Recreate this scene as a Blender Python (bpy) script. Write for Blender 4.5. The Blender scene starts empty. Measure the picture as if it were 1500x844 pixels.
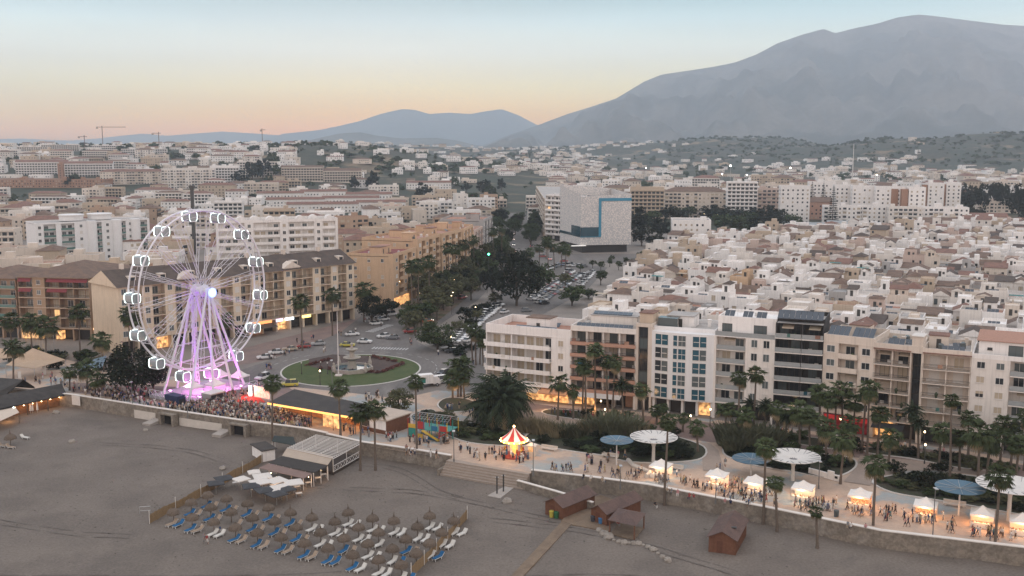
import bpy, math, random
from mathutils import Vector, Matrix
R = random.Random(7)
C = bpy.context.scene.collection
SC = bpy.context.scene
PI = math.pi
# ---------------------------------------------------------------- camera
PITCH, FPX, CAMH = math.radians(8.0), 1500.0, 60.0
cam = bpy.data.cameras.new('camera'); cam.lens = 36.0; cam.sensor_width = 36.0
cam.clip_start = 1.0; cam.clip_end = 30000.0
co = bpy.data.objects.new('camera', cam); C.objects.link(co)
co.location = (0, 0, CAMH); co.rotation_euler = (PI/2 - PITCH, 0, 0)
SC.camera = co
# ---------------------------------------------------------------- world
SUN_EL, SUN_AZ = math.radians(0.6), math.radians(-8.0)      # azimuth from +Y towards +X
W = bpy.data.worlds.new('World'); SC.world = W; W.use_nodes = True
wn, wl = W.node_tree.nodes, W.node_tree.links
wn.clear()
def nd(t, **k):
    n = wn.new(t)
    for a, b in k.items(): setattr(n, a, b)
    return n
def ramp(node, stops):
    cr = node.color_ramp
    while len(cr.elements) > 1: cr.elements.remove(cr.elements[-1])
    cr.elements[0].position = stops[0][0]; cr.elements[0].color = (*stops[0][1], 1)
    for p, c in stops[1:]:
        e = cr.elements.new(p); e.color = (*c, 1)
sky = nd('ShaderNodeTexSky', sky_type='NISHITA', sun_disc=False)
sky.sun_elevation = SUN_EL; sky.sun_rotation = SUN_AZ; sky.air_density = 1.0; sky.dust_density = 1.0
bg1 = nd('ShaderNodeBackground'); bg1.inputs[1].default_value = 0.02
wl.new(sky.outputs[0], bg1.inputs[0])
tc = nd('ShaderNodeTexCoord'); sx = nd('ShaderNodeSeparateXYZ'); wl.new(tc.outputs['Generated'], sx.inputs[0])
# a dusk gradient by elevation: afterglow on the sunset side, mauve opposite
warm = nd('ShaderNodeValToRGB'); ramp(warm, [(0.0, (.40, .15, .0)), (.012, (.62, .24, .0)), (.028, (.68, .37, .0)), (.054, (.68, .57, .20)), (.087, (.60, .65, .52)), (.115, (.36, .50, .50)), (.15, (.04, .20, .24)), (.35, (.40, .50, .60)), (1.0, (.46, .54, .66))])
cool = nd('ShaderNodeValToRGB'); ramp(cool, [(0.0, (.70, .51, .45)), (.05, (.77, .60, .53)), (.10, (.70, .62, .58)), (.16, (.60, .60, .60)), (.4, (.62, .59, .59)), (1.0, (.56, .56, .60))])
wl.new(sx.outputs['Z'], warm.inputs[0]); wl.new(sx.outputs['Z'], cool.inputs[0])
# azimuth factor: 1 towards the afterglow, 0 away from it
dt = nd('ShaderNodeVectorMath', operation='DOT_PRODUCT'); wl.new(tc.outputs['Generated'], dt.inputs[0])
dt.inputs[1].default_value = (math.sin(math.radians(-14)), math.cos(math.radians(-14)), 0)
mr = nd('ShaderNodeMapRange'); mr.inputs['From Min'].default_value = .1; mr.inputs['From Max'].default_value = .72
mr.interpolation_type = 'SMOOTHSTEP'
wl.new(dt.outputs['Value'], mr.inputs['Value'])
mx = nd('ShaderNodeMix', data_type='RGBA'); wl.new(mr.outputs[0], mx.inputs[0]); wl.new(cool.outputs[0], mx.inputs[6]); wl.new(warm.outputs[0], mx.inputs[7])
# thin uneven veils of high cloud
mp = nd('ShaderNodeMapping'); mp.inputs['Scale'].default_value = (1.5, 1.5, 16); wl.new(tc.outputs['Generated'], mp.inputs[0])
nz = nd('ShaderNodeTexNoise'); nz.inputs['Scale'].default_value = 2.2; nz.inputs['Detail'].default_value = 5; wl.new(mp.outputs[0], nz.inputs['Vector'])
mr2 = nd('ShaderNodeMapRange'); mr2.inputs['From Min'].default_value = .3; mr2.inputs['From Max'].default_value = .7; mr2.inputs['To Min'].default_value = .93; mr2.inputs['To Max'].default_value = 1.07
wl.new(nz.outputs[0], mr2.inputs['Value'])
sc_ = nd('ShaderNodeVectorMath', operation='SCALE'); wl.new(mx.outputs[2], sc_.inputs[0]); wl.new(mr2.outputs[0], sc_.inputs['Scale'])
bg2 = nd('ShaderNodeBackground'); bg2.inputs[1].default_value = 1.5; wl.new(sc_.outputs[0], bg2.inputs[0])
ad = nd('ShaderNodeAddShader'); wl.new(bg1.outputs[0], ad.inputs[0]); wl.new(bg2.outputs[0], ad.inputs[1])
wo = nd('ShaderNodeOutputWorld'); wl.new(ad.outputs[0], wo.inputs[0])
# ---------------------------------------------------------------- sun (just set: very weak, broad)
sd = bpy.data.lights.new('sun', 'SUN'); sd.energy = 0.35; sd.angle = math.radians(25); sd.color = (1, .80, .66)
so = bpy.data.objects.new('sun', sd); C.objects.link(so)
dv = Vector((math.sin(SUN_AZ)*math.cos(math.radians(9)), math.cos(SUN_AZ)*math.cos(math.radians(9)), math.sin(math.radians(9))))
so.rotation_euler = dv.to_track_quat('Z', 'Y').to_euler()
# ---------------------------------------------------------------- exposure
SC.view_settings.view_transform = 'Standard'; SC.view_settings.look = 'None'
SC.view_settings.exposure = 0.47; SC.view_settings.gamma = 1.0
SC.view_settings.use_curve_mapping = False
cy = SC.cycles
cy.max_bounces = 5; cy.diffuse_bounces = 3; cy.glossy_bounces = 2; cy.transmission_bounces = 3; cy.volume_bounces = 1
cy.transparent_max_bounces = 8; cy.sample_clamp_indirect = 4.0; cy.caustics_reflective = False; cy.caustics_refractive = False
HAZE_DENSITY = 1.02e-4
# ---------------------------------------------------------------- pixel of the photograph -> point in the place
def ray(px, py):
    u, v = (px-750)/FPX, (422-py)/FPX
    return u, math.cos(PITCH)+v*math.sin(PITCH), -math.sin(PITCH)+v*math.cos(PITCH)
def G(px, py, z=0.0):
    d = ray(px, py); t = (z-CAMH)/d[2]
    return Vector((d[0]*t, d[1]*t, z))
def proj(p):
    zc = p[1]*math.cos(PITCH)-(p[2]-CAMH)*math.sin(PITCH); yc = p[1]*math.sin(PITCH)+(p[2]-CAMH)*math.cos(PITCH)
    return 750+FPX*p[0]/max(zc, .1), 422-FPX*yc/max(zc, .1)
def Zat(px, py, y):
    d = ray(px, py); return CAMH+d[2]*y/d[1]
def sm(a, b, x):
    t = min(1, max(0, (x-a)/(b-a))); return t*t*(3-2*t)
# ---------------------------------------------------------------- materials
MATS = {}
def M(key, rgb, rough=.85, var=.12, scale=1.5, spec=.25, emit=None, es=0.0, metal=0.0, rnd=0.0, bump=0.0, streak=0.0, alpha=1.0):
    if key in MATS: return MATS[key]
    m = bpy.data.materials.new(key); m.use_nodes = True; MATS[key] = m
    n, l = m.node_tree.nodes, m.node_tree.links
    b = n['Principled BSDF']
    b.inputs['Base Color'].default_value = (*rgb, 1); b.inputs['Roughness'].default_value = rough
    b.inputs['Specular IOR Level'].default_value = spec; b.inputs['Metallic'].default_value = metal
    if alpha < 1: b.inputs['Alpha'].default_value = alpha
    if emit:
        b.inputs['Emission Color'].default_value = (*emit, 1); b.inputs['Emission Strength'].default_value = es
    if var or rnd or streak:
        t = n.new('ShaderNodeTexCoord'); z = n.new('ShaderNodeTexNoise')
        z.inputs['Scale'].default_value = scale; z.inputs['Detail'].default_value = 6; z.inputs['Roughness'].default_value = .65
        l.new(t.outputs['Object'], z.inputs['Vector'])
        mrn = n.new('ShaderNodeMapRange'); mrn.inputs['From Min'].default_value = .25; mrn.inputs['From Max'].default_value = .75
        mrn.inputs['To Min'].default_value = 1-var; mrn.inputs['To Max'].default_value = 1+var
        l.new(z.outputs[0], mrn.inputs['Value'])
        val = mrn.outputs[0]
        if streak:
            mp_ = n.new('ShaderNodeMapping'); mp_.inputs['Scale'].default_value = (2.2, 2.2, .12); l.new(t.outputs['Object'], mp_.inputs[0])
            z2 = n.new('ShaderNodeTexNoise'); z2.inputs['Scale'].default_value = 1.0; z2.inputs['Detail'].default_value = 4; l.new(mp_.outputs[0], z2.inputs['Vector'])
            m2 = n.new('ShaderNodeMapRange'); m2.inputs['From Min'].default_value = .5; m2.inputs['From Max'].default_value = .8
            m2.inputs['To Min'].default_value = 1; m2.inputs['To Max'].default_value = 1-streak
            l.new(z2.outputs[0], m2.inputs['Value'])
            mu = n.new('ShaderNodeMath'); mu.operation = 'MULTIPLY'; l.new(val, mu.inputs[0]); l.new(m2.outputs[0], mu.inputs[1]); val = mu.outputs[0]
        if rnd:
            oi = n.new('ShaderNodeObjectInfo'); m3 = n.new('ShaderNodeMapRange')
            m3.inputs['To Min'].default_value = 1-rnd; m3.inputs['To Max'].default_value = 1+rnd
            l.new(oi.outputs['Random'], m3.inputs['Value'])
            mu = n.new('ShaderNodeMath'); mu.operation = 'MULTIPLY'; l.new(val, mu.inputs[0]); l.new(m3.outputs[0], mu.inputs[1]); val = mu.outputs[0]
        s = n.new('ShaderNodeVectorMath'); s.operation = 'SCALE'; s.inputs[0].default_value = rgb
        l.new(val, s.inputs['Scale']); l.new(s.outputs[0], b.inputs['Base Color'])
        if bump:
            bp = n.new('ShaderNodeBump'); bp.inputs['Strength'].default_value = bump; bp.inputs['Distance'].default_value = .1
            l.new(z.outputs[0], bp.inputs['Height']); l.new(bp.outputs[0], b.inputs['Normal'])
    return m
def two_tone(key, a, b2, scale, lo, hi, fine=.1, fscale=6.0, rough=.9, third=None, tscale=1.0, tlo=.5, thi=.6, stretch=(1, 1, 1), bump=0.0):
    """two base colours in soft-edged patches of a noise, with fine grain"""
    if key in MATS: return MATS[key]
    m = bpy.data.materials.new(key); m.use_nodes = True; MATS[key] = m
    n, l = m.node_tree.nodes, m.node_tree.links; b = n['Principled BSDF']
    b.inputs['Roughness'].default_value = rough; b.inputs['Specular IOR Level'].default_value = .2
    t = n.new('ShaderNodeTexCoord'); mp_ = n.new('ShaderNodeMapping'); mp_.inputs['Scale'].default_value = stretch; l.new(t.outputs['Object'], mp_.inputs[0])
    def noise(sc, det=4):
        z = n.new('ShaderNodeTexNoise'); z.inputs['Scale'].default_value = sc; z.inputs['Detail'].default_value = det; z.inputs['Roughness'].default_value = .6
        l.new(mp_.outputs[0], z.inputs['Vector']); return z.outputs[0]
    def rng(o, a_, b_, c=0, d=1):
        q = n.new('ShaderNodeMapRange'); q.inputs['From Min'].default_value = a_; q.inputs['From Max'].default_value = b_
        q.inputs['To Min'].default_value = c; q.inputs['To Max'].default_value = d; l.new(o, q.inputs['Value']); return q.outputs[0]
    def mix(f, x, y):
        q = n.new('ShaderNodeMix'); q.data_type = 'RGBA'; l.new(f, q.inputs[0])
        for s, v in ((6, x), (7, y)):
            if isinstance(v, tuple): q.inputs[s].default_value = (*v, 1)
            else: l.new(v, q.inputs[s])
        return q.outputs[2]
    c = mix(rng(noise(scale), lo, hi), a, b2)
    if third: c = mix(rng(noise(tscale), tlo, thi), c, third)
    s = n.new('ShaderNodeVectorMath'); s.operation = 'SCALE'; l.new(c, s.inputs[0])
    fn = noise(fscale, 8)
    l.new(rng(fn, .25, .75, 1-fine, 1+fine), s.inputs['Scale']); l.new(s.outputs[0], b.inputs['Base Color'])
    if bump:
        bp = n.new('ShaderNodeBump'); bp.inputs['Strength'].default_value = bump; bp.inputs['Distance'].default_value = .15
        l.new(fn, bp.inputs['Height']); l.new(bp.outputs[0], b.inputs['Normal'])
    return m
# ---------------------------------------------------------------- mesh batcher and objects
class MB:
    def __init__(s): s.v, s.f, s.m = [], [], []
    def add(s, pts, faces, m=0):
        o = len(s.v); s.v.extend([tuple(p) for p in pts])
        for f in faces: s.f.append([o+i for i in f]); s.m.append(m)
        return s
    def face(s, pts, m=0): return s.add(pts, [range(len(pts))], m)
    def box(s, x0, y0, z0, x1, y1, z1, m=0):
        return s.add([(x0,y0,z0),(x1,y0,z0),(x1,y1,z0),(x0,y1,z0),(x0,y0,z1),(x1,y0,z1),(x1,y1,z1),(x0,y1,z1)],
              [(0,3,2,1),(4,5,6,7),(0,1,5,4),(1,2,6,5),(2,3,7,6),(3,0,4,7)], m)
    def obox(s, c, w, d, h, a=0, m=0):           # box centred at c (base z), turned by a
        ca, sa = math.cos(a), math.sin(a); P = []
        for z in (c[2], c[2]+h):
            for x, y in ((-w/2,-d/2),(w/2,-d/2),(w/2,d/2),(-w/2,d/2)):
                P.append((c[0]+x*ca-y*sa, c[1]+x*sa+y*ca, z))
        return s.add(P, [(0,3,2,1),(4,5,6,7),(0,1,5,4),(1,2,6,5),(2,3,7,6),(3,0,4,7)], m)
    def prism(s, poly, z0, z1, m=0, mt=None):
        n = len(poly); P = [(p[0],p[1],z0) for p in poly]+[(p[0],p[1],z1) for p in poly]
        s.add(P, [(i,(i+1)%n,n+(i+1)%n,n+i) for i in range(n)]+[tuple(reversed(range(n)))], m)
        return s.face(P[n:], m if mt is None else mt)
    def tube(s, p, q, r0, r1=None, n=6, m=0, caps=True):
        r1 = r0 if r1 is None else r1
        p, q = Vector(p), Vector(q); d = (q-p)
        if d.length < 1e-6: return s
        a = d.orthogonal().normalized(); b = d.cross(a).normalized()
        P = [c+(a*math.cos(2*PI*i/n)+b*math.sin(2*PI*i/n))*r for c, r in ((p,r0),(q,r1)) for i in range(n)]
        F = [(i,(i+1)%n,n+(i+1)%n,n+i) for i in range(n)]
        if caps: F += [tuple(reversed(range(n))), tuple(range(n,2*n))]
        return s.add(P, F, m)
    def pipe(s, pts, r, n=5, m=0, closed=False):
        pts = [Vector(p) for p in pts]
        N = len(pts); rings = []
        up = None
        for i, p in enumerate(pts):
            a = pts[(i-1)%N] if (closed or i > 0) else p
            b = pts[(i+1)%N] if (closed or i < N-1) else p
            d = (b-a).normalized()
            if up is None: up = d.orthogonal().normalized()
            up = (up-d*up.dot(d)).normalized(); w = d.cross(up)
            rr = r[i] if isinstance(r, (list, tuple)) else r
            rings.append([p+(up*math.cos(2*PI*k/n)+w*math.sin(2*PI*k/n))*rr for k in range(n)])
        P = [x for g in rings for x in g]; F = []
        for i in range(N if closed else N-1):
            j = (i+1)%N
            F += [(i*n+k, i*n+(k+1)%n, j*n+(k+1)%n, j*n+k) for k in range(n)]
        if not closed: F += [tuple(reversed(range(n))), tuple(range((N-1)*n, N*n))]
        return s.add(P, F, m)
    def lathe(s, prof, n=16, c=(0,0,0), m=0, ms=None):
        P = [(c[0]+r*math.cos(2*PI*i/n), c[1]+r*math.sin(2*PI*i/n), c[2]+z) for r, z in prof for i in range(n)]
        o = len(s.v); s.v.extend(P)
        for k in range(len(prof)-1):
            for i in range(n):
                s.f.append([o+k*n+i, o+k*n+(i+1)%n, o+(k+1)*n+(i+1)%n, o+(k+1)*n+i]); s.m.append(ms(k, i) if ms else m)
        return s
    def mesh(s, name, mats, smooth=False):
        me = bpy.data.meshes.new(name); me.from_pydata(s.v, [], s.f)
        for x in (mats if isinstance(mats, (list, tuple)) else [mats]): me.materials.append(x)
        me.polygons.foreach_set('material_index', s.m)
        if smooth: me.polygons.foreach_set('use_smooth', [True]*len(s.f))
        me.update(); return me
    def build(s, name, mats, parent=None, smooth=False, loc=(0,0,0), rz=0): return ob(name, s.mesh(name, mats, smooth), parent, loc, rz)
def ob(name, me, parent=None, loc=(0,0,0), rz=0.0):
    o = bpy.data.objects.new(name, me); C.objects.link(o)
    o.location = loc; o.rotation_euler = (0, 0, rz)
    if parent: o.parent = parent
    return o
NAMED = []
def tag(o, label, cat, group=None, share=False):
    o['label'] = label; o['category'] = cat
    if group: o['group'] = group
    NAMED.append((o, share)); return o
def thing(name, label, cat, loc=(0,0,0), rz=0, group=None, share=False):
    o = bpy.data.objects.new(name, None); C.objects.link(o); o.empty_display_size = .3
    o.location = loc; o.rotation_euler = (0, 0, rz)
    return tag(o, label, cat, group, share)
def struct(o, kind='structure'): o['kind'] = kind; return o
def dup(root, loc, rz, label=None, group=None, scale=None, share=False):
    r = root.copy(); C.objects.link(r); r.location = loc; r.rotation_euler = (0, 0, rz)
    if scale: r.scale = (scale,)*3
    if label:
        r['label'] = label
    if group: r['group'] = group
    for ch in root.children:
        c = ch.copy(); C.objects.link(c); c.parent = r
        for g in ch.children:
            d = g.copy(); C.objects.link(d); d.parent = c
    NAMED.append((r, share)); return r
def v2(p): return Vector((p[0], p[1], 0))
def ang(p, q): return math.atan2(q[1]-p[1], q[0]-p[0])
ORD = 'first second third fourth fifth sixth seventh eighth ninth tenth eleventh twelfth thirteenth fourteenth fifteenth sixteenth seventeenth eighteenth nineteenth twentieth'.split()
def onum(i):
    if i < 20: return ORD[i]
    return ('twenty', 'thirty', 'forty', 'fifty', 'sixty', 'seventy')[(i+1)//10-2]+'-'+(ORD[(i+1) % 10-1] if (i+1) % 10 else 'tenth')
def finish_labels():
    by = {}
    for o, share in NAMED:
        if not share: by.setdefault(o['label'].lower(), []).append(o)
    bpy.context.view_layer.update()
    for lab, os_ in by.items():
        if len(os_) < 2: continue
        os_.sort(key=lambda o: proj(o.matrix_world.translation)[0])
        n = len(os_)
        for i, o in enumerate(os_):
            L = o['label']
            if n == 2: s = ', ' + ('left one', 'right one')[i]
            elif i == 0: s = ', leftmost'
            elif i == n-1: s = ', rightmost'
            elif i < n/2: s = ', %s from left' % (onum(i))
            else: s = ', %s from right' % (onum(n-1-i))
            o['label'] = L + s
# ================================================================ SETTING: terrain, beach, paving, roads, mountains, haze
BEACH = -2.3
def T(x, y):
    if y < 700: return 0.0
    z = .006*max(0, min(y, 4500)-900)
    # long built-up hill on the left
    crest = 1 - sm(-420, -20, x + .10*(y-1700))
    z += 47*sm(900, 1720, y)*crest*(1-.45*sm(1900, 2700, y))
    # spur running down to the right from it
    z += 26*math.exp(-((x+150)/210)**2-((y-1750)/330)**2)
    # wooded hills on the right
    for cx, cy_, h, rx, ry in ((1010, 2650, 74, 330, 420), (1430, 2750, 92, 300, 450), (640, 3300, 66, 300, 420), (60, 2600, 34, 170, 230), (900, 3700, 84, 260, 400), (-250, 3600, 45, 420, 420), (330, 3500, 40, 250, 350)):
        z += .68*h*math.exp(-((x-cx)/rx)**2-((y-cy_)/ry)**2)
    if y > 1400:
        k = min(1, (y-1400)/900)
        z += k*(3.2*math.sin(x*.021+1.3*math.sin(y*.008))+2.2*math.sin(y*.019+x*.006)+1.4*math.sin(x*.055+y*.03))
    return z
def GT(px, py, h=0.0):
    """where the ray through a pixel comes down to h above the ground"""
    d = ray(px, py); t = 100.0
    while t < 9000:
        x, y, z = d[0]*t, d[1]*t, CAMH+d[2]*t
        if z <= T(x, y)+h: return Vector((x, y, T(x, y)))
        t += 4 if t < 1500 else 12
    return Vector((d[0]*3000, d[1]*3000, T(d[0]*3000, d[1]*3000)))
WALLPX = [(-900,490),(-300,545),(-100,562),(105,583),(230,603),(345,620),(445,633),(530,652),(660,672),(775,693),(860,703),(950,715),(1120,748),(1290,783),(1500,808),(1700,838),(2300,920)]
WALL = [G(*p) for p in WALLPX]
# town ground: flat strip from the seawall to Y=700, then the terrain
m_town = two_tone('town_ground', (.25,.215,.185), (.19,.165,.145), .05, .4, .6, .12, 1.5)
def soil_mat():
    return two_tone('hill_ground', (.050,.048,.031), (.20,.145,.092), .009, .52, .64, .42, .11, third=(.036,.044,.028), tscale=.02, tlo=.48, thi=.55)
mb = MB(); NW = len(WALL)
P0 = [(p.x, p.y, -.02) for p in WALL]; P1 = [(p.x*700/p.y*1.0, 700, -.02) for p in WALL]
mb.add(P0+P1, [(i, i+1, NW+i+1, NW+i) for i in range(NW-1)])
struct(mb.build('ground', m_town))
mb = MB(); NA = 150; YS = [700*(11500/700)**(i/170) for i in range(171)]
for y in YS:
    for i in range(NA+1):
        x = (-.64+1.32*i/NA)*y
        mb.v.append((x, y, T(x, y)-.02))
for j in range(170):
    for i in range(NA):
        a = j*(NA+1)+i; mb.f.append([a, a+1, a+NA+2, a+NA+1]); mb.m.append(0)
struct(mb.build('terrain', soil_mat(), smooth=True))
# beach: dark grey sand, slightly uneven
from mathutils import noise as mnoise
m_sand = two_tone('sand', (.172,.142,.118), (.142,.117,.098), .09, .35, .65, .26, 2.6, third=(.128,.106,.089), tscale=.10, tlo=.48, thi=.68, bump=.5)
mb = MB(); nx, ny = 150, 110
for j in range(ny+1):
    for i in range(nx+1):
        x = -200+400*i/nx; y = 60+230*j/ny
        z = BEACH+.10*math.sin(x*.35+2*math.sin(y*.11))*math.sin(y*.29)+.05*math.sin(x*.9+y*.7)
        mb.v.append((x, y, z))
for j in range(ny):
    for i in range(nx):
        a = j*(nx+1)+i; mb.f.append([a, a+1, a+nx+2, a+nx+1]); mb.m.append(0)
# (the beach stops under the town: its far rows are hidden by ground above)
struct(mb.build('beach', m_sand, smooth=True))
mb = MB(); rr = random.Random(5)
for i in range(1500):
    x, y = rr.uniform(-115, 105), rr.uniform(118, 232)
    if i % 3: x, y = x*.3+rr.choice([-70, -35, 10, 40])+rr.gauss(0, 9), y*.3+rr.choice([112, 120, 135])+rr.gauss(0, 6)
    s = rr.uniform(.06, .22); a = rr.uniform(0, 6.3); c, d = math.cos(a)*s, math.sin(a)*s*rr.uniform(.5, 1)
    z = BEACH+.10*math.sin(x*.35+2*math.sin(y*.11))*math.sin(y*.29)+.05*math.sin(x*.9+y*.7)
    mb.add([(x-c,y-d,z),(x+d,y-c,z),(x+c,y+d,z),(x-d,y+c,z),(x,y,z+.07)], [(0,1,4),(1,2,4),(2,3,4),(3,0,4)])
TR = MB()
for x0, y0, a, ln, k in ((-95,165,-.15,70,1),(-60,196,-.42,60,1.3),(-8,172,-.35,48,.8),(22,150,-.5,60,1),(-70,140,.1,90,.7),(30,135,-.2,60,1.2),(-20,186,-.6,30,1)):
    for off in (-.85, .85):
        pts = []
        for i in range(41):
            f = i/40; s = (f-.5)*ln; x = x0+s*math.cos(a)-math.sin(a)*(off+3*k*math.sin(f*5)); y = y0+s*math.sin(a)+math.cos(a)*(off+3*k*math.sin(f*5)); pts.append((x, y, BEACH+.10*math.sin(x*.35+2*math.sin(y*.11))*math.sin(y*.29)+.05*math.sin(x*.9+y*.7)+.035))
        n = len(pts); TR.add([(x-.11*math.sin(a), y+.15, z) for x, y, z in pts]+[(x+.11*math.sin(a), y-.15, z) for x, y, z in pts], [(n+i, n+i+1, i+1, i) for i in range(n-1)])
struct(TR.build('sand_track', two_tone('track_sand', (.112,.094,.081), (.135,.113,.097), 1.5, .4, .6, .3, 5)))
struct(mb.build('beach_debris', M('dry_weed', (.075,.062,.05), .95, .3, 3)), 'stuff')
# sheets of paving, garden and asphalt drawn as outlines on the ground
LV = [0.0]
def sheet(name, pts, m, z=None, world=False):
    LV[0] += .004
    zz = z if z is not None else .004+LV[0]
    p = pts if world else [G(*q) for q in pts]
    b = MB(); b.face([(q[0], q[1], zz) for q in p])
    return struct(b.build(name, m))
m_pave = two_tone('promenade_paving', (.47,.345,.26), (.30,.315,.305), .075, .52, .56, .10, 1.6, third=(.38,.285,.225), tscale=.25, tlo=.45, thi=.7)
m_walk = two_tone('brick_walk', (.235,.165,.14), (.19,.14,.125), .2, .4, .6, .15, 2.5)
m_asph = two_tone('asphalt', (.170,.150,.136), (.128,.116,.107), .06, .4, .6, .16, 1.2, third=(.20,.178,.16), tscale=.14, tlo=.55, thi=.75, stretch=(1, .25, 1))
m_path = two_tone('pale_path', (.33,.255,.205), (.29,.23,.19), .2, .4, .6, .12, 2)
m_soil = two_tone('garden_soil', (.055,.048,.034), (.035,.042,.022), .3, .4, .6, .3, 2.5)
m_lawn = two_tone('lawn_grass', (.058,.079,.027), (.078,.090,.034), .25, .4, .65, .22, 3, third=(.12,.10,.055), tscale=.12, tlo=.62, thi=.75)
m_bed = two_tone('bed_soil', (.088,.060,.050), (.070,.050,.044), .3, .4, .6, .25, 3)
m_kerb = M('kerb_stone', (.50,.46,.42), .8, .12, 1.5)
m_white = M('white_line', (.48,.46,.44), .7, .2, 1.0)
# promenade: from the seawall back to the buildings
back = [(1800,735),(1500,676),(1413,660),(1272,642),(1130,624),(953,605),(835,594),(760,590),(690,575),(640,572),(585,585),(540,578),(430,566),(400,560),(352,562),(190,545),(60,520),(-300,500)]
sheet('promenade', WALLPX[1:-1] + back, m_pave)
sheet('brick_pavement', [(1800,742),(1500,682),(1413,665),(1272,647),(1130,629),(953,610),(835,599),(760,588),(735,600),(800,614),(900,628),(1040,648),(1100,650),(1200,664),(1300,676),(1420,694),(1500,705),(1800,760)], m_walk)
sheet('brick_pavement', [(100,560),(330,570),(352,566),(410,560),(430,572),(400,590),(230,590),(105,575)], m_walk)
sheet('brick_pavement', [(480,500),(540,470),(600,430),(700,375),(690,372),(520,468),(300,525),(180,540),(200,560),(380,530)], m_walk)
# roads
def ring(c, r0, r1, n=64, z=0.05):
    b = MB()
    A = [(c[0]+r*math.cos(2*PI*i/n), c[1]+r*1.06*math.sin(2*PI*i/n), z) for r in (r0, r1) for i in range(n)]
    b.add(A, [(i, (i+1)%n, n+(i+1)%n, n+i) for i in range(n)]); return b
RB = G(516, 540) + Vector((0, -1.5, 0)); RR = 18.2
sheet('road', [(352,562),(385,575),(430,567),(545,579),(600,575),(650,560),(690,575),(735,555),(650,520),(610,500),(640,478),(700,440),(733,405),(745,388),(736,383),(690,405),(640,440),(580,470),(540,455),(500,486),(440,512),(395,528),(345,545),(320,555)], m_asph)
sheet('avenue', [(690,405),(745,388),(790,392),(880,372),(802,372),(782,352),(775,330),(768,300),(764,270),(752,270),(748,300),(738,330),(728,360)], m_asph)
sheet('median', [(588,484),(602,492),(640,472),(690,432),(728,398),(716,393),(665,424),(612,456)], two_tone('median_earth', (.15,.105,.078), (.07,.075,.04), .15, .45, .6, .3, 2), z=.1)
sheet('road', [(790,392),(880,372),(960,372),(960,382),(880,386),(800,400)], m_asph)
sheet('car_park', [(640,515),(690,540),(715,520),(760,480),(815,450),(860,425),(890,392),(845,386),(800,392),(760,420),(715,440),(690,462)], m_asph)
sheet('alley', [(690,540),(712,556),(770,520),(730,505)], m_asph)
struct(ring(RB, RR, RR+.45, z=.14).build('kerb', m_kerb))
mbk = MB()
for k in (0, 1):
    n = 64
    r = RR if k == 0 else RR+.45
    A = [(RB.x+r*math.cos(2*PI*i/n), RB.y+r*1.06*math.sin(2*PI*i/n), z) for z in (0, .14) for i in range(n)]
    mbk.add(A, [(i, (i+1)%n, n+(i+1)%n, n+i) for i in range(n)])
struct(mbk.build('kerb', m_kerb))
mb = MB(); mb.face([(RB.x+RR*math.cos(2*PI*i/64), RB.y+RR*1.06*math.sin(2*PI*i/64), .13) for i in range(64)])
struct(mb.build('lawn', m_lawn))
# bed of bare earth with its diagonal paths round the fountain
sheet('flower_bed', [(452,527),(487,520),(560,523),(590,534),(556,548),(500,546),(455,538)], m_bed, z=.15)
# painted markings: lane arcs and zebra crossings
mb = MB()
for r in (RR+4.6,):
    for i in range(0, 72, 2):
        a0, a1 = 2*PI*i/72, 2*PI*(i+1)/72
        pts = [(RB.x+rr*math.cos(a), RB.y+rr*1.06*math.sin(a), .09) for rr, a in ((r, a0), (r+.14, a0), (r+.14, a1), (r, a1))]
        q = proj(pts[0])
        if 500 < q[0] < 640 and q[1] < 560 or q[0] < 470: mb.face(pts)
struct(mb.build('road_marking', m_white))
def zebra(a, b, n, ln):
    a, b = G(*a), G(*b); d = (b-a); L = d.length; d.normalize(); w = Vector((-d.y, d.x, 0)); m_ = MB()
    for i in range(n):
        c = a+d*(L*(i+.25)/n); e = d*(L*.5/n)
        m_.face([(*(c-w*ln/2).xy, .09), (*(c+e-w*ln/2).xy, .09), (*(c+e+w*ln/2).xy, .09), (*(c+w*ln/2).xy, .09)])
    struct(m_.build('zebra_crossing', m_white))
zebra((540,487),(572,476),9,3.0); zebra((545,510),(598,512),12,3.0); zebra((655,510),(628,492),8,3); zebra((741,392),(775,388),10,4)
# long lane lines up the avenue
mb = MB()
for i in range(26):
    p, q = G(612+ (700-612)*i/26, 487+(420-487)*i/26), G(612+(700-612)*(i+.45)/26, 487+(420-487)*(i+.45)/26)
    d = (q-p).normalized(); w = Vector((-d.y, d.x, 0))*.1
    mb.face([(*(p-w).xy, .09), (*(p+w).xy, .09), (*(q+w).xy, .09), (*(q-w).xy, .09)])
struct(mb.build('road_marking', m_white))
# garden islands along the promenade with pale stone edging
def garden(pts, m=None, edge=True, steps=4):
    P = [G(*p) for p in pts]; n = len(P); out = []
    for i in range(n):
        a, b, c, d = P[i-1], P[i], P[(i+1) % n], P[(i+2) % n]
        for k in range(steps):
            t = k/steps
            out.append(.5*((2*b)+(-a+c)*t+(2*a-5*b+4*c-d)*t*t+(-a+3*b-3*c+d)*t**3))
    b = MB(); b.face([(p.x, p.y, .12) for p in out]); struct(b.build('garden_bed', m or m_soil))
    if edge:
        b = MB(); N = len(out); cen = sum(out, Vector())/N
        inn = [p+(cen-p).normalized()*.35 for p in out]
        b.add([(p.x, p.y, .0) for p in out]+[(p.x, p.y, .2) for p in out]+[(p.x, p.y, .2) for p in inn]+[(p.x, p.y, .1) for p in inn],
              [(r*N+i, r*N+(i+1) % N, (r+1)*N+(i+1) % N, (r+1)*N+i) for r in range(3) for i in range(N)])
        struct(b.build('kerb', m_kerb))
    return out
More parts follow.
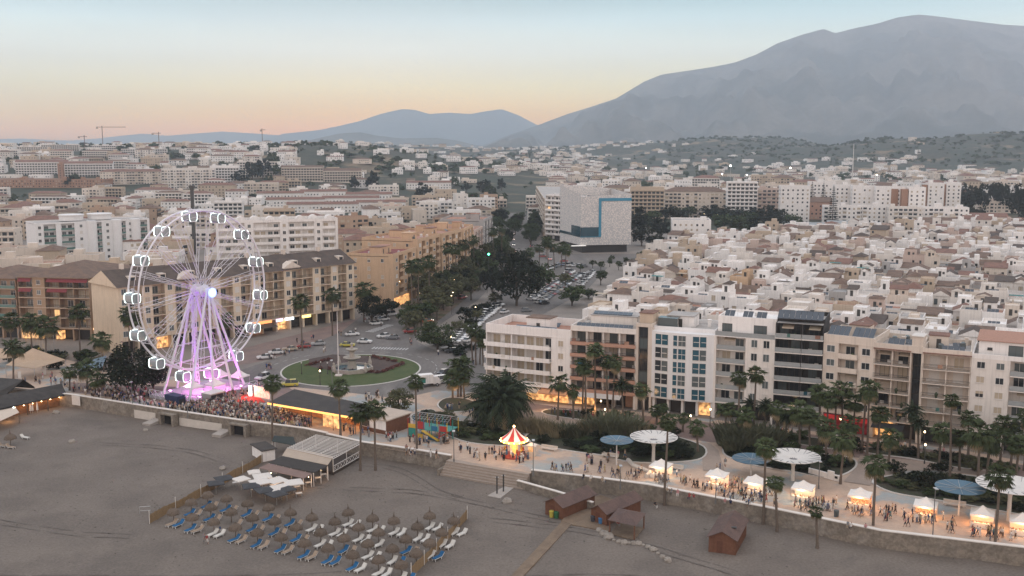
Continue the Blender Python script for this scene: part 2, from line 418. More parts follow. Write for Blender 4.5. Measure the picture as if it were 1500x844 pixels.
GARD = [garden(g) for g in (
    [(600,612),(640,632),(690,650),(770,654),(772,642),(735,628),(690,620),(650,612),(630,600)],
    [(778,650),(830,661),(880,668),(925,678),(990,678),(1030,672),(1032,655),(990,640),(940,630),(870,622),(800,628),(770,638)],
    [(1058,664),(1080,676),(1110,684),(1160,692),(1205,700),(1238,696),(1256,682),(1242,670),(1170,662),(1110,652),(1068,650)],
    [(1277,708),(1305,722),(1360,732),(1420,742),(1500,756),(1580,770),(1580,735),(1500,716),(1440,700),(1380,694),(1330,694),(1290,700)],
    [(640,594),(655,604),(690,602),(700,592),(680,584),(652,584)],
    [(800,608),(900,622),(935,622),(930,612),(860,604),(805,600)],
    [(1050,634),(1130,646),(1240,660),(1246,650),(1130,634),(1056,626)],
    [(1270,664),(1330,672),(1420,688),(1425,678),(1340,662),(1275,656)])]
sheet('garden_path', [(1030,690),(1062,692),(1052,660),(1040,650),(1020,648),(1028,664)], m_path, z=.1)
sheet('garden_path', [(1236,706),(1274,712),(1290,698),(1330,690),(1380,690),(1440,697),(1500,712),(1580,730),(1580,715),(1500,700),(1420,684),(1330,674),(1260,668),(1250,690)], m_path, z=.1)
sheet('garden_path', [(690,618),(760,636),(800,626),(870,619),(900,622),(800,604),(730,596),(700,604)], m_path, z=.1)
# ---------------------------------------------------------------- mountains
def mount_mat(key, c, c2):
    return two_tone(key, c, c2, .002, .42, .6, .35, .02, rough=1.0)
def mountain(name, crest, dist, base_y, mat, foot=.45, seed=1, rough=26, back=.25, detail=1.0):
    """a ridge at its own distance, with spurs and gullies running towards the viewer"""
    K = 1.8; dist *= K; rough *= K
    rr = random.Random(seed); ph = [(rr.uniform(0, 6.3), rr.uniform(.6, 1.4)) for _ in range(8)]
    px0, px1 = crest[0][0], crest[-1][0]; n = int((px1-px0)/4); mb = MB(); rows = 56
    def cy_(px):
        for (a, ya), (b, yb) in zip(crest, crest[1:]):
            if a <= px <= b:
                t = (px-a)/(b-a); return ya+(yb-ya)*t
        return crest[-1][1]
    for j in range(rows+5):
        for i in range(n+1):
            px = px0+(px1-px0)*i/n
            u = (px-750)/FPX
            f = j/rows
            zc = CAMH+(211-cy_(px))/FPX*dist
            gul = sum(math.sin(px*.012*k*ph[k][1]*detail*2+ph[k][0]+f*2.2*math.sin(k))/k for k in range(1, 8))
            if j <= rows:
                y = dist*(1-foot*(1-f))
                prof = f**1.25
                q = Vector((u*y/420/K, y/620/K, seed)); q2 = Vector((u*y/130/K, y/240/K, seed+9))
                z = zc*prof+(gul*rough*.5+(mnoise.ridged_multi_fractal(q, 1.0, 2.1, 5, 1.0, 2.0)-1.1)*rough*2.6+(mnoise.fractal(q2, 1.0, 2.0, 3))*rough*.8)*math.sin(PI*min(1, f*1.02))**.8+mnoise.noise(q2*2)*rough*.22
                z *= 1 if j else 0
                z = min(z, CAMH+(zc-CAMH)*y/dist-5*K)
                if j == rows: z = zc
                z -= 6*(1-f)
            else:
                b = (j-rows)/4; y = dist*(1+back*b); z = zc*(1-b*1.05)
            mb.v.append((u*y*1.0, y, max(z, -8)))
    for j in range(rows+4):
        for i in range(n):
            a = j*(n+1)+i; mb.f.append([a, a+1, a+n+2, a+n+1]); mb.m.append(0)
    return struct(mb.build(name, mat, smooth=True))
mountain('mountain', [(560,232),(640,226),(700,216),(740,200),(790,183),(830,168),(860,159),(900,146),(940,122),(965,112),(1000,107),(1040,101),(1070,95),(1100,84),(1130,68),(1165,56),(1195,48),(1212,54),(1240,47),(1270,41),(1300,32),(1330,28),(1352,30),(1400,36),(1450,42),(1485,44),(1520,52),(1600,62),(1750,80)],
         5200, 235, mount_mat('mountain_scrub', (.062,.060,.050), (.130,.114,.094)), foot=.42, seed=3, rough=46)
mountain('mountain', [(380,206),(420,196),(470,191),(500,185),(530,178),(560,168),(590,161),(610,162),(630,168),(660,166),(690,168),(712,164),(735,161),(760,170),(785,183),(830,195),(900,205)],
         7000, 225, mount_mat('far_ridge_scrub', (.065,.068,.066), (.09,.088,.08)), foot=.10, seed=8, rough=8)
mountain('foothill', [(410,214),(450,207),(480,200),(500,196),(530,194),(555,199),(590,203),(640,202),(670,206),(700,213),(740,218)],
         4500, 230, mount_mat('foothill_scrub', (.08,.078,.06), (.115,.10,.078)), foot=.10, seed=5, rough=5)
mountain('far_hills', [(-200,205),(-60,204),(0,204),(40,203),(80,205),(110,206),(150,203),(175,200),(215,196),(250,199),(290,196),(330,193),(380,196),(420,199),(470,203),(520,208)],
         7400, 214, mount_mat('hills_scrub', (.06,.065,.065), (.08,.08,.075)), foot=.06, seed=11, rough=3)
# ---------------------------------------------------------------- haze: one even volume round the camera and everything built
hb = MB(); hb.box(-8300, -150, -16, 8300, 14800, 1320)
hm = bpy.data.materials.new('haze'); hm.use_nodes = True
hn, hl = hm.node_tree.nodes, hm.node_tree.links; hn.clear()
pv = hn.new('ShaderNodeVolumePrincipled'); pv.inputs['Color'].default_value = (.78, .87, .97, 1); pv.inputs['Density'].default_value = HAZE_DENSITY
pv.inputs['Density Attribute'].default_value = ''; pv.inputs['Anisotropy'].default_value = 0.42
ho = hn.new('ShaderNodeOutputMaterial'); hl.new(pv.outputs[0], ho.inputs['Volume'])
hm.cycles.homogeneous_volume = True
struct(hb.build('haze', hm), 'stuff')
# ================================================================ BUILDINGS: builders
m_glass = M('window_glass', (.030,.034,.038), .12, 0, spec=.6)
m_glass2 = M('pale_glass', (.10,.115,.115), .15, 0, spec=.6)
m_teal = M('teal_glass', (.025,.085,.115), .12, .25, .6, spec=.6)
m_blind = M('beige_blind', (.44,.36,.27), .8, .08, 3)
m_wblind = M('white_blind', (.60,.55,.50), .8, .08, 3)
m_frame = M('white_frame', (.62,.58,.54), .6, 0)
m_dframe = M('dark_frame', (.06,.055,.05), .5, 0)
m_lit = M('lit_window', (.6,.4,.2), .6, 0, emit=(1,.58,.24), es=.7)
m_rail = M('dark_railing', (.07,.065,.06), .5, 0)
m_grail = M('glass_railing', (.30,.31,.305), .12, .1, 1, spec=.6)
m_green = M('green_glass_railing', (.07,.15,.13), .15, .1, 1, spec=.6)
m_brick = M('brick_panel', (.33,.19,.13), .9, .15, 2)
m_solar = M('solar_glass', (.045,.055,.068), .18, .15, .7, spec=.6)
m_alu = M('aluminium', (.45,.44,.43), .45, .05, 3, metal=.6)
m_tile = two_tone('brown_roof_tile', (.185,.122,.090), (.135,.094,.074), .5, .4, .6, .3, 4)
m_tile2 = two_tone('red_roof_tile', (.225,.125,.094), (.170,.098,.078), .5, .4, .6, .28, 4)
m_tile3 = two_tone('dark_roof_tile', (.105,.080,.066), (.080,.063,.055), .5, .4, .6, .28, 4)
m_terr = two_tone('terracotta_terrace', (.40,.215,.155), (.34,.19,.14), .4, .4, .6, .2, 4)
m_deck = two_tone('grey_roof_deck', (.42,.385,.355), (.33,.305,.285), .35, .4, .6, .15, 3)
def uneven_glow(m, lo, hi, scale=1.1):
    n, l = m.node_tree.nodes, m.node_tree.links; t = n.new('ShaderNodeTexCoord'); z = n.new('ShaderNodeTexNoise'); z.inputs['Scale'].default_value = scale; z.inputs['Detail'].default_value = 5
    q = n.new('ShaderNodeMapRange'); q.inputs['From Min'].default_value = .38; q.inputs['From Max'].default_value = .66; q.inputs['To Min'].default_value = lo; q.inputs['To Max'].default_value = hi
    l.new(t.outputs['Object'], z.inputs['Vector']); l.new(z.outputs[0], q.inputs['Value']); l.new(q.outputs[0], n['Principled BSDF'].inputs['Emission Strength'])
m_shop = M('dark_shop_glass', (.035,.032,.030), .2, .2, 1, spec=.5)
m_lamp = M('lamp_glow', (1,.8,.5), .5, 0, emit=(1,.74,.42), es=7)
m_glow = M('warm_interior', (.8,.5,.25), .6, .4, .8, emit=(1,.50,.17), es=.8); uneven_glow(m_glow, .02, 1.15)
def wall(key, rgb): return M('wall_'+key, rgb, .92, .07, .5, spec=.15, streak=.24, rnd=.06)
w_white = wall('white', (.78,.73,.69)); w_warm = wall('warm_white', (.71,.645,.585)); w_cream = wall('cream', (.62,.53,.45))
w_beige = wall('beige', (.50,.395,.30)); w_tan = wall('tan', (.41,.285,.205)); w_ochre = wall('ochre', (.55,.38,.25)); w_rose = wall('rose', (.52,.40,.34))
w_black = wall('black', (.055,.052,.052)); w_grey = wall('grey', (.36,.34,.325)); w_pink = wall('pink', (.48,.29,.22)); w_brown = wall('brown', (.30,.19,.135))
PANE = {'g': m_glass, 'b': m_blind, 'w': m_wblind, 'l': m_lit, 'c': m_glass2, 't': m_teal}
WCACHE = {}
def win_mesh(w, h, kind, frame, lod, muntin=1):
    k = (round(w, 2), round(h, 2), kind, frame.name, lod, muntin)
    if k in WCACHE: return WCACHE[k]
    f = MB(); t = .07
    for a in ((-w/2, 0, -w/2+t, h), (w/2-t, 0, w/2, h), (-w/2+t, 0, w/2-t, t), (-w/2+t, h-t, w/2-t, h)):
        f.box(a[0], -.07, a[1], a[2], .02, a[3])
    for i in range(1, muntin+1):
        x = -w/2+w*i/(muntin+1); f.box(x-.03, -.06, t, x+.03, .02, h-t)
    f.box(-w/2-.08, -.14, -.07, w/2+.08, .02, -.003)
    p = MB() if not lod else f
    z0, z1 = (0.01, h-.01)
    base = 1 if lod else 0
    if kind == 'h':                       # blind half down
        p.face([(-w/2+.02,-.02,z0),(w/2-.02,-.02,z0),(w/2-.02,-.02,h*.55),(-w/2+.02,-.02,h*.55)], base)
        p.face([(-w/2+.02,-.03,h*.55),(w/2-.02,-.03,h*.55),(w/2-.02,-.03,z1),(-w/2+.02,-.03,z1)], base+1)
        pm = [m_glass, m_blind]
    else:
        p.face([(-w/2+.02,-.02,z0),(w/2-.02,-.02,z0),(w/2-.02,-.02,z1),(-w/2+.02,-.02,z1)], base); pm = [PANE[kind]]
    if lod: r = (f.mesh('window', [frame]+pm), None)
    else: r = (f.mesh('window', frame), p.mesh('pane', pm))
    WCACHE[k] = r; return r
def put_win(t, x, y, z, rz, w, h, kind, frame=None, lod=0, muntin=1):
    if kind in 'ghc' and R.random() < .16: kind = R.choice('bwcccl' if R.random() < .25 else 'bwcc')
    a, b = win_mesh(w, h, kind, frame or m_frame, lod, muntin)
    o = ob('window', a, t, (x, y, z), rz)
    if b: ob('pane', b, o)
    return o
BCACHE = {}
def balcony(t, x0, x1, y0, y1, z, slab, rail, lod=0, ph=1.0):
    w = x1-x0; d = y1-y0; k = (round(w, 2), round(d, 2), slab.name, rail, lod, ph)
    if k not in BCACHE:
        b = MB(); b.box(.03, 0, -.18, w-.03, d-.012, 0)
        r = None
        if rail == 'solid': b.box(.03, 0, .002, w-.03, .12, ph)
        else:
            q = MB()
            if rail == 'bars':
                q.box(.05, .03, ph-.06, w-.05, .09, ph)
                q.box(.05, .04, .10, w-.05, .08, .14)
                n = max(2, int(w/.22))
                for i in range(n+1):
                    x = .06+(w-.12)*i/n; q.box(x-.015, .045, .14, x+.015, .075, ph-.06)
                mm = m_rail
            else:
                q.box(.05, .04, .06, w-.05, .065, ph-.05); q.box(.05, .03, ph-.05, w-.05, .08, ph, 1)
                mm = m_green if rail == 'green' else m_grail
            r = q.mesh('railing', [mm, m_alu])
        BCACHE[k] = (b.mesh('balcony', slab), r)
    b, r = BCACHE[k]
    o = ob('balcony', b, t, (x0, y0, z))
    if r: ob('railing', r, o)
    return o
def solar(t, x, y, z, w, d, tilt=.5, rz=0):
    b = MB(); n = max(1, int(w/1.05))
    for i in range(n):
        x0, x1 = -w/2+w*i/n+.03, -w/2+w*(i+1)/n-.03
        b.add([(x0, -d/2, .15), (x1, -d/2, .15), (x1, d/2*math.cos(tilt)*.9, .15+d*math.sin(tilt)), (x0, d/2*math.cos(tilt)*.9, .15+d*math.sin(tilt)),
               (x0, -d/2, .08), (x1, -d/2, .08), (x1, d/2*math.cos(tilt)*.9, .08+d*math.sin(tilt)), (x0, d/2*math.cos(tilt)*.9, .08+d*math.sin(tilt))],
              [(0,1,2,3), (7,6,5,4), (0,4,5,1), (1,5,6,2), (2,6,7,3), (3,7,4,0)], 0)
        b.tube((x0+.1, d/2*.8, 0), (x0+.1, d/2*.8, d*math.sin(tilt)*.95), .03, n=4, m=1)
    return b.build('solar_panel', [m_solar, m_alu], t, loc=(x, y, z), rz=rz)
def hut(t, x0, y0, x1, y1, z, h, wm, roofm=None, door=True):
    b = MB(); b.box(x0, y0, z, x1, y1, z+h); o = b.build('stair_hut', wm, t)
    r = MB(); r.box(x0-.18, y0-.18, z+h+.002, x1+.18, y1+.18, z+h+.18); r.build('hut_roof', roofm or wm, o)
    if door:
        d = MB(); d.box((x0+x1)/2-.45, y0-.03, z+.02, (x0+x1)/2+.45, y0+.02, z+2.0); d.build('door', m_dframe, o)
    return o
def parapet(b, x0, y0, x1, y1, z, h, t=.25, m=0):
    b.box(x0, y0, z, x1, y0+t, z+h, m); b.box(x0, y1-t, z, x1, y1, z+h, m)
    b.box(x0, y0+t, z, x0+t, y1-t, z+h, m); b.box(x1-t, y0+t, z, x1, y1-t, z+h, m)
def pitched(b, x0, y0, x1, y1, z, h, kind='gable', ov=.4, m=0, wm=1):
    """tiled roof over a rectangle; ridge along the longer side"""
    X0, Y0, X1, Y1 = x0-ov, y0-ov, x1+ov, y1+ov
    if kind == 'mono':
        b.add([(X0,Y0,z),(X1,Y0,z),(X1,Y1,z+h),(X0,Y1,z+h),(X0,Y0,z-.15),(X1,Y0,z-.15),(X1,Y1,z-.15),(X0,Y1,z-.15)],
              [(0,1,2,3),(7,6,5,4),(0,4,5,1),(1,5,6,2),(2,6,7,3),(3,7,4,0)], m); return
    if (X1-X0) >= (Y1-Y0):
        i = 0 if kind == 'gable' else min((Y1-Y0)/2, (X1-X0)*.45); ym = (Y0+Y1)/2
        P = [(X0,Y0,z),(X1,Y0,z),(X1,Y1,z),(X0,Y1,z),(X0+i,ym,z+h),(X1-i,ym,z+h)]
        e = [(0,4,3),(1,2,5)]
        b.add(P, [(0,1,5,4),(2,3,4,5),(0,3,2,1)], m); b.add(P, e, wm if kind == 'gable' else m)
    else:
        i = 0 if kind == 'gable' else min((X1-X0)/2, (Y1-Y0)*.45); xm = (X0+X1)/2
        P = [(X0,Y0,z),(X1,Y0,z),(X1,Y1,z),(X0,Y1,z),(xm,Y0+i,z+h),(xm,Y1-i,z+h)]
        b.add(P, [(1,2,5,4),(3,0,4,5),(0,3,2,1)], m); b.add(P, [(0,1,4),(2,3,5)], wm if kind == 'gable' else m)
def facade(name, label, p0, p1, depth, nf, gh, fh, cols, wm, rec=1.5, slab=None, rail='glass', frame=None, lod=0, par=.9, roof='flat', roofm=None,
           ov=0.0, doors='gbgch', wk='ggbh', ww=1.3, wh=1.4, sides=None, ph=1.0, ground='shop', awn=None, cat='apartment block', group=None, gz=0, rh=3.0, top=True, seed=None, band=None):
    """apartment block in storeys: columns of loggias (L), windows (W), plain wall (F) or glazed stair (S) along the front"""
    rr = random.Random(seed if seed is not None else hash(label) % 999)
    p0, p1 = v2(p0), v2(p1); L = (p1-p0).length; H = gh+nf*fh; slab = slab or wm
    t = thing(name, label, cat, (p0.x, p0.y, gz), ang(p0, p1), group)
    tot = sum(c[1] for c in cols); xs = [0]
    for c in cols: xs.append(xs[-1]+L*c[1]/tot)
    has = any(c[0] in 'LS' for c in cols); r0 = rec if has else 0.6
    b = MB(); b.box(0, r0, 0, L, depth, H)
    b.box(0, 0, gh-.30, L, r0, gh-.19)
    i = 0
    while i < len(cols):
        if cols[i][0] in 'WFD':
            j = i
            while j+1 < len(cols) and cols[j+1][0] in 'WFD': j += 1
            b.box(xs[i], 0, gh-.19, xs[j+1], r0, H); i = j+1
        else:
            if i and cols[i-1][0] in 'LS': b.box(xs[i]-.13, .12, gh-.19, xs[i]+.13, r0, H)
            i += 1
    if cols[0][0] in 'LS': b.box(0, .06, gh-.19, .22, r0, H)
    if cols[-1][0] in 'LS': b.box(L-.22, .06, gh-.19, L, r0, H)
    npil = max(2, int(L/5))
    for k in range(npil+1):
        x = (L-.5)*k/npil; b.box(x, .05, 0, x+.5, r0, gh-.30)
    if top and has: b.box(0, -.05, H-.003, L, r0+.0, H+.2)       # cornice slab over the loggias
    if band: 
        for k in range(nf+1): b.box(-.04, -.07, gh+k*fh-.12, L+.04, -.004, gh+k*fh+.12, 1)
    zt = H+.2 if top and has else H
    if roof == 'flat' and par: parapet(b, 0, (0 if top or not has else r0), L, depth, zt if top and has else H, par)
    b.build('wall', [wm, slab], t)
    # shopfronts
    nsh = npil
    for k in range(nsh):
        x0 = (L-.5)*k/nsh+.5; x1 = (L-.5)*(k+1)/nsh
        s = MB(); s.box(x0, r0-.08, .05, x1, r0-.004, gh-.5, 1 if rr.random() < (.07 if ground == 'shop' else .0) else 0)
        s.box(x0, r0-.12, gh-.85, x1, r0-.09, gh-.5, 2)
        s.build('shopfront', [m_shop, m_glow, slab], t)
    if awn:
        a = MB(); 
        for x0, x1, mi in awn[0]:
            a.add([(x0*L, -.02, gh-.35), (x1*L, -.02, gh-.35), (x1*L, -2.2, gh-1.1), (x0*L, -2.2, gh-1.1), (x0*L, -2.2, gh-1.4), (x1*L, -2.2, gh-1.4)], [(0,1,2,3), (3,2,5,4)], mi)
        a.build('awning', awn[1], t)
    for k in range(nf):
        z = gh+k*fh
        for (ty, _, *ex), x0, x1 in zip(cols, xs, xs[1:]):
            w = x1-x0; e = ex[0] if ex else None
            if ty == 'L':
                balcony(t, x0+.02, x1-.02, -ov, r0, z, slab, (e or rail), lod, ph)
                n = max(1, int((w-.6)/2.3))
                for q in range(n):
                    if rr.random() < .06: continue
                    cx = x0+.3+(w-.6)*(q+.5)/n
                    put_win(t, cx, r0-.001, z+.06, 0, min(1.9, (w-.6)/n-.25), 2.15, rr.choice(doors), frame, lod)
                if not lod and rr.random() < .5:
                    a = MB(); q = x0+.5+rr.random()*(w-1.6); a.box(q, r0-.4, z+.02, q+.8, r0-.08, z+.6); a.build('air_conditioner', m_frame, t)
                if not lod and rr.random() < .22:
                    a = MB(); q = x0+.4+rr.random()*(w-1.8); a.box(q, -ov-.03, z+.3, q+rr.uniform(.6,1.2), -ov-.005, z+1.05); a.build('hanging_towel', rr.choice([m_tile2, m_teal, m_wblind, m_blind, m_green, m_brick]), t)
                if not lod and rr.random() < .35:
                    a = MB(); q = x0+.5+rr.random()*(w-1.4); a.lathe([(.18,0),(.24,.4),(.35,.7),(.2,1.1),(0,1.2)], 6, (q, .35-ov, z)); a.build('potted_plant', M('pot_plant', (.04,.06,.025), .9, .4, 4), t)
                if rr.random() < .22 and not lod:                      # things left on balconies: awnings
                    a = MB(); q = x0+.4+rr.random()*.3*w
                    a.add([(q, r0-.03, z+2.5), (min(q+2.4, x1-.2), r0-.03, z+2.5), (min(q+2.4, x1-.2), .2, z+1.95), (q, .2, z+1.95)], [(0,1,2,3)])
                    a.build('sun_awning', rr.choice([m_blind, w_cream, w_beige, m_wblind]), t)
            elif ty == 'W':
                n = e or max(1, int(w/2.4))
                for q in range(n):
                    put_win(t, x0+w*(q+.5)/n, -.001, z+.95, 0, min(ww, w/n-.3), wh, rr.choice(wk), frame, lod)
            elif ty == 'D':                                            # tall window pair to the floor
                n = e or 1
                for q in range(n): put_win(t, x0+w*(q+.5)/n, -.001, z+.35, 0, min(2.1, w/n-.25), fh-.65, rr.choice(wk), frame, lod)
            elif ty == 'S':
                put_win(t, (x0+x1)/2, r0-.3, z+.05, 0, w-.3, fh-.1, 'g', m_dframe, lod)
    for key, (n, kinds) in (sides or {}).items():
        for k in range(nf):
            for q in range(n):
                yy = depth*(q+.7)/(n+.4)
                if kinds == 'v' and rr.random() < .3: continue
                if key == 'l': put_win(t, -.001, depth-yy+.5, gh+k*fh+.95, -PI/2, 1.1, 1.3, rr.choice('gghb'), frame, lod)
                if key == 'r': put_win(t, L+.001, yy, gh+k*fh+.95, PI/2, 1.1, 1.3, rr.choice('gghb'), frame, lod)
    rb = MB()
    if roof == 'flat':
        rb.box(.26, .27, H-.004 if not (top and has) else zt-.02, L-.26, depth-.26, zt+.05); rb.build('roof', roofm or m_deck, t)
    else:
        pitched(rb, 0, 0, L, depth, zt+.01, rh, roof, .7, 0, 1); rb.build('roof', [roofm or m_tile, wm], t)
    return t, L, zt
def rooftop(t, L, depth, z, seed, wm, n=5, y0=1.0):
    """aerials, tanks, air-conditioning boxes and clutter of a flat roof"""
    rr = random.Random(seed)
    for i in range(n):
        x, y = rr.uniform(1, L-1.2), rr.uniform(y0, depth-1.2); k = rr.random()
        b = MB()
        if k < .3:
            b.box(x, y, z, x+.9, y+.5, z+.8); b.build('air_conditioner', m_frame, t)
        elif k < .5:
            b.tube((x, y, z), (x, y, z+2.6), .03, n=4); b.tube((x-.5, y, z+2.4), (x+.5, y, z+2.4), .02, n=4); b.tube((x-.35, y, z+2.1), (x+.35, y, z+2.1), .02, n=4); b.build('aerial', m_alu, t)
        elif k < .7:
            b.lathe([(0, 0), (.55, 0), (.55, 1.2), (.35, 1.4), (0, 1.4)], 10, (x, y, z)); b.build('water_tank', rr.choice([m_frame, w_cream, m_glass2]), t)
        elif k < .85: solar(t, x, y, z, 2.1, 1.6, .5, rr.choice([0, .15]))
        else:
            b.box(x, y, z, x+.7, y+.7, z+1.5); b.box(x-.1, y-.1, z+1.502, x+.8, y+.8, z+1.62); b.build('chimney', wm, t)
# ================================================================ front row along the promenade
FB = {k: G(*p) for k, p in dict(a=(712,578), b=(835,592), c=(930,600.5), d=(953,603), e=(1043,612), f=(1131,622), g=(1201,629), h=(1274,640), i=(1344,650), j=(1415,658), k=(1520,671)).items()}
def fb(k, dx=0): return FB[k]
# 1: white block with long balconies
t, L, z = facade('apartment_building', 'white corner block with long white balconies and terracotta roof terrace', FB['a'], FB['b'], 15, 4, 3.6, 2.95, [('L',2.2),('L',3.4),('W',1.6,1)], w_white, rec=2.4, rail='solid', ov=.8, ph=.85, doors='bbbg', wk='gb', par=1.9, sides={'l': (4, 'v'), 'r': (0, '')}, roofm=m_terr, ground='x',
   awn=([(.32,.66,0),(.67,1.0,1)], [M('cream_awning', (.55,.44,.33), .9), M('orange_awning', (.60,.30,.16), .9)]), seed=3)
hut(t, 8.5, 5, 14.5, 9.5, z, 3.1, w_white, m_tile); solar(t, 12, 2.6, z+1.2, 10.5, 1.1, .25)
for k in range(4):
    balcony(t, -1.4, .1, 1.5, 14, 3.6+k*2.95, w_white, 'solid', 0, .85)
b = MB(); b.box(7.5, -.6, .3, 21.5, 1.5, 2.2); b.build('lit_shopfront', m_glow, t)
rooftop(t, L, 15, z, 5, w_white, 5, 8)
# 2: brown-banded block with dark balconies
t, L, z = facade('apartment_building', 'block with salmon balcony bands, dark railings and green tinted glass doors', FB['b'], FB['c'], 14, 5, 3.7, 2.75, [('L',1),('L',1),('L',1),('L',1)], w_warm, rec=2.4, slab=M('salmon_band', (.44,.255,.185), .9, .1), rail='bars', doors='cgcg', frame=m_dframe, par=1.0, seed=8, ground='x', ov=.3)
solar(t, L*.5, 1.2, z+.2, L*.86, 2.2, .55)
hut(t, 3.5, 5, L-1, 11, z, 2.8, w_warm, m_deck, False); solar(t, L*.55, 6.2, z+3.0, L*.6, 1.6, .3)
for k in range(5): b = MB(); b.box(0,-.40,3.7+k*2.75-.5,L,-.315,3.7+k*2.75+.30); b.build('salmon_fascia', MATS['salmon_band'], t)
b = MB(); b.add([(.5,-.02,3.3),(L-3,-.02,3.3),(L-3,-2.6,2.6),(.5,-2.6,2.6)], [(0,1,2,3)]); b.build('awning', m_wblind, t)
b = MB()
for x in (1.2, 4.1): b.box(x, -.1, .3, x+1.8, 1.4, 2.4)
b.build('lit_shopfront', m_glow, t)
b = MB(); b.lathe([(1.5,0),(1.5,.04)], 20); arch = MB(); P = [(L-2.6,1.57,.1),(L-.6,1.57,.1)]+[(L-1.6+math.cos(a)*1.0,1.57,2.2+math.sin(a)*1.0) for a in [PI*i/8 for i in range(9)]]
arch.face(P); arch.build('arched_door', m_brick, t)
rooftop(t, L, 14, z, 6, w_warm, 6, 3)
# stair tower between the brown-banded and the blue-windowed block
t, L, z = facade('stair_tower', 'narrow cream stair tower with a dark glazed strip', FB['c'], FB['d'], 12, 6, 4.0, 2.55, [('F',.5),('S',2.2),('F',.9)], w_cream, rec=.8, rail='bars', par=.6, cat='building', seed=4)
hut(t, .3, 1.5, L-.3, 6, z+.05, 2.6, w_beige, m_tile2, False)
# 3: white block with columns of blue windows, first storeys on pillars
p0, p1 = FB['d'], FB['e']; L = (p1-p0).length
t = thing('apartment_building', 'white block with columns of tall blue windows above a pillared arcade', 'apartment block', (p0.x, p0.y, 0), ang(p0, p1))
b = MB(); b.box(0, 1.6, 0, L, 14, 18.6); prof = []
for i in range(25):
    x = L*i/24; prof.append((x, -.9*math.sin(PI*(x/L))**.8 if 0 < i < 24 else 0))
b.prism([(L, 1.6), (0, 1.6)]+prof, 3.4, 18.6)
for k in range(5): b.box(.3+k*(L-.8)/4, .3, 0, .8+k*(L-.8)/4, 1.6, 3.4)
parapet(b, 0, 1.6, L, 14, 18.6, .9); b.build('wall', M('wall_cool_white', (.70,.675,.655), .9, .05, .5, streak=.08), t)
rb = MB(); rb.box(.26, 1.9, 18.6, L-.26, 13.7, 18.65); rb.build('roof', m_deck, t)
for k in range(4):
    s = MB(); s.box(.9+k*(L-.8)/4, 1.5, .05, .2+(k+1)*(L-.8)/4, 1.59, 3.0, 1 if k == 3 else 0); s.build('shopfront', [m_shop, m_glow], t)
for k in range(5):
    for c, (fx, n) in enumerate(((.08,2),(.34,1),(.44,1.6),(.70,2))):
        pass
    for fx, w in ((.115,1.55),(.225,1.55),(.395,1.0),(.505,1.75),(.725,1.5),(.835,1.5)):
        x = fx*L; y = -.9*math.sin(PI*fx)**.8; dy = -.9*(math.sin(PI*(fx+.01))**.8-math.sin(PI*(fx-.01))**.8)/(.02*L)
        rr = R.random()
        put_win(t, x, y-.02, 3.75+k*2.98, math.atan(dy), w, 2.45, 'g' if fx < .3 and k > 0 and rr < .5 else ('t' if rr < .75 else 'c'), m_frame, 0, 0 if w < 1.6 else 1)
        tr = MB(); tr.box(x-w/2, y-.1, 4.85+k*2.98, x+w/2, y-.02, 4.97+k*2.98); tr.build('transom', m_frame, t, loc=(0,0,0))
hut(t, 2, 6, 8, 12, 18.65, 2.6, w_white, m_deck); rooftop(t, L, 14, 18.65, 16, w_white, 7, 3)
b = MB(); b.box(.5, 3.2, 18.65, 5.0, 3.3, 21); b.box(5, 3.2, 21, .5, 6, 21.15); b.build('glass_screen', m_glass2, t)
# 4: tall cream block, balconies on the left, windows on the right, penthouse with terrace
p0, p1 = FB['e'], FB['f']; 
t, L, z = facade('apartment_building', 'cream block with awning-shaded balconies beside square windows and a white penthouse', p0, p1, 13, 5, 3.8, 2.95, [('F',.25),('L',3.2),('F',.3),('W',2.6,2),('F',.25)], w_warm, rec=2.3, rail='glass', par=.0, wk='gcwg', ww=1.35, wh=1.7, doors='gcg', top=False, seed=10)
b = MB(); b.box(.2, 2.4, z, L-.2, 12.8, z+3.5); parapet(b, .2, 2.4, L-.2, 12.8, z+3.5, .6); ph_ = b.build('penthouse', w_white, t)
for x, w in ((L*.17,2.2),(L*.72,2.8)): put_win(t, x, 2.39, z+.15, 0, w, 2.3, 'c', m_dframe, 0, 2)
balcony(t, .1, L-.1, .1, 2.4, z+.02, w_white, 'glass'); rooftop(t, L-1, 12, z+3.5, 3, w_white, 5, 3)
for x in (2.2, 6.2, 9.2): solar(t, x, 5, z+3.5, 2.2, 2.0, .7)
# 5: black fronted block
p0, p1 = FB['f'], FB['g']
t, L, z = facade('apartment_building', 'black-fronted block with white balcony slabs and glass railings', p0+Vector((.02,0,0)), p1, 13, 6, 4.0, 3.05, [('L',1.25),('L',1)], w_black, rec=2.4, slab=w_warm, rail='glass', doors='cgcg', frame=m_dframe, par=.9, ov=.9, top=False, seed=2)
b = MB(); b.box(-.3, 1.8, 0, 0, 12.9, z); b.build('side_wall', w_warm, t)
solar(t, L/2, 1.5, z+.9, L*.95, 2.6, .6); rooftop(t, L, 13, z, 13, w_black, 3, 5)
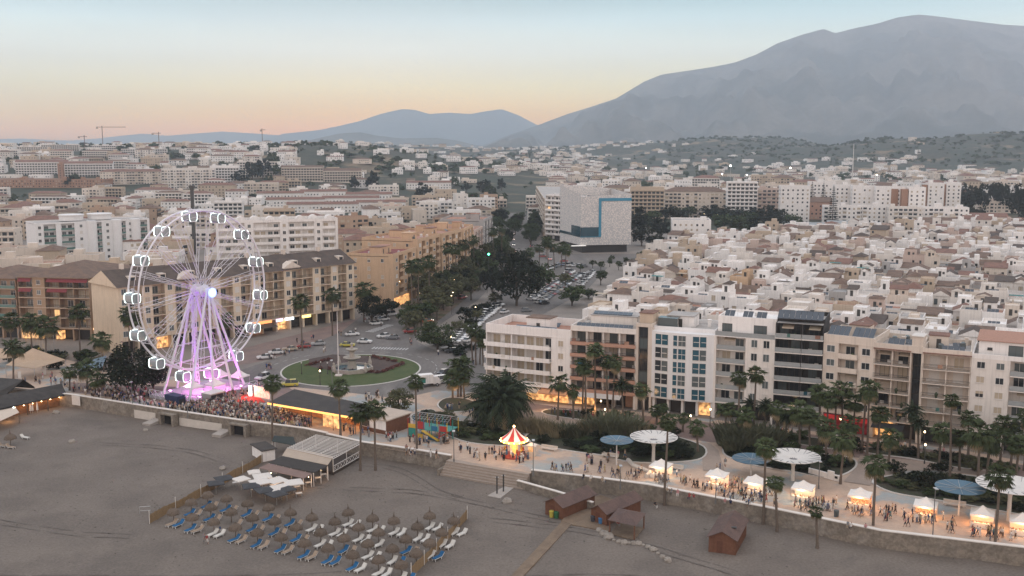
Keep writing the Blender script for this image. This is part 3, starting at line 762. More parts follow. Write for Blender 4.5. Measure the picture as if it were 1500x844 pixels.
# 6: cream rendered block with bow balconies and window groups, silver solar roof
p0, p1 = FB['g'], FB['h']
t, L, z = facade('apartment_building', 'plain cream rendered block with solar collectors along its roof edge', p0+Vector((.02,0,0)), p1, 13, 5, 4.2, 2.95, [('W',2.0,1),('L',2.6),('W',2.0,1)], w_cream, rec=1.7, rail='solid', wk='gcwg', ww=1.7, wh=1.45, par=1.5, doors='gc', ov=.5, ph=.9, top=True, seed=21)
solar(t, L*.27, 1.8, z+1.3, L*.42, 3.0, .55); solar(t, L*.76, 1.8, z+1.3, L*.42, 3.0, .55); hut(t, L*.3, 8, L*.7, 12, z, 2.5, w_cream, m_tile2)
b = MB(); b.box(.8, -.3, 2.7, L-.5, 0, 3.6); b.build('red_sign_board', M('red_board', (.36,.03,.03), .6, 0, emit=(1,.05,.05), es=.12), t)
b = MB(); b.box(.9, .7, .1, L-.6, 1.08, 2.7); b.build('red_shopfront', M('red_shop', (.30,.025,.03), .6, .1), t)
# 7: block with dark shutters
p0, p1 = FB['h'], FB['i']
t, L, z = facade('apartment_building', 'cream block with full-width balconies, brown shutters and red roof edging', p0+Vector((.02,0,0)), p1, 13, 5, 4.0, 2.9, [('L',1),('L',1),('S',.62)], w_cream, rec=2.3, rail='bars', doors='bgbgcb', frame=m_dframe, par=1.2, ov=.5, seed=31)
b = MB(); b.box(-.05,-.5,z,L*.77,-.06,z+.18); b.build('roof_edging', m_tile2, t); solar(t, L*.42, 2.0, z+.6, 3.2, 2.2, .6); rooftop(t, L, 13, z, 33, w_cream, 6, 2)
hut(t, L*.77, .3, L-.1, 4, z-.1, 3.2, w_cream, m_wblind, False)
b = MB(); b.add([(.5,-.02,3.4),(L*.72,-.02,3.4),(L*.72,-2.4,2.7),(.5,-2.4,2.7)], [(0,1,2,3)]); b.build('awning', M('black_awning', (.03,.03,.032), .9, .1), t)
# 8: pale shutters block
p0, p1 = FB['i'], FB['j']
t, L, z = facade('apartment_building', 'cream block with pale closed shutters behind thin dark railings', p0+Vector((.02,0,0)), p1, 13, 5, 4.0, 2.9, [('L',1),('L',1)], w_cream, rec=2.2, rail='bars', doors='wwwgbg', par=1.0, ov=.5, seed=40)
b = MB(); b.box(-.0,-.5,z,L,-.06,z+.18); b.build('roof_edging', m_tile2, t); solar(t, L*.62, 1.6, z+.4, 4.2, 1.6, .6); hut(t, .8, 6, 4.5, 10, z, 2.6, w_cream, m_tile2); rooftop(t, L, 13, z, 41, w_cream, 6, 2)
# 9: right end block: windows, then balconies; white setback attic
p0, p1 = FB['j'], FB['k']
t, L, z = facade('apartment_building', 'off-white block with square windows, balconies and a white attic under an orange roof', p0+Vector((.02,0,0)), p1, 13, 5, 4.0, 2.9, [('W',2,1),('W',2,1),('L',3.4)], w_warm, rec=2.3, rail='glass', wk='hbhbg', ww=1.5, wh=1.35, par=.0, doors='gwcg', ov=.3, top=False, seed=50)
b = MB(); b.box(1, 3, z, L, 12.5, z+3.2); b.build('attic', w_white, t); rb = MB(); pitched(rb, 1, 3, L, 12.5, z+3.21, .5, 'mono', .4); rb.build('roof', M('orange_tile', (.36,.20,.145), .9, .25, 3), t)
put_win(t, L*.60, 2.99, z+.1, 0, 2.6, 2.4, 'c', m_dframe); put_win(t, 3.0, 2.99, z+1.3, 0, .9, .5, 'g', m_dframe)
b = MB(); parapet(b, 0, 0, L, 12.9, z, .9); b.build('parapet', w_white, t)
# one more block beyond the end of the row
p2 = p1+(p1-p0); t, L, z = facade('apartment_building', 'cream block with solid balconies beyond the off-white end block', p1+Vector((.05,-.02,0)), p2, 13, 5, 4.0, 2.9, [('L',3),('W',2,1),('L',3)], w_cream, rec=2.2, rail='solid', lod=1, seed=52)
# ================================================================ left and centre blocks
A0, A1 = G(31,497), G(135,500)
wA = wall('brown_pink', (.37,.255,.175))
t, L, z = facade('hotel_building', 'brown brick hotel with maroon awnings and a long tiled roof behind the ferris wheel', A0, A1, 30, 5, 3.9, 3.1, [('L',1.3),('W',1.1,1),('L',1.2),('L',1.3),('L',1.4)], wA, rec=2.3, rail='bars', doors='gcgb', wk='gc', par=0, roof='hip', rh=3.4, roofm=m_tile, lod=1, sides={'r': (5, '')}, band=True, slab=wall('pale_band', (.50,.385,.29)), cat='hotel', seed=61, top=True)
b = MB()
for (x0, x1, k) in ((.02,.2,4),(.42,.63,4),(.63,.99,4),(.02,.2,3),(.42,.7,3)):
    b.add([(x0*L, -.1, 3.9+k*3.1+2.9), (x1*L, -.1, 3.9+k*3.1+2.9), (x1*L, -.9, 3.9+k*3.1+1.9), (x0*L, -.9, 3.9+k*3.1+1.9)], [(0,1,2,3)])
b.build('maroon_awning', M('maroon_awning', (.20,.05,.055), .9, .1), t)
b = MB(); b.box(L+.05, 1, 3.4, L+.4, 30, 3.9); b.build('lit_fascia', M('lit_fascia', (.9,.7,.5), .6, 0, emit=(1,.66,.36), es=2.2), t)
b = MB(); b.box(.5, -.1, .4, 7.5, 1.5, 3.0); b.box(12, -.1, .4, 14, 1.5, 3.0); b.build('lit_shopfront', m_glow, t)
t, L, z = facade('apartment_building', 'tan block with green glass balconies beside the brown hotel', G(-40,494), G(28,496), 22, 5, 3.9, 2.95, [('L',2),('L',1.5)], w_tan, rec=1.5, slab=w_beige, rail='green', doors='gc', roof='hip', rh=2.6, lod=1, par=0, seed=66, ov=.6)
# C: long cream block with arches and dormered tile roof, facing the roundabout
C0, C1 = G(178,521), G(520,468)
t, L, z = facade('apartment_building', 'long cream block with gabled tiled roof facing the roundabout behind the ferris wheel', C0, C1, 17, 5, 4.2, 3.05,
   [('W',1,1),('L',1.2),('W',1,1),('L',1.2),('W',1,1),('L',1.5),('W',1,1),('L',1.2),('W',1,1),('L',1.3),('W',.9,1),('L',1.2),('W',1,1),('L',1.5),('L',1.2),('W',1,1),('L',1.3),('L',1.2),('W',1,1),('L',1.3),('W',.9,1),('L',1.1),('W',1,1)],
   wall('gold_cream', (.62,.50,.375)), rec=2.3, rail='bars', slab=wall('cornice', (.62,.49,.37)), doors='gcgb', wk='gccw', ww=1.5, wh=1.7, par=0, roof='gable', rh=4.2, roofm=m_tile3, lod=1, sides={'r': (2, '')}, band=True, cat='apartment block', seed=71)
for fx in (.26, .70):
    b = MB(); x = fx*L; b.prism([(x-3.2, 0), (x+3.2, 0), (x+3.2, .8), (x-3.2, .8)], z-.2, z+.6); b.add([(x-3.4,-.3,z+.6),(x+3.4,-.3,z+.6),(x,-.3,z+2.6),(x-3.4,3,z+.6),(x+3.4,3,z+.6),(x,3,z+2.6)], [(0,1,2),(0,2,5,3),(1,4,5,2)]); b.build('gable', w_cream, t)
for i in range(9):
    x = L*(i+.6)/9; b = MB(); b.box(x-1, 2.2, z+.7, x+1, 5.0, z+2.5); d = b.build('dormer', w_cream, t); b = MB(); b.box(x-.7, 2.14, z+1.1, x+.7, 2.195, z+2.2); b.build('pane', m_glass, d)
for i in range(6):
    x = L*(i+.4)/6; b = MB(); b.box(x-.5, 8.2, z+3, x+.5, 9.4, z+5.6); b.build('chimney', w_cream, t)
for x0, x1, c, es in ((.50,.60,(1,.35,.12),1.0),(.66,.70,(.75,.9,1),2.0),(.74,.78,(1,.75,.2),2.2),(.62,.65,(.7,.6,1),1.6)):
    b = MB(); b.box(x0*L, -.25, 3.2, x1*L, -.02, 4.0); b.build('shop_sign', M('sign_%d' % int(x0*100), c, .5, 0, emit=c, es=es), t)
b = MB(); b.add([(.45*L,-.1,3.0),(.6*L,-.1,3.0),(.6*L,-4,2.4),(.45*L,-4,2.4)], [(0,1,2,3)]); b.build('cafe_awning', m_tile3, t)
# D: ochre blocks stepping away along the avenue
def ochre(label, p0, p1, depth, nf, seed, cols=None, wm=w_ochre, roofm=m_terr, sides=None, gh=4.0, fh=3.0, lod=1):
    t, L, z = facade('apartment_building', label, p0, p1, depth, nf, gh, fh, cols, wm, rec=2.0, rail='solid', doors='ggcbw', wk='gchw', ww=1.9, wh=1.3, par=1.0, roofm=roofm, lod=lod, sides=sides, seed=seed, ov=.5)
    rr = random.Random(seed)
    for i in range(2):
        x = rr.uniform(1, max(1.5, L-8)); y = rr.uniform(3, max(3.5, depth-8)); hut(t, x, y, x+rr.uniform(4, 6), y+rr.uniform(3.5, 5), z, 2.8, wm, rr.choice([m_terr, m_tile2, wm]), True)
    rooftop(t, L, depth, z, seed, wm, 6, 2); return t, L, z
d0, d1 = G(577,452), G(622,432)
t, L, z = ochre('ochre corner block with dark red roof deck facing the avenue', d0, d0+(d1-d0).normalized()*26, 18, 5, 81, [('F',.5),('W',2.4,1),('L',2.2),('W',2.4,1),('L',2.2),('W',2,1),('F',.5)], roofm=M('maroon_deck', (.22,.075,.07), .9, .15, 2), sides={'l': (3, 'v')})
b = MB(); b.box(3, 0, .3, 17, 1.3, 3.4); b.build('lit_shopfront', m_glow, t)
a1 = G(640,425); dd = Vector((.12, .99, 0)).normalized()
q = d0+(d1-d0).normalized()*27.5
for i, (lab, ln, dp, nf) in enumerate((('ochre block with projecting bays second along the avenue', 24, 24, 6), ('tall ochre block with small shuttered windows third along the avenue', 24, 24, 6), ('pale ochre block with stepped roof huts fourth along the avenue', 26, 22, 6), ('rose beige block fifth along the tree-lined avenue', 26, 22, 5), ('grey-beige block at the far end of the avenue row', 30, 22, 6))):
    dirv = Vector((.30, .954, 0)).normalized() if i < 2 else Vector((.13, .99, 0)).normalized()
    t, L, z = ochre(lab, q, q+dirv*ln, dp, nf, 90+i, [('F',.4),('W',2,1),('L',2),('W',2,1),('L',2),('W',2,1),('L',2),('F',.4)], wm=(w_ochre, w_ochre, w_ochre, w_rose, w_grey)[i], sides={'l': (4, 'v')})
    q = q+dirv*(ln+2.0)
# E: large white terraced block with vaulted roof caps; F: white curved block
e0, e1 = G(360,352,16), G(497,325,26)
pe = G(497,420); t, L, z = facade('apartment_building', 'large white stepped block with small vaulted roof caps behind the ferris wheel', pe+Vector((-46,-16,0)), pe, 16, 8, 4, 3.0, [('L',1.5),('L',1.5),('W',1,1),('L',1.5),('L',1.5),('W',1,1),('L',1.5),('L',1.5),('W',1,1),('L',1.5),('F',.3)], w_white, rec=1.1, rail='solid', doors='gcwwb', wk='gc', par=1.0, lod=1, sides={'r': (3, '')}, seed=101)
for i in range(8):
    b = MB(); x = L*(i+.5)/8; P = [(x+1.9*math.cos(a), 1.9*math.sin(a)) for a in [PI*k/8 for k in range(9)]]
    n = len(P); y0 = 2 if i % 2 else 6
    b.add([(p[0], y0, z+.3+p[1]) for p in P]+[(p[0], y0+4, z+.3+p[1]) for p in P], [(k, k+1, n+k+1, n+k) for k in range(n-1)]+[tuple(range(n)), tuple(reversed(range(n, 2*n)))])
    b.build('vaulted_cap', w_white, t)
f0, f1 = Vector((-224, 478, 0)), Vector((-196, 462, 0))
F0, F1 = G(56,400), G(222,388)
t, L, z = facade('apartment_building', 'white block with rounded stair towers and green shaded balconies on the left', F0, F1, 18, 6, 4, 3.1, [('W',1.2,1),('L',1.8),('F',.8),('L',2),('W',2,1),('L',2.2),('W',1.8,1),('L',2),('W',1.5,1),('L',2),('F',.4)], wall('cool_white', (.68,.66,.64)), rec=1.6, rail='green', doors='gcg', wk='gc', par=.6, lod=1, seed=111)
for fx in (.48, .70, .87):
    b = MB(); b.lathe([(2.4,0),(2.4,z+.6),(0,z+.61)], 18, (fx*L, .6, 0)); b.build('rounded_tower', MATS['wall_cool_white'], t)
for fx in (.35, .6):
    b = MB(); b.lathe([(5.5,z+.7),(5.5,z+3),(5.9,z+3),(5.9,z+3.5),(0,z+3.6)], 24, (fx*L, 9, 0)); b.build('round_roof_storey', MATS['wall_cool_white'], t)
# culture building: pale perforated cube with a slanted top and a bright blue stepped strip
cA, cB, cC = G(820,362), G(850,370.5), G(924,369)
t = thing('cultural_center', 'pale perforated cube building with slanted top and bright blue glazed strip', 'building', (cB.x, cB.y, 0), ang(cB, cC))
ca = ang(cB, cC); Lc = (cC-cB).length
def loc_(p): 
    d = p-cB; return (d.x*math.cos(-ca)-d.y*math.sin(-ca), d.x*math.sin(-ca)+d.y*math.cos(-ca))
la = loc_(cA); bk = (Lc+la[0]*.2, la[1]+6)
hA = Zat(820,270,cA.y); hB = Zat(851,288,cB.y); hC = Zat(924,284,cC.y)
base = [(0,0),(Lc,0),bk,la]; hs = [hB, hC, hC+1.5, hA]; z0 = 4.2
def perf_mat():
    m = bpy.data.materials.new('perforated_panel'); m.use_nodes = True; n, l = m.node_tree.nodes, m.node_tree.links
    tc_ = n.new('ShaderNodeTexCoord'); mp_ = n.new('ShaderNodeMapping'); mp_.inputs['Rotation'].default_value = (0, 0, .0); l.new(tc_.outputs['Object'], mp_.inputs[0])
    vo = n.new('ShaderNodeTexVoronoi'); vo.inputs['Scale'].default_value = 1.5; vo.inputs['Randomness'].default_value = .8; l.new(mp_.outputs[0], vo.inputs['Vector'])
    r_ = n.new('ShaderNodeMapRange'); r_.inputs['From Min'].default_value = .42; r_.inputs['From Max'].default_value = .52; l.new(vo.outputs['Distance'], r_.inputs['Value'])
    mx_ = n.new('ShaderNodeMix'); mx_.data_type = 'RGBA'; mx_.inputs[6].default_value = (.68,.615,.56,1); mx_.inputs[7].default_value = (.45,.43,.42,1); l.new(r_.outputs[0], mx_.inputs[0])
    l.new(mx_.outputs[2], n['Principled BSDF'].inputs['Base Color']); n['Principled BSDF'].inputs['Roughness'].default_value = .7; return m
m_perf = perf_mat()
P = [(x, y, z0) for x, y in base]+[(x, y, h) for (x, y), h in zip(base, hs)]
b = MB(); b.add(P, [(0,1,5,4),(1,2,6,5),(2,3,7,6),(3,0,4,7),(3,2,1,0)]); b.build('perforated_facade', m_perf, t)
b = MB(); ins = [(x*.97+.8*(1 if x < 5 else -1)*0+.4, y*.94+.6) for x, y in base]; b.face([(x, y, min(hs)-3.0) for x, y in base]); b.build('roof', m_deck, t)
b = MB(); b.box(4, 6, min(hs)-3, 17, 16, min(hs)-.5); b.box(7, 5, min(hs)-.5, 20, 12, min(hs)+.1, 1); b.build('plant_room', [w_white, m_glass], t)
m_cyan = M('blue_strip', (.05,.22,.32), .3, .1, 1)
b = MB()
for x0, za, x1, zb in ((Lc*.355, 9, Lc*.405, hB-2.6), (Lc*.355, hB-2.6, Lc-.05, hB-1.0)):
    b.box(x0, -.3, za, x1, .05, zb)
b.box(-.05, -.3, 8.6, Lc*.40, .05, 8.95); b.build('blue_glazed_strip', m_cyan, t)
b = MB(); b.box(0, -.22, 8.95, Lc*.355, .05, 14.2); b.build('corner_window', M('corner_glass', (.03,.07,.09), .1, .2, .4, spec=.6), t)
b = MB(); d = Vector((la[0], la[1], 0)); 
for s0, s1, za, zb in ((0, .42, 8.7, 14.6), (.42, 1, 8.7, 10.2)):
    a_, c_ = d*s0, d*s1; nn = Vector((-d.y, d.x, 0)).normalized()*.2
    if nn.x > 0: nn = -nn
    b.add([(*(a_+nn).xy, za), (*(c_+nn).xy, za), (*(c_+nn).xy, zb), (*(a_+nn).xy, zb)], [(0,1,2,3)])
b.build('side_window', MATS['corner_glass'], t)
b = MB(); b.prism([(1.2,1.2),(Lc-2,1.2),(bk[0]-1,bk[1]-2),(la[0]+1.5,la[1]-2)], 0, z0); b.build('glazed_base', m_shop, t)
b = MB(); b.box(-6, -1.5, 3.9, 3, 1, 4.15); b.build('entrance_canopy', M('canopy_white_glow', (.7,.68,.65), .6, 0, emit=(1,.95,.88), es=.4), t)  # glow put into the canopy's own material, standing in for its lit soffit
# neighbours left of it along the avenue
g0, g1 = G(797,366), G(819,360)
t, L, z = facade('apartment_building', 'white block with dark stacked balconies just left of the perforated cube', G(799,352), G(821,354), 16, 8, 4, 3.0, [('L',1.2),('L',1)], w_white, rec=1.4, rail='solid', doors='gg', lod=1, par=.6, seed=120, ov=.6, slab=w_white)
rooftop(t, L, 16, z, 7, w_white, 3, 2)
t, L, z = facade('apartment_building', 'cream block with rows of balconies lining the avenue by the perforated cube', G(785,318), G(797,350), 20, 7, 4, 3.0, [('L',1)]*6, w_cream, rec=1.4, rail='solid', doors='gcb', lod=1, par=.6, seed=121, ov=.5)
# ================================================================ THE OLD TOWN (houses) AND THE CITY BEHIND (blocks)
def inpoly(x, y, P):
    r = False; n = len(P)
    for i in range(n):
        (x0, y0), (x1, y1) = P[i], P[i-1]
        if (y0 > y) != (y1 > y) and x < (x1-x0)*(y-y0)/(y1-y0)+x0: r = not r
    return r
TAKEN = []                                   # (x, y, r) of ground already built on
def free(x, y, r): return all((x-a)**2+(y-b)**2 > (r+c)**2 for a, b, c in TAKEN)
for o, _ in NAMED:
    bb = [o.matrix_basis @ Vector(v) for ch in o.children[:1] for v in ch.bound_box]
    if bb:
        x0, x1 = min(p.x for p in bb), max(p.x for p in bb); y0, y1 = min(p.y for p in bb), max(p.y for p in bb)
        a = o.rotation_euler.z; v = o.children[0].bound_box; xs = [q[0] for q in v]; ys = [q[1] for q in v]
        n = max(1, int((max(xs)-min(xs))/10))
        for i in range(n+1):
            lx = min(xs)+(max(xs)-min(xs))*i/n; ly = (min(ys)+max(ys))/2
            TAKEN.append((o.location.x+lx*math.cos(a)-ly*math.sin(a), o.location.y+lx*math.sin(a)+ly*math.cos(a), 6+(max(ys)-min(ys))*.25))
WALLS = [('white', w_white, 9), ('ivory', w_warm, 4), ('cream', w_cream, 2.8), ('beige', w_beige, 1.3), ('rose', w_rose, .6), ('grey', w_grey, .45), ('ochre', w_ochre, .35)]
def pick(rr, L):
    s = rr.random()*sum(x[-1] for x in L)
    for x in L:
        s -= x[-1]
        if s <= 0: return x
    return L[-1]
ROOFS = [('terrace', 5.6), ('gable', 1.7), ('hip', .5), ('mono', 1.2), ('terracotta', 1.2)]
TILES = [('brown', m_tile), ('red', m_tile2), ('dark', m_tile3), ('brown', m_tile)]
def house(rr, x, y, rz, w, d, h, near, zone):
    wn, wm, _ = pick(rr, WALLS); kind = pick(rr, ROOFS)[0]; tn, tm = rr.choice(TILES)
    st = 'two-storey' if h < 7.2 else ('three-storey' if h < 10 else 'four-storey')
    extra = ''
    rdesc = {'terrace': 'flat roof', 'terracotta': 'terracotta terrace', 'gable': tn+' gable roof', 'hip': tn+' hipped roof', 'mono': tn+' sloping roof'}[kind]
    up = rr.random() < .62
    t = thing('town_house', '%s %s house with %s %s' % (wn, st, rdesc, zone), 'house', (x, y, T(x, y)), rz, 'houses of the old town')
    b = MB(); rb = MB(); b.box(0, 0, 0, w, d, h)
    if kind in ('terrace', 'terracotta'):
        parapet(b, 0, 0, w, d, h, rr.choice([.5, .8, 1.0]), .2)
        rb.box(.21, .21, h-.004, w-.21, d-.21, h+.06); rm = [m_terr if kind == 'terracotta' else rr.choice([m_deck, wm, wm])]
        if up and w > 5:
            fx = rr.choice([0, 1]); ww_ = w*rr.uniform(.4, .65); x0 = .25 if fx else w-ww_-.25; y0 = d*rr.uniform(.3, .5); uh = rr.uniform(2.3, 3.0)
            u = MB(); u.box(x0, y0, h+.06, x0+ww_, d-.25, h+.06+uh)
            if rr.random() < .4: pitched(u, x0, y0, x0+ww_, d-.25, h+.07+uh, .9, rr.choice(['gable', 'mono', 'hip']), .25, 1, 0)
            else: parapet(u, x0, y0, x0+ww_, d-.25, h+.06+uh, .35, .15)
            u.box(x0+ww_*.3, y0-.04, h+.1, x0+ww_*.3+.95, y0-.01, h+2.1, 2)
            if ww_ > 3.4: u.box(x0+ww_*.68, y0-.04, h+1.0, x0+ww_*.68+.8, y0-.01, h+1.9, 2)
            u.build('roof_room', [wm, tm, m_dframe], t)
    else:
        rh = {'gable': rr.uniform(1.2, 2.2), 'hip': rr.uniform(1.2, 2), 'mono': rr.uniform(.8, 1.5)}[kind]
        pitched(rb, 0, 0, w, d, h+.01, rh, kind, .35, 0, 1); rm = [tm, wm]
        if rr.random() < .4:
            c = MB(); cx, cy2 = rr.uniform(.5, w-1), rr.uniform(1, d-1.5); c.box(cx, cy2, h, cx+.6, cy2+.6, h+rh+.9); c.build('chimney', wm, t)
    nst = max(2, int(h/3.0)); n = max(1, int(w/2.6))
    if near:
        b.build('wall', wm, t)
        for k in range(nst):
            if near == 2 and k < nst-2: continue
            for q in range(n):
                if rr.random() < .22: continue
                zz = k*3.0+.9; tall = rr.random() < .25
                put_win(t, w*(q+.5)/n, -.001, zz-.6 if tall else zz, 0, rr.choice([.9, 1.1, 1.4]), 1.9 if tall else 1.2, rr.choice('ggghb'), rr.choice([m_frame, m_dframe]), 1)
            if rr.random() < .5: put_win(t, -.001, d*rr.uniform(.3, .7), k*3.0+.9, -PI/2, .9, 1.1, 'g', m_frame, 1)
        if rr.random() < .35:
            balcony(t, w*.15, w*.85, -.9, .01, 3.05, wm, rr.choice(['bars', 'glass', 'solid']), 1, .95)
        if kind in ('terrace', 'terracotta'):
            k = rr.random()
            if k < .25: solar(t, w*.5, 1.4, h+.06, min(3.2, w-1), 1.7, .6)
            elif k < .5:
                c = MB(); cx = rr.uniform(.6, w-1.6); c.lathe([(0, 0), (.45, 0), (.45, 1.0), (0, 1.1)], 8, (cx+.5, 1.0, h+.06)); c.build('water_tank', rr.choice([m_frame, m_glass2, w_cream]), t)
            elif k < .62:
                c = MB(); ax, bx = .4, min(w-.4, 4.5)
                for px_ in (ax, bx):
                    for py_ in (.5, 2.8): c.box(px_, py_, h+.06, px_+.1, py_+.1, h+2.3)
                c.box(ax-.1, .4, h+2.3, bx+.2, 3.0, h+2.4, 1); c.build('terrace_shade', [m_frame, rr.choice([m_blind, m_tile3, m_wblind, M('teal_awning', (.06,.20,.19), .9, .1)])], t)
    else:
        b.m = [0]*len(b.f)
        for k in range(nst):
            for q in range(n):
                if rr.random() < .12: continue
                cx = w*(q+.5)/n; hw = rr.choice([.4, .55, .55, min(1.1, w/n*.45)]); z0 = k*3+rr.choice([.9, .9, .15]); b.face([(cx-hw, -.03, z0), (cx+hw, -.03, z0), (cx+hw, -.03, k*3+2.25), (cx-hw, -.03, k*3+2.25)], 1)
        for k in range(rr.choice([1, 2, 3, 4])):
            if kind not in ('terrace', 'terracotta'): break
            cx, cy2, s = rr.uniform(.4, w-1.2), rr.uniform(.4, d-1.2), rr.uniform(.35, .9); b.box(cx, cy2, h+.05, cx+s, cy2+s*rr.uniform(.6, 1.6), h+rr.uniform(.5, 1.9), rr.choice([0, 1, 0, 2, 3]))
        if rr.random() < .4: b.box(w*.1, -1.0, 3.0, w*.9, -.01, 3.15); b.box(w*.1, -1.0, 3.152, w*.9, -.95, 4.0, 1)
        b.build('wall', [wm, m_glass, m_tile2, m_grail], t)
    rb.build('roof', rm, t)
    return t
SH = ang(G(775,693), G(1500,808))            # direction of the shore
TOWN = [(30,262),(60,246),(112,222),(160,240),(480,700),(480,742),(300,720),(150,640),(92,600),(68,505),(50,420),(26,335)]
def zone(px, py):
    s = 'behind the ' + ('salmon-banded block' if px < 955 else 'blue-windowed block' if px < 1048 else 'cream penthouse block' if px < 1131 else 'black-fronted block' if px < 1201 else
        'solar-edged block' if px < 1275 else 'brown-shuttered block' if px < 1346 else 'pale-shuttered block' if px < 1416 else 'white end block')
    return ('close ' if py > 425 else 'midway ' if py > 375 else 'far ')+s
hs = []
rr = random.Random(12)
ux, uy = math.cos(SH), math.sin(SH)
vv = 0; row = 0
o0 = Vector((20, 250, 0))
while vv < 620:
    step = rr.uniform(7.6, 10.0)
    u = -250 + rr.uniform(0, 8)
    while u < 520:
        w = rr.uniform(4.6, 9.0); d = step - rr.uniform(.2, 1.0)
        x, y = o0.x+u*ux-vv*uy, o0.y+u*uy+vv*ux
        cx, cy2 = x+(w/2)*ux-(d/2)*uy, y+(w/2)*uy+(d/2)*ux
        if inpoly(cx, cy2, TOWN) and -.02 < cx/cy2 < .54 and free(cx, cy2, 4.5): hs.append((cy2, x, y, w, d))
        u += w+(.05 if rr.random() < .8 else rr.uniform(1.5, 4.5))
    vv += step+(4.0 if row % 2 else rr.uniform(.3, 1.2)); row += 1
hs.sort()
print('town houses', len(hs))
HCOUNT = 0; rest = []
for cy2, x, y, w, d in hs:
    h = rr.choice([6.2, 6.6, 7.0, 8.5, 9.4, 9.8]) + (1.8 if cy2 < 300 and rr.random() < .5 else 0) + (2.6 if rr.random() < .06 else 0)
    q = proj((x+w/2*ux, y+w/2*uy, h))
    if q[1] > 486+ (q[0]-950)*.02 or q[0] > 1530: continue
    if HCOUNT < 298:
        house(rr, x, y, SH+rr.uniform(-.05, .05), w, d, h, 1 if cy2 < 330 else (2 if cy2 < 430 else 0), zone(*q)); HCOUNT += 1
    else: rest.append((x, y, w, d, h))
# the farther roofs of the old town, beyond counting
def mass(name, items, walls, tiles, seed, rot=None):
    rr = random.Random(seed); b = MB(); mats = list(walls)+list(tiles)+[m_glass, m_deck]; nw = len(walls); nt = len(tiles)
    for (x, y, w, d, h) in items:
        a = (SH if rot is None else rot)+rr.uniform(-.12, .12); z = T(x, y)-.5; wi = min(int(rr.random()**1.7*nw), nw-1)
        s = MB(); s.box(0, 0, 0, w, d, h, wi); k = rr.random()
        if k < .32: pitched(s, 0, 0, w, d, h+.01, rr.uniform(1, 2), rr.choice(['gable', 'hip', 'mono']), .3, nw+rr.randrange(nt), wi)
        else:
            s.box(.2, .2, h-.01, w-.2, d-.2, h+.04, rr.choice([nw+nt+1, wi]))
            parapet(s, 0, 0, w, d, h, .6, .2, wi)
            if rr.random() < .6: x0 = rr.uniform(0, w*.5); s.box(x0+.3, d*.4, h, x0+w*.45, d-.3, h+2.4, wi)
        for kk in range(max(1, int(h/3))):
            for q in range(max(1, int(w/2.8))):
                if rr.random() < .3: continue
                cx = w*(q+.5)/max(1, int(w/2.8)); s.face([(cx-.55, -.04, kk*3+.9), (cx+.55, -.04, kk*3+.9), (cx+.55, -.04, kk*3+2.2), (cx-.55, -.04, kk*3+2.2)], nw+nt)
        ca, sa = math.cos(a), math.sin(a)
        o = len(b.v); b.v += [(x+p[0]*ca-p[1]*sa, y+p[0]*sa+p[1]*ca, z+p[2]) for p in s.v]
        b.f += [[o+i for i in f] for f in s.f]; b.m += s.m
    return struct(b.build(name, mats), 'stuff')
mass('old_town_houses', rest, [w_white, w_warm, w_white, w_cream, w_rose, w_beige], [m_tile, m_tile2, m_tile3], 5)
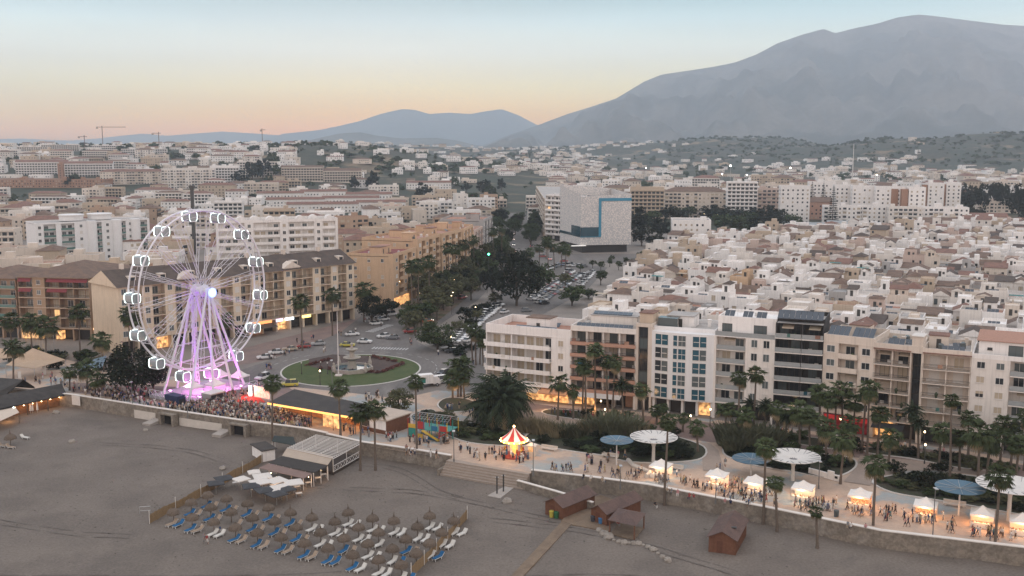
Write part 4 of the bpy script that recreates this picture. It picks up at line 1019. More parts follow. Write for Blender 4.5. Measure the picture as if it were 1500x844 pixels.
# ---------------------------------------------------------------- blocks further off: one mesh of walls, windows and balconies each, and a roof
def block(label, p, rz, w, d, h, wm, style='win', roof='flat', roofm=None, cat='apartment block', name='apartment_building', z=None, seed=0, group=None):
    rr = random.Random(seed*7+int(abs(p[0])*3+p[1])); z = T(p[0], p[1]) if z is None else z
    t = thing(name, label, cat, (p[0], p[1], z), rz, group); b = MB(); b.box(0, 0, -2, w, d, h)
    n = max(1, int(w/3.1)); nf = max(1, int(h/3.0)); lay = [rr.random() < .5 for _ in range(n)]
    for k in range(nf):
        zz = k*3.0
        if style == 'band':
            b.box(.3, -1.2, zz+2.85, w-.3, -.002, zz+3.0); b.box(.3, -1.2, zz+3.002, w-.3, -1.08, zz+3.8)
            for q in range(n):
                x0 = w*q/n+.5; b.face([(x0, -.04, zz+.2), (x0+w/n-1, -.04, zz+.2), (x0+w/n-1, -.04, zz+2.4), (x0, -.04, zz+2.4)], 1)
        else:
            for q in range(n):
                cx = w*(q+.5)/n
                if style == 'mix' and lay[q]:
                    b.face([(cx-1.2, -.04, zz+.3), (cx+1.2, -.04, zz+.3), (cx+1.2, -.04, zz+2.5), (cx-1.2, -.04, zz+2.5)], 1 if rr.random() < .75 else 2)
                    b.box(cx-1.35, -.9, zz+.1, cx+1.35, -.003, zz+.28); b.box(cx-1.35, -.9, zz+.282, cx+1.35, -.8, zz+1.1)
                elif rr.random() < .92:
                    b.face([(cx-.6, -.04, zz+.9), (cx+.6, -.04, zz+.9), (cx+.6, -.04, zz+2.2), (cx-.6, -.04, zz+2.2)], 1 if rr.random() < .75 else 2)
        for q in range(max(1, int(d/4))):
            yy = d*(q+.5)/max(1, int(d/4))
            for X, sgn in ((-.04, 1), (w+.04, -1)):
                if rr.random() < .6: b.face([(X, yy+.5*sgn, zz+.9), (X, yy-.5*sgn, zz+.9), (X, yy-.5*sgn, zz+2.1), (X, yy+.5*sgn, zz+2.1)], 1)
    rb = MB()
    if roof == 'flat':
        parapet(b, 0, 0, w, d, h, .8, .3); rb.box(.31, .31, h-.01, w-.31, d-.31, h+.05); b.build('wall', [wm, m_glass, m_blind], t); rb.build('roof', roofm or m_deck, t)
        for i in range(max(1, int(w/14))):
            x0 = rr.uniform(1, max(1.2, w-6)); u = MB(); y0 = rr.uniform(1.5, max(1.6, d-6)); u.box(x0, y0, h+.05, x0+rr.uniform(3, 5), y0+rr.uniform(3, 4), h+rr.uniform(2.4, 3.2)); u.build('stair_hut', wm, t)
    else:
        b.build('wall', [wm, m_glass, m_blind], t); pitched(rb, 0, 0, w, d, h+.01, min(3.5, d*.2), roof, .5, 0, 1); rb.build('roof', [roofm or m_tile2, wm], t)
    TAKEN.append((p[0]+w/2*math.cos(rz), p[1]+w/2*math.sin(rz), max(w, d)*.55)); return t
def pblock(label, x0, x1, yt, h, d, wm, style='win', roof='flat', roofm=None, tilt=0.0, **k):
    p = GT(x0, yt, h); q = GT(x1, yt, h); w = (x1-x0)/FPX*math.hypot(p.x, p.y)
    a = -math.atan2(p.x+w/2, p.y)*.6+tilt
    return block(label, p, a, w/math.cos(a), d, h, wm, style, roof, roofm, **k)
# right of the avenue: park side blocks, white towers and the rows in front of them
pblock('beige block with long balcony bands right behind the perforated cube', 924, 972, 276, 26, 16, w_beige, 'band')
pblock('beige block of five storeys facing the park trees', 974, 1062, 281, 22, 18, w_cream, 'mix', 'hip', m_tile)
pblock('white rounded-balcony block beyond the park', 1066, 1108, 268, 30, 16, w_white, 'band')
pblock('pale pink block right of the white balcony block beyond the park', 1110, 1142, 278, 24, 16, w_rose, 'mix')
pblock('white school-like block with wide dark windows in front of the park', 985, 1040, 324, 13, 20, w_white, 'win')
pblock('brown brick building with tiled roof below the cypress trees', 1169, 1230, 296, 14, 20, w_pink, 'mix', 'hip', m_tile)
for i, (x0, x1, yt, w_) in enumerate(((1144,1184,274,w_white),(1186,1222,268,w_white),(1224,1248,273,w_white),(1249,1281,274,w_white),(1283,1322,275,w_white),(1332,1353,276,w_white),(1360,1380,270,w_white),(1387,1405,269,w_white))):
    t = pblock('white slab tower in the tower row beyond the old town', x0, x1, yt, 28, 14, w_, 'win', cat='tower block', tilt=.02, name='tower_block', group='white slab towers')
    if i >= 4:
        b = MB(); b.box((-4.7 if i == 5 else -3.4) if i > 4 else 11, 1.0 if i > 4 else -.3, 0, -.3 if i > 4 else 16, 10 if i > 4 else -.1, 27.2); b.build('brick_panel', m_brick, t)
for i, (x0, x1, yt, st) in enumerate(((1207,1256,303,'mix'),(1257,1300,303,'mix'),(1302,1345,305,'mix'),(1346,1408,305,'mix'))):
    pblock('white five-storey block with green and cream balconies below the towers', x0, x1, yt, 15, 12, w_white if i != 2 else w_warm, st, group='blocks below the towers')
pblock('white stepped terraces block among dark trees at the right edge', 1436, 1494, 286, 13, 40, w_white, 'mix')
pblock('long white block with red tiled roof before the stepped terraces', 1396, 1462, 318, 8, 14, w_white, 'win', 'gable', m_tile2)
pblock('white low house with blank gable end left of the red-roofed block', 1352, 1398, 327, 8, 16, w_white, 'win', 'gable', m_tile)
for i, (x0, x1, yt, lb) in enumerate(((1125,1206,331,'grey barrel-roofed sports hall below the brick building'),(1212,1268,329,'low grey hall roof in front of the white blocks'))):
    p = GT(x0, yt, 6); w = (x1-x0)/FPX*p.y; t = thing('sports_hall', lb, 'hall', (p.x, p.y, 0), -.25); b = MB(); n = 10
    P = [(0, 14-14*math.cos(PI*k/n), 4.5+3.2*math.sin(PI*k/n)) for k in range(n+1)]
    b.add(P+[(w, y, z) for _, y, z in P], [(k, n+1+k, n+2+k, k+1) for k in range(n)]); b.build('roof', M('hall_roof', (.27,.275,.27), .7, .1, .6), t)
    b = MB(); b.box(.2, .2, 0, w-.2, 27.8, 4.5); b.build('wall', w_grey, t)
# left and centre: named long blocks
pblock('long white block with red roof trim on the left slope', 22, 84, 238, 16, 14, w_white, 'band', 'gable', m_tile2)
pblock('second long white block with red roof trim right of the brick stair', 90, 152, 240, 16, 14, w_white, 'band', 'gable', m_tile2)
pblock('brick red stair block between the two long white blocks', 84, 90, 241, 18, 12, m_brick, 'win')
pblock('cream row block with square bays below the red-trimmed blocks', 146, 230, 252, 15, 14, w_cream, 'mix', 'hip', m_tile2)
pblock('tall cream block right of the square-bay block', 236, 306, 248, 22, 14, w_warm, 'mix')
pblock('white banded block climbing the slope beside the pine grove', 307, 346, 244, 20, 14, w_white, 'band')
pblock('cream banded block at the right end of the slope row', 347, 402, 238, 18, 14, w_warm, 'band')
pblock('beige terraced block with rooftop gables on the middle slope', 412, 470, 247, 15, 16, w_cream, 'band', 'gable', m_tile)
pblock('beige terraced block stepping down to the right of the middle slope', 471, 527, 251, 13, 16, w_cream, 'band', 'gable', m_tile)
for i, (x0, x1, yt, c_) in enumerate(((252,300,206,w_white),(300,345,206,w_grey),(345,368,205,w_white),(135,175,214,w_white),(177,235,219,w_white),(25,60,216,w_warm),(60,105,213,w_warm))):
    pblock('modern flat white villa block along the hill crest', x0, x1, yt, 9, 12, c_, 'band', group='villa blocks on the hill crest')
p = GT(-20, 264, 9); block('red brick industrial hall with grey roof on the far left', p, 0, 130, 30, 9, m_brick, 'win', roofm=M('green_grey_roof', (.25,.28,.26), .8, .1, .3), cat='hall', name='industrial_hall')
for i, (x0, x1, yt) in enumerate(((376,440,284),(440,505,281),(507,572,285),(390,470,293),(472,552,291),(420,520,300),(522,592,297),(595,660,268))):
    pblock('white terraced row with red tiled roof behind the stepped white block', x0, x1, yt, 7.5, 11, w_white, 'win', 'gable', m_tile2, cat='terraced houses', name='terraced_row', tilt=.05, group='red-roofed terraced rows')
# random infill, nearest first, each block its own object
def lab_left(px, py):
    if py > 345: return 'behind the roundabout block' if px > 215 else 'behind the brown hotel'
    if px < 60: return 'at the far left of the city'
    if px < 235: return 'behind the green-balcony block'
    if px < 500: return 'behind the stepped white block'
    return 'left of the avenue'
def infill(poly, n, sizes, walls, hts, zoner, seed, rot, maxpx=None, tilef=.3, rmin=0.62):
    rr = random.Random(seed); k = 0; tries = 0
    xs = [p[0] for p in poly]; ys = [p[1] for p in poly]
    while k < n and tries < n*60:
        tries += 1
        x, y = rr.uniform(min(xs), max(xs)), rr.uniform(min(ys), max(ys))
        w, d = rr.uniform(*sizes[0]), rr.uniform(*sizes[1])
        if not inpoly(x, y, poly) or not free(x, y, max(w, d)*rmin): continue
        if abs(x/y) > .56: continue
        wn, wm = rr.choice(walls); h = rr.choice(hts); til = rr.random() < tilef; tn, tm = rr.choice(TILES[:2])
        q = proj((x, y, T(x, y)+h)); a = rot+rr.uniform(-.1, .1)+(PI/2 if rr.random() < .15 else 0)
        st = '%s-storey' % ORDN[int(h/3)]
        block('%s %s block with %s %s' % (wn, st, (tn+' tiled roof') if til else 'flat roof', zoner(*q)), (x-w/2*math.cos(a)+d/2*math.sin(a), y-w/2*math.sin(a)-d/2*math.cos(a)), a, w, d, h, wm, rr.choice(['win', 'mix', 'mix', 'band']), 'hip' if til else 'flat', tm if til else rr.choice([m_deck, m_deck, wm, m_terr]), seed=seed+k, group='blocks of the city')
        k += 1
    return k
ORDN = 'zero one two three four five six seven eight nine ten'.split()
LIGHT = [('white', w_white), ('white', w_white), ('cream', w_cream), ('warm white', w_warm), ('beige', w_beige)]
BEI = [('beige', w_beige), ('cream', w_cream), ('cream', w_cream), ('tan', w_tan)]
n1 = infill([(-200,330),(-120,310),(-70,368),(-66,395),(-110,440),(-215,455),(-262,420)], 40, ((11,17),(9,13)), BEI, (11.5,12.5,14.0), lab_left, 21, .25, tilef=.25, rmin=.52)
n2 = infill([(-420,500),(-70,470),(-62,640),(-90,760),(-520,900)], 95, ((14,26),(10,14)), LIGHT+BEI, (9.5,12.5,12.6,15.5), lab_left, 22, .15, tilef=.35)
def lab_right(px, py): return 'beyond the park' if px < 1150 else 'beyond the white towers'
n3 = infill([(95,830),(620,860),(800,1300),(120,1300)], 70, ((18,36),(12,16)), LIGHT, (9.5,12.5,15.5,18.5), lab_right, 23, -.2, tilef=.35)
def lab_c(px, py): return 'by the far end of the avenue'
n4 = infill([(-75,660),(-20,640),(-14,1000),(-160,1000)], 22, ((14,26),(10,14)), LIGHT+BEI, (6.5,9.5,12.5), lab_c, 24, .1)
n5 = infill([(18,640),(85,700),(100,1000),(20,1000)], 16, ((16,28),(12,14)), LIGHT, (9.5,12.5,15.5), lambda a, b: 'right of the far avenue', 25, .0)
def lab_h(px, py): return 'on the left hillside' if px < 300 else 'on the middle slope'
n6 = infill([(-560,930),(-90,900),(-130,1150),(-420,1500),(-760,1500)], 85, ((16,40),(9,13)), LIGHT, (6.5,9.5,9.6,12.5), lab_h, 26, .05, tilef=.45)
print('infill', n1, n2, n3, n4, n5, n6)
# the far plain, hills and crest: small pale houses that read as one mass
rr = random.Random(77); it = []
for i in range(5200):
    y = 950+2900*rr.random()**1.25; x = rr.uniform(-.56, .56)*y
    px, py = proj((x, y, T(x, y)))
    dens = .8
    if 430 < px < 700 and y < 1750: dens = .2
    if px > 1000 and T(x, y) > 26: dens = .03
    if px < 420 and y > 1750: dens = .4
    if px > 880 and y > 1900: dens *= .45
    if 690 < px < 800 and y < 1500: dens = 0
    cl = math.sin(x*.009+1)+math.sin(y*.006+x*.004)
    if cl < -.3: dens *= .3
    if rr.random() < dens and free(x, y, 9): it.append((x, y, rr.uniform(9, 26), rr.uniform(9, 13), rr.choice([4, 6.5, 6.5, 9.5])))
mass('distant_town', it, [w_white, w_warm, w_cream, w_beige], [m_tile, m_tile2], 8, 0.0)
print('distant', len(it))
# ================================================================ PALMS, TREES, SHRUBS
def leafmat(key, c, rnd=.25):
    return M(key, c, .85, .45, .9, spec=.06, rnd=rnd)
m_frond = leafmat('palm_frond', (.052,.066,.030)); m_frond2 = leafmat('date_palm_frond', (.030,.040,.022)); m_dry = leafmat('dry_frond', (.19,.145,.085))
m_leafA = leafmat('dark_leaves', (.014,.018,.010)); m_leafB = leafmat('green_leaves', (.042,.056,.024)); m_leafC = leafmat('olive_leaves', (.080,.080,.042)); m_leafD = leafmat('grey_reed', (.185,.155,.095))
m_trunk = M('palm_trunk', (.13,.10,.078), .95, .25, 3); m_bark = M('bark', (.085,.068,.052), .95, .25, 3)
def frond(b, rr, o, az, el, ln, wd, droop, n=6, m=0, fan=False):
    """one leaf: arching rib with leaflets either side (or a fan at its tip)"""
    ca, sa = math.cos(az), math.sin(az); p = Vector(o); e = el; st = ln/n; side = Vector((-sa, ca, 0))
    pts = [p.copy()]; es = [e]
    for i in range(n):
        p = p+Vector((ca*math.cos(e), sa*math.cos(e), math.sin(e)))*st; e -= droop/n; pts.append(p.copy()); es.append(e)
    if fan:
        q = pts[n//2]; d = (pts[-1]-q); up = Vector((0, 0, 1))
        for k in range(-4, 5):
            a = k*.28; dd = d*math.cos(a)+side*d.length*math.sin(a); tip = q+dd*(1.15-.30*abs(k)/4)-up*(.10+.05*abs(k))*ln*.6
            w = side*math.cos(a)*.055*ln-d.normalized()*math.sin(a)*.055*ln; mid = q+dd*.55+up*.02
            b.add([q, mid+w, tip, mid-w], [(0,1,2,3)], m)
        b.add([pts[0]+side*.04, pts[0]-side*.04, q-side*.03, q+side*.03], [(0,1,2,3)], m); return
    for i in range(1, n+1):
        f = i/n; w = wd*math.sin(PI*min(1, .18+f*.80))**.8
        a, c = pts[i-1], pts[i]; d = (c-a)
        for s in (-1, 1):
            for k in (0, .5):
                q = a+d*k; tip = q+side*s*w*rr.uniform(.85, 1.1)+d*1.1+Vector((0, 0, -w*.55*rr.uniform(.6, 1.3)))
                b.add([q, q+d*.55, tip], [(0,1,2)], m)
def crown_mesh(seed, R_=2.0, n=44, fan=True, dry=True):
    rr = random.Random(seed); b = MB()
    for i in range(n):
        t = i/n; el = 1.35-2.05*t**.9; az = i*2.399+rr.uniform(-.2, .2)
        ln = R_*rr.uniform(.85, 1.1)*(1.0 if t > .2 else .8)
        frond(b, rr, (0, 0, 0.1*(1-t)), az, el+rr.uniform(-.15,.15), ln*rr.uniform(.8,1.15), R_*.22, .55+.5*t if fan else 1.35, 4 if fan else 7, 1 if dry and t > .88 else 0, fan)
    return b
CROWN_FAN = [crown_mesh(i).mesh('crown', [m_frond, m_dry]) for i in range(4)]
CROWN_DATE = [crown_mesh(20+i, 3.2, 46, False).mesh('crown', [m_frond2, m_dry]) for i in range(3)]
def trunk_mesh(r0, r1, h, bend, seed):
    rr = random.Random(seed); a = rr.uniform(0, 6.3); n = 9
    pts = [(bend*math.cos(a)*math.sin(PI*.5*i/n)**2, bend*math.sin(a)*math.sin(PI*.5*i/n)**2, h*i/n-(.4 if i == 0 else 0)) for i in range(n+1)]
    b = MB(); b.pipe(pts, [r0*1.35 if i == 0 else r0+(r1-r0)*i/n+(.02 if i % 2 else 0) for i in range(n+1)], 8); return b, pts[-1]
PALMN = 0
def palm(label, base, h, R_=2.0, kind='fan', z=0.0, r0=.24, group='palms of the seafront', n=1, name='palm_tree', lean=.5, share=False):
    global PALMN; PALMN += 1; rr = random.Random(PALMN)
    t = thing(name, label, 'palm tree', (base[0], base[1], z), rr.uniform(0, 6.28), group, share)
    for k in range(n):
        b, tip = trunk_mesh(r0, r0*.62, h*(1 if k == 0 else rr.uniform(.65, 1)), lean*rr.uniform(.3, 1)+(1.6*(n > 1)), PALMN*10+k)
        o = b.build('trunk', m_trunk, t)
        me = rr.choice(CROWN_DATE if kind == 'date' else CROWN_FAN)
        c = ob('crown', me, t, tip, rr.uniform(0, 6)); s = R_/(3.2 if kind == 'date' else 2.0); c.scale = (s, s, s*rr.uniform(.9, 1.15)); c.rotation_euler.x = rr.uniform(-.12, .12)
    TAKEN.append((base[0], base[1], .8)); return t
def ppx(label, bx, by, cx, cyy, rpx, kind='fan', z=0.0, **k):
    p = G(bx, by, z); hz = Zat(cx, cyy, p.y)-z; R_ = 1.28*rpx/FPX*p.y/math.cos(PITCH)
    return palm(label, p, max(2.0, hz), R_, kind, z, **k)
# tall fan palms with their feet in the sand or at the seawall
for lb, bx, by, cx, cyy, r, z in (
  ('tall thin palm in front of the lit end of the long-roofed bar', 499,641,497,567,14,0), ('bushy palm in front of the white lattice pergola', 528,690,525,604,17,BEACH), ('palm just right of the bushy palm by the white pergola', 550,690,553,600,16,BEACH),
  ('tall thin palm in front of the play frame', 611,679,612,560,13,BEACH), ('tall palm beside the red carpet in front of the long bar', 399,648,398.5,562,13,BEACH),
  ('tall palm on the sand in front of the first market tent', 973,740,978,619,14,BEACH), ('tall palm on the sand by the second blue disc shade', 1118,768,1121,656,16,BEACH), ('short palm by the seawall before the second white disc shade', 1138,779,1139,707,13,BEACH),
  ('tall palm on the sand before the orange lit tent row', 1278,790,1284,680,18,BEACH), ('tall palm on the sand left of the last white disc shade', 1456,818,1459,699,19,BEACH), ('small slender palm alone on the dark sand', 1197,803,1197,751,10,BEACH)):
    ppx(lb, bx, by, cx, cyy, r, 'fan', z)
m_rows = [(1060,648,1060,600,13),(1088,652,1088,608,14),(1135,652,1136,598,15),(1150,655,1150,610,14),(1186,664,1186,612,15),(1210,676,1210,628,16),(1245,676,1246,622,15),(1285,668,1284,606,14),(1300,690,1300,640,15),(1345,672,1346,620,14),(1375,690,1374,634,16),(1405,690,1405,640,15),(1418,668,1418,612,14),(1445,700,1446,648,17),(1500,690,1500,610,16),(942,616,942,572,12),(840,614,840,572,11),(817,616,816,562,13),(853,612,856,536,12),(858,614,853,541,11),(872,613,873,514,13),(890,614,891,531,11),(897,616,897,530,12),(913,618,914,564,15),(962,622,966,603,11),(1000,633,994,612,9),(1022,662,1020,627,12),(1080,650,1077,553,12),(1103,646,1107,549,13),
  (1098,644,1096,592,15),(1120,648,1118,594,17),(1171,661,1171,603,19),(1200,652,1200,577,16),(1212,655,1212,588,14),(1222,650,1218,583,13),(1233,652,1233,571,16),(1248,656,1249,590,15),(1262,664,1262,578,13),(1270,668,1268,570,15),(1231,709,1232,645,19),(1332,664,1329,602,17),(1391,704,1392,587,12),(1432,712,1431,636,22),
  (1464,684,1467,622,18),(1488,702,1490,652,17),(1480,690,1478,640,15),(970,622,972,598,9)]
def block_at(x):
    return ('the white corner block' if x < 835 else 'the salmon-banded block' if x < 955 else 'the blue-windowed block' if x < 1048 else 'the cream penthouse block' if x < 1131 else 'the black-fronted block' if x < 1201 else 'the solar-edged block' if x < 1275 else 'the brown-shuttered block' if x < 1346 else 'the pale-shuttered block' if x < 1416 else 'the off-white end block')
for i, (bx, by, cx, cyy, r) in enumerate(m_rows):
    hgt = 'tall' if by-cyy > 72 else ('mid-height' if by-cyy > 50 else 'low')
    kind = 'date' if i in (3, 9, 23, 29, 30, 40) else 'fan'
    ppx('%s %s palm in the garden before %s' % (hgt, 'drooping' if kind == 'date' else 'round-headed', block_at(bx)), bx, by, cx, cyy, r, kind)
ppx('huge clustered date palm with many trunks left of the carousel', 735, 621, 733, 580, 40, 'date', r0=.28, n=7, lean=2.2, name='date_palm')
for bx, by, cx, cyy, r in ((671,582,662,540,17),(675,581,684,538,16),(663,584,655,556,14),(680,583,690,552,13)): ppx('palm of the clump with lit trunks behind the play frame', bx, by, cx, cyy, r)
for bx, by, cx, cyy, r in ((692,532,690,480,10),(697,535,697,486,12),(703,534,703,492,11),(708,536,709,500,10)): ppx('thick-trunked palm beside the white corner block', bx, by, cx, cyy, r)
for lb, bx, by, cx, cyy, r in (('tall palm on the pavement before the cafe awning', 443,514,442,442,13), ('tall palm in a round kerb by the shop signs', 487,492,486,432,13), ('palm at the corner beside the dark leafy tree', 533,472,533,425,14)): ppx(lb, bx, by, cx, cyy, r)
for bx, by, cx, cyy, r in ((604,474,602,391,13),(613,466,616,388,11),(630,455,635,384,12),(658,430,658,364,9),(668,425,670,366,9),(683,415,683,358,9),(694,410,694,352,8),(722,395,722,340,7),(735,392,737,335,7),(775,402,773,370,8),(790,398,790,364,8),(803,398,803,356,9),(812,396,812,364,8),(822,392,824,362,9),(828,394,830,366,8),(800,380,799,352,7)):
    ppx('tall street palm along the avenue %s' % ('by the ochre corner block' if bx < 650 else 'by the further ochre blocks' if bx < 750 else 'near the perforated cube'), bx, by, cx, cyy, r, group='palms of the avenue')
for lb, bx, by, cx, cyy, r in (('palm against the brown hotel, near its left end', 18,520,18,470,14), ('palm in front of the hotel awnings', 48,525,48,472,15), ('drooping palm beside the hotel corner', 68,530,68,478,17), ('tall palm in front of the hotel corner', 118,525,119,458,14), ('palm below the lit hotel fascia', 152,545,153,498,15), ('tall palm between hotel and wheel', 190,530,190,462,13), ('tall palm just left of the wheel rim', 197,530,198,470,11), ('small palm beside the blue sail shade', 128,568,129,540,14), ('small palm by the crowded terrace', 102,572,103,545,12), ('squat palm before the dark ficus', 145,580,146,556,14), ('palm by the tan tent left of the terrace', 20,560,20,510,14),('palm near the wheel right leg', 332,520,330,470,12)):
    ppx(lb, bx, by, cx, cyy, r)
# ---------------------------------------------------------------- leafy trees
def leaf_mesh(seed, n=1500, leaf=.30, clumps=26, shape=(1, 1, .85), mats=None, flat=.0):
    """crown in a unit ball: many leaf faces in uneven clumps, with gaps between them"""
    rr = random.Random(seed); b = MB(); cl = []
    for i in range(clumps):
        while True:
            p = Vector((rr.uniform(-1, 1), rr.uniform(-1, 1), rr.uniform(-.75, 1)))
            if .42 < p.length < .86: break
        cl.append((p, rr.uniform(.16, .34)))
    cl += [(Vector((rr.uniform(-.3, .3), rr.uniform(-.3, .3), rr.uniform(-.2, .3))), .4) for _ in range(4)]
    for i in range(n):
        c, r = cl[i % len(cl)]
        d = Vector((rr.gauss(0, 1), rr.gauss(0, 1), rr.gauss(0, 1))).normalized()*r*rr.uniform(.55, 1.08)
        p = c+d; p = Vector((p.x*shape[0], p.y*shape[1], p.z*shape[2]))
        nrm = (d.normalized()+Vector((rr.uniform(-.7, .7), rr.uniform(-.7, .7), rr.uniform(-.3, .9)))).normalized()
        a = nrm.orthogonal().normalized(); e = nrm.cross(a); th = rr.uniform(0, 6.3); u = a*math.cos(th)+e*math.sin(th); w = nrm.cross(u)
        s = leaf*rr.uniform(.6, 1.2)
        b.add([p-u*s*.5, p+w*s*.32, p+u*s*.5, p-w*s*.32], [(0,1,2,3)])
    return b
LEAF = {}
def crown_of(kind, big):
    k = (kind, big)
    if k not in LEAF:
        mt = {'dark': m_leafA, 'green': m_leafB, 'olive': m_leafC, 'reed': m_leafD}[kind]
        n, lf, cl = {0: (420, .30, 14), 1: (1100, .20, 24), 2: (3200, .115, 44)}[big]
        LEAF[k] = [leaf_mesh(hash(kind) % 97+i*13+big, n, lf, cl).mesh('crown', mt) for i in range(3)]
    return LEAF[k]
TREEN = 0
def tree(label, p, h, r, kind='green', big=1, z=0.0, trunk=.35, group=None, name='leafy_tree', cat='tree', rz_=None, share=False):
    global TREEN; TREEN += 1; rr = random.Random(TREEN+500)
    t = thing(name, label, cat, (p[0], p[1], z), rr.uniform(0, 6.28), group, share)
    rv = (h*(1-trunk))/2; cz = h-rv
    b = MB(); b.pipe([(0, 0, -.4), (.05, 0, h*trunk*.6), (.1, .05, cz)], [.055*r+.06, .045*r+.05, .02*r+.03], 7)
    for k in range(4 if big else 2):
        a = k*1.7+rr.random(); b.tube((.06, .02, h*trunk*.75), (math.cos(a)*r*.6, math.sin(a)*r*.6, cz+rv*rr.uniform(-.1, .4)), .03*r+.02, .012*r, 5)
    b.build('trunk', m_bark, t)
    c = ob('crown', rr.choice(crown_of(kind, big)), t, (0, 0, cz), rr.uniform(0, 6)); c.scale = (r*1.12, r*rr.uniform(1.0, 1.2), rv*1.18)
    TAKEN.append((p[0], p[1], r*.5)); return t
def tpx(label, bx, by, topy, rpx, kind='green', big=1, **k):
    p = G(bx, by); h = Zat(bx, topy, p.y); return tree(label, p, h, rpx/FPX*p.y, kind, big, **k)
tpx('huge dark round tree between avenue and car park', 757, 448, 366, 40, 'dark', 2, trunk=.12, name='giant_tree')
tpx('dark tree joined to the right of the huge round tree', 788, 432, 376, 22, 'green', 1, trunk=.2)
tpx('smaller dark tree left of the huge round tree', 722, 440, 388, 18, 'dark', 1, trunk=.2)
tpx('round clipped green tree beside the roundabout', 641, 512, 470, 31, 'green', 2, trunk=.15)
tpx('round olive bush tree behind the long bar', 584, 604, 568, 23, 'olive', 2, trunk=.08)
tpx('wide black-green ficus tree left of the wheel', 196, 578, 502, 42, 'dark', 2, trunk=.1)
tpx('second black-green ficus tree close to the wheel base', 225, 572, 520, 24, 'dark', 2, trunk=.1)
tpx('dark leafy tree at the ochre corner', 545, 474, 428, 24, 'dark', 2, trunk=.15); tpx('dark leafy tree at the ochre block foot, right of the corner palm', 566, 466, 434, 17, 'dark', 1, trunk=.15)
for bx, by, ty, r in ((608,492,452,18),(630,462,418,20),(612,442,398,16),(655,432,392,18),(668,425,384,17),(680,414,374,16),(695,404,362,16),(712,398,356,15),(725,388,350,14),(632,428,392,15),(645,420,385,14),(690,440,405,17),(617,482,440,20),(640,470,425,22),(622,450,395,20),(650,455,415,18),(664,445,408,15),(672,440,402,15),(690,425,390,16),(705,412,372,15),(640,440,405,14),(600,470,440,14)):
    tpx('street tree on the planted median of the avenue', bx, by, ty, r, 'green' if bx % 2 else 'olive', 1, group='trees on the avenue median')
for bx, by, ty, r in ((683,470,448,13),(700,462,444,12),(712,455,440,11),(690,480,462,11)): tpx('dark shrub on the bank beside the car park', bx, by, ty, r, 'dark', 1, trunk=.05, name='shrub', cat='shrub')
tpx('leafy tree at the near end of the car park rows', 838, 448, 416, 24, 'green', 1, trunk=.15); tpx('tree overhanging the car park beside the white houses', 862, 438, 420, 16, 'green', 1, trunk=.15); tpx('small tree inside the car park rows', 828, 422, 400, 13, 'olive', 1); tpx('tree right of the car park by the old town', 880, 418, 395, 12, 'green', 1)
for bx, by, r, hpx in ((1078,646,15,24),(1118,652,16,26),(1160,664,14,22),(1196,674,16,24),(1226,684,13,20),(1312,694,14,20),(1378,694,15,22),(1425,690,15,24),(1255,662,13,20),(1470,700,16,24),(985,640,12,16),(900,618,12,18),(862,612,11,16),(1020,640,10,14),(745,610,14,22),(700,600,12,16)):
    tpx('bushy garden tree among the palms before %s' % block_at(bx), bx, by, by-hpx, r, ('olive','dark','green')[bx % 3], 1, trunk=.06, group='garden trees of the promenade')
for bx, by, ty, r in ((595,480,450,13),(606,474,446,14),(622,466,440,14),(634,462,430,15),(648,452,424,14),(660,442,412,14),(676,434,404,14),(688,424,398,13),(700,416,388,13),(714,404,378,13),(760,402,372,12),(748,392,362,12),(736,384,352,12),(700,470,452,10),(672,488,468,11),(726,446,428,10)):
    tpx('bushy tree on the planted strip beside the avenue', bx, by, ty, r, ('green','dark','olive')[by % 3], 1, trunk=.12, group='trees on the avenue strips')
# two rows of avenue trees into the distance
for i in range(24):
    f = i/23; y = 420+ (800-420)*f
    for s, off in ((0, -13.5), (1, 14.0), (2, 0)):
        if s == 2 and i % 2: continue
        xa = -12+ (y-430)*.052+off*(1 if y > 470 else .8); 
        if s == 1 and y < 600: continue
        tree('avenue tree %s towards the hills' % ('left of the carriageway', 'right of the carriageway', 'on the far median')[s], (xa+R.uniform(-1, 1), y+R.uniform(-3, 3)), R.uniform(9, 14), R.uniform(4.4, 6.4), R.choice(['dark', 'green', 'green']), 1, trunk=.25, group='trees along the far avenue')
# park between the perforated cube and the white towers
prk = [(930,345,302,20),(950,338,306,18),(968,350,318,16),(985,330,296,17),(1003,322,300,16),(1022,318,302,16),(1040,322,300,18),(1058,328,298,20),(1075,325,302,18),(1092,330,306,18),(1108,326,304,17),(1125,330,300,18),(1140,332,306,16),(1060,345,310,22),(1085,345,312,18),(1110,345,318,16),(1140,345,316,16),(940,360,330,15),(960,362,340,12),(1160,340,312,14),(915,352,318,12)]
for bx, by, ty, r in prk: tpx('dense park tree %s' % ('close to the perforated cube' if bx < 975 else 'behind the school-like block' if bx < 1050 else 'in the middle of the park' if bx < 1105 else 'at the park end by the brick building'), bx, by, ty, r, R.choice(['dark', 'dark', 'green']), 1, trunk=.12, group='trees of the park')
for bx, by, ty, r in ((1408,318,262,16),(1424,316,266,14),(1440,312,268,12),(1415,330,292,17),(1432,326,300,14),(1456,310,262,15),(1474,312,264,16),(1492,318,262,18),(1500,330,270,20)): tpx('dark tall tree at the grove right of the towers', bx, by, ty, r, 'dark', 1, trunk=.1, group='dark grove by the towers')
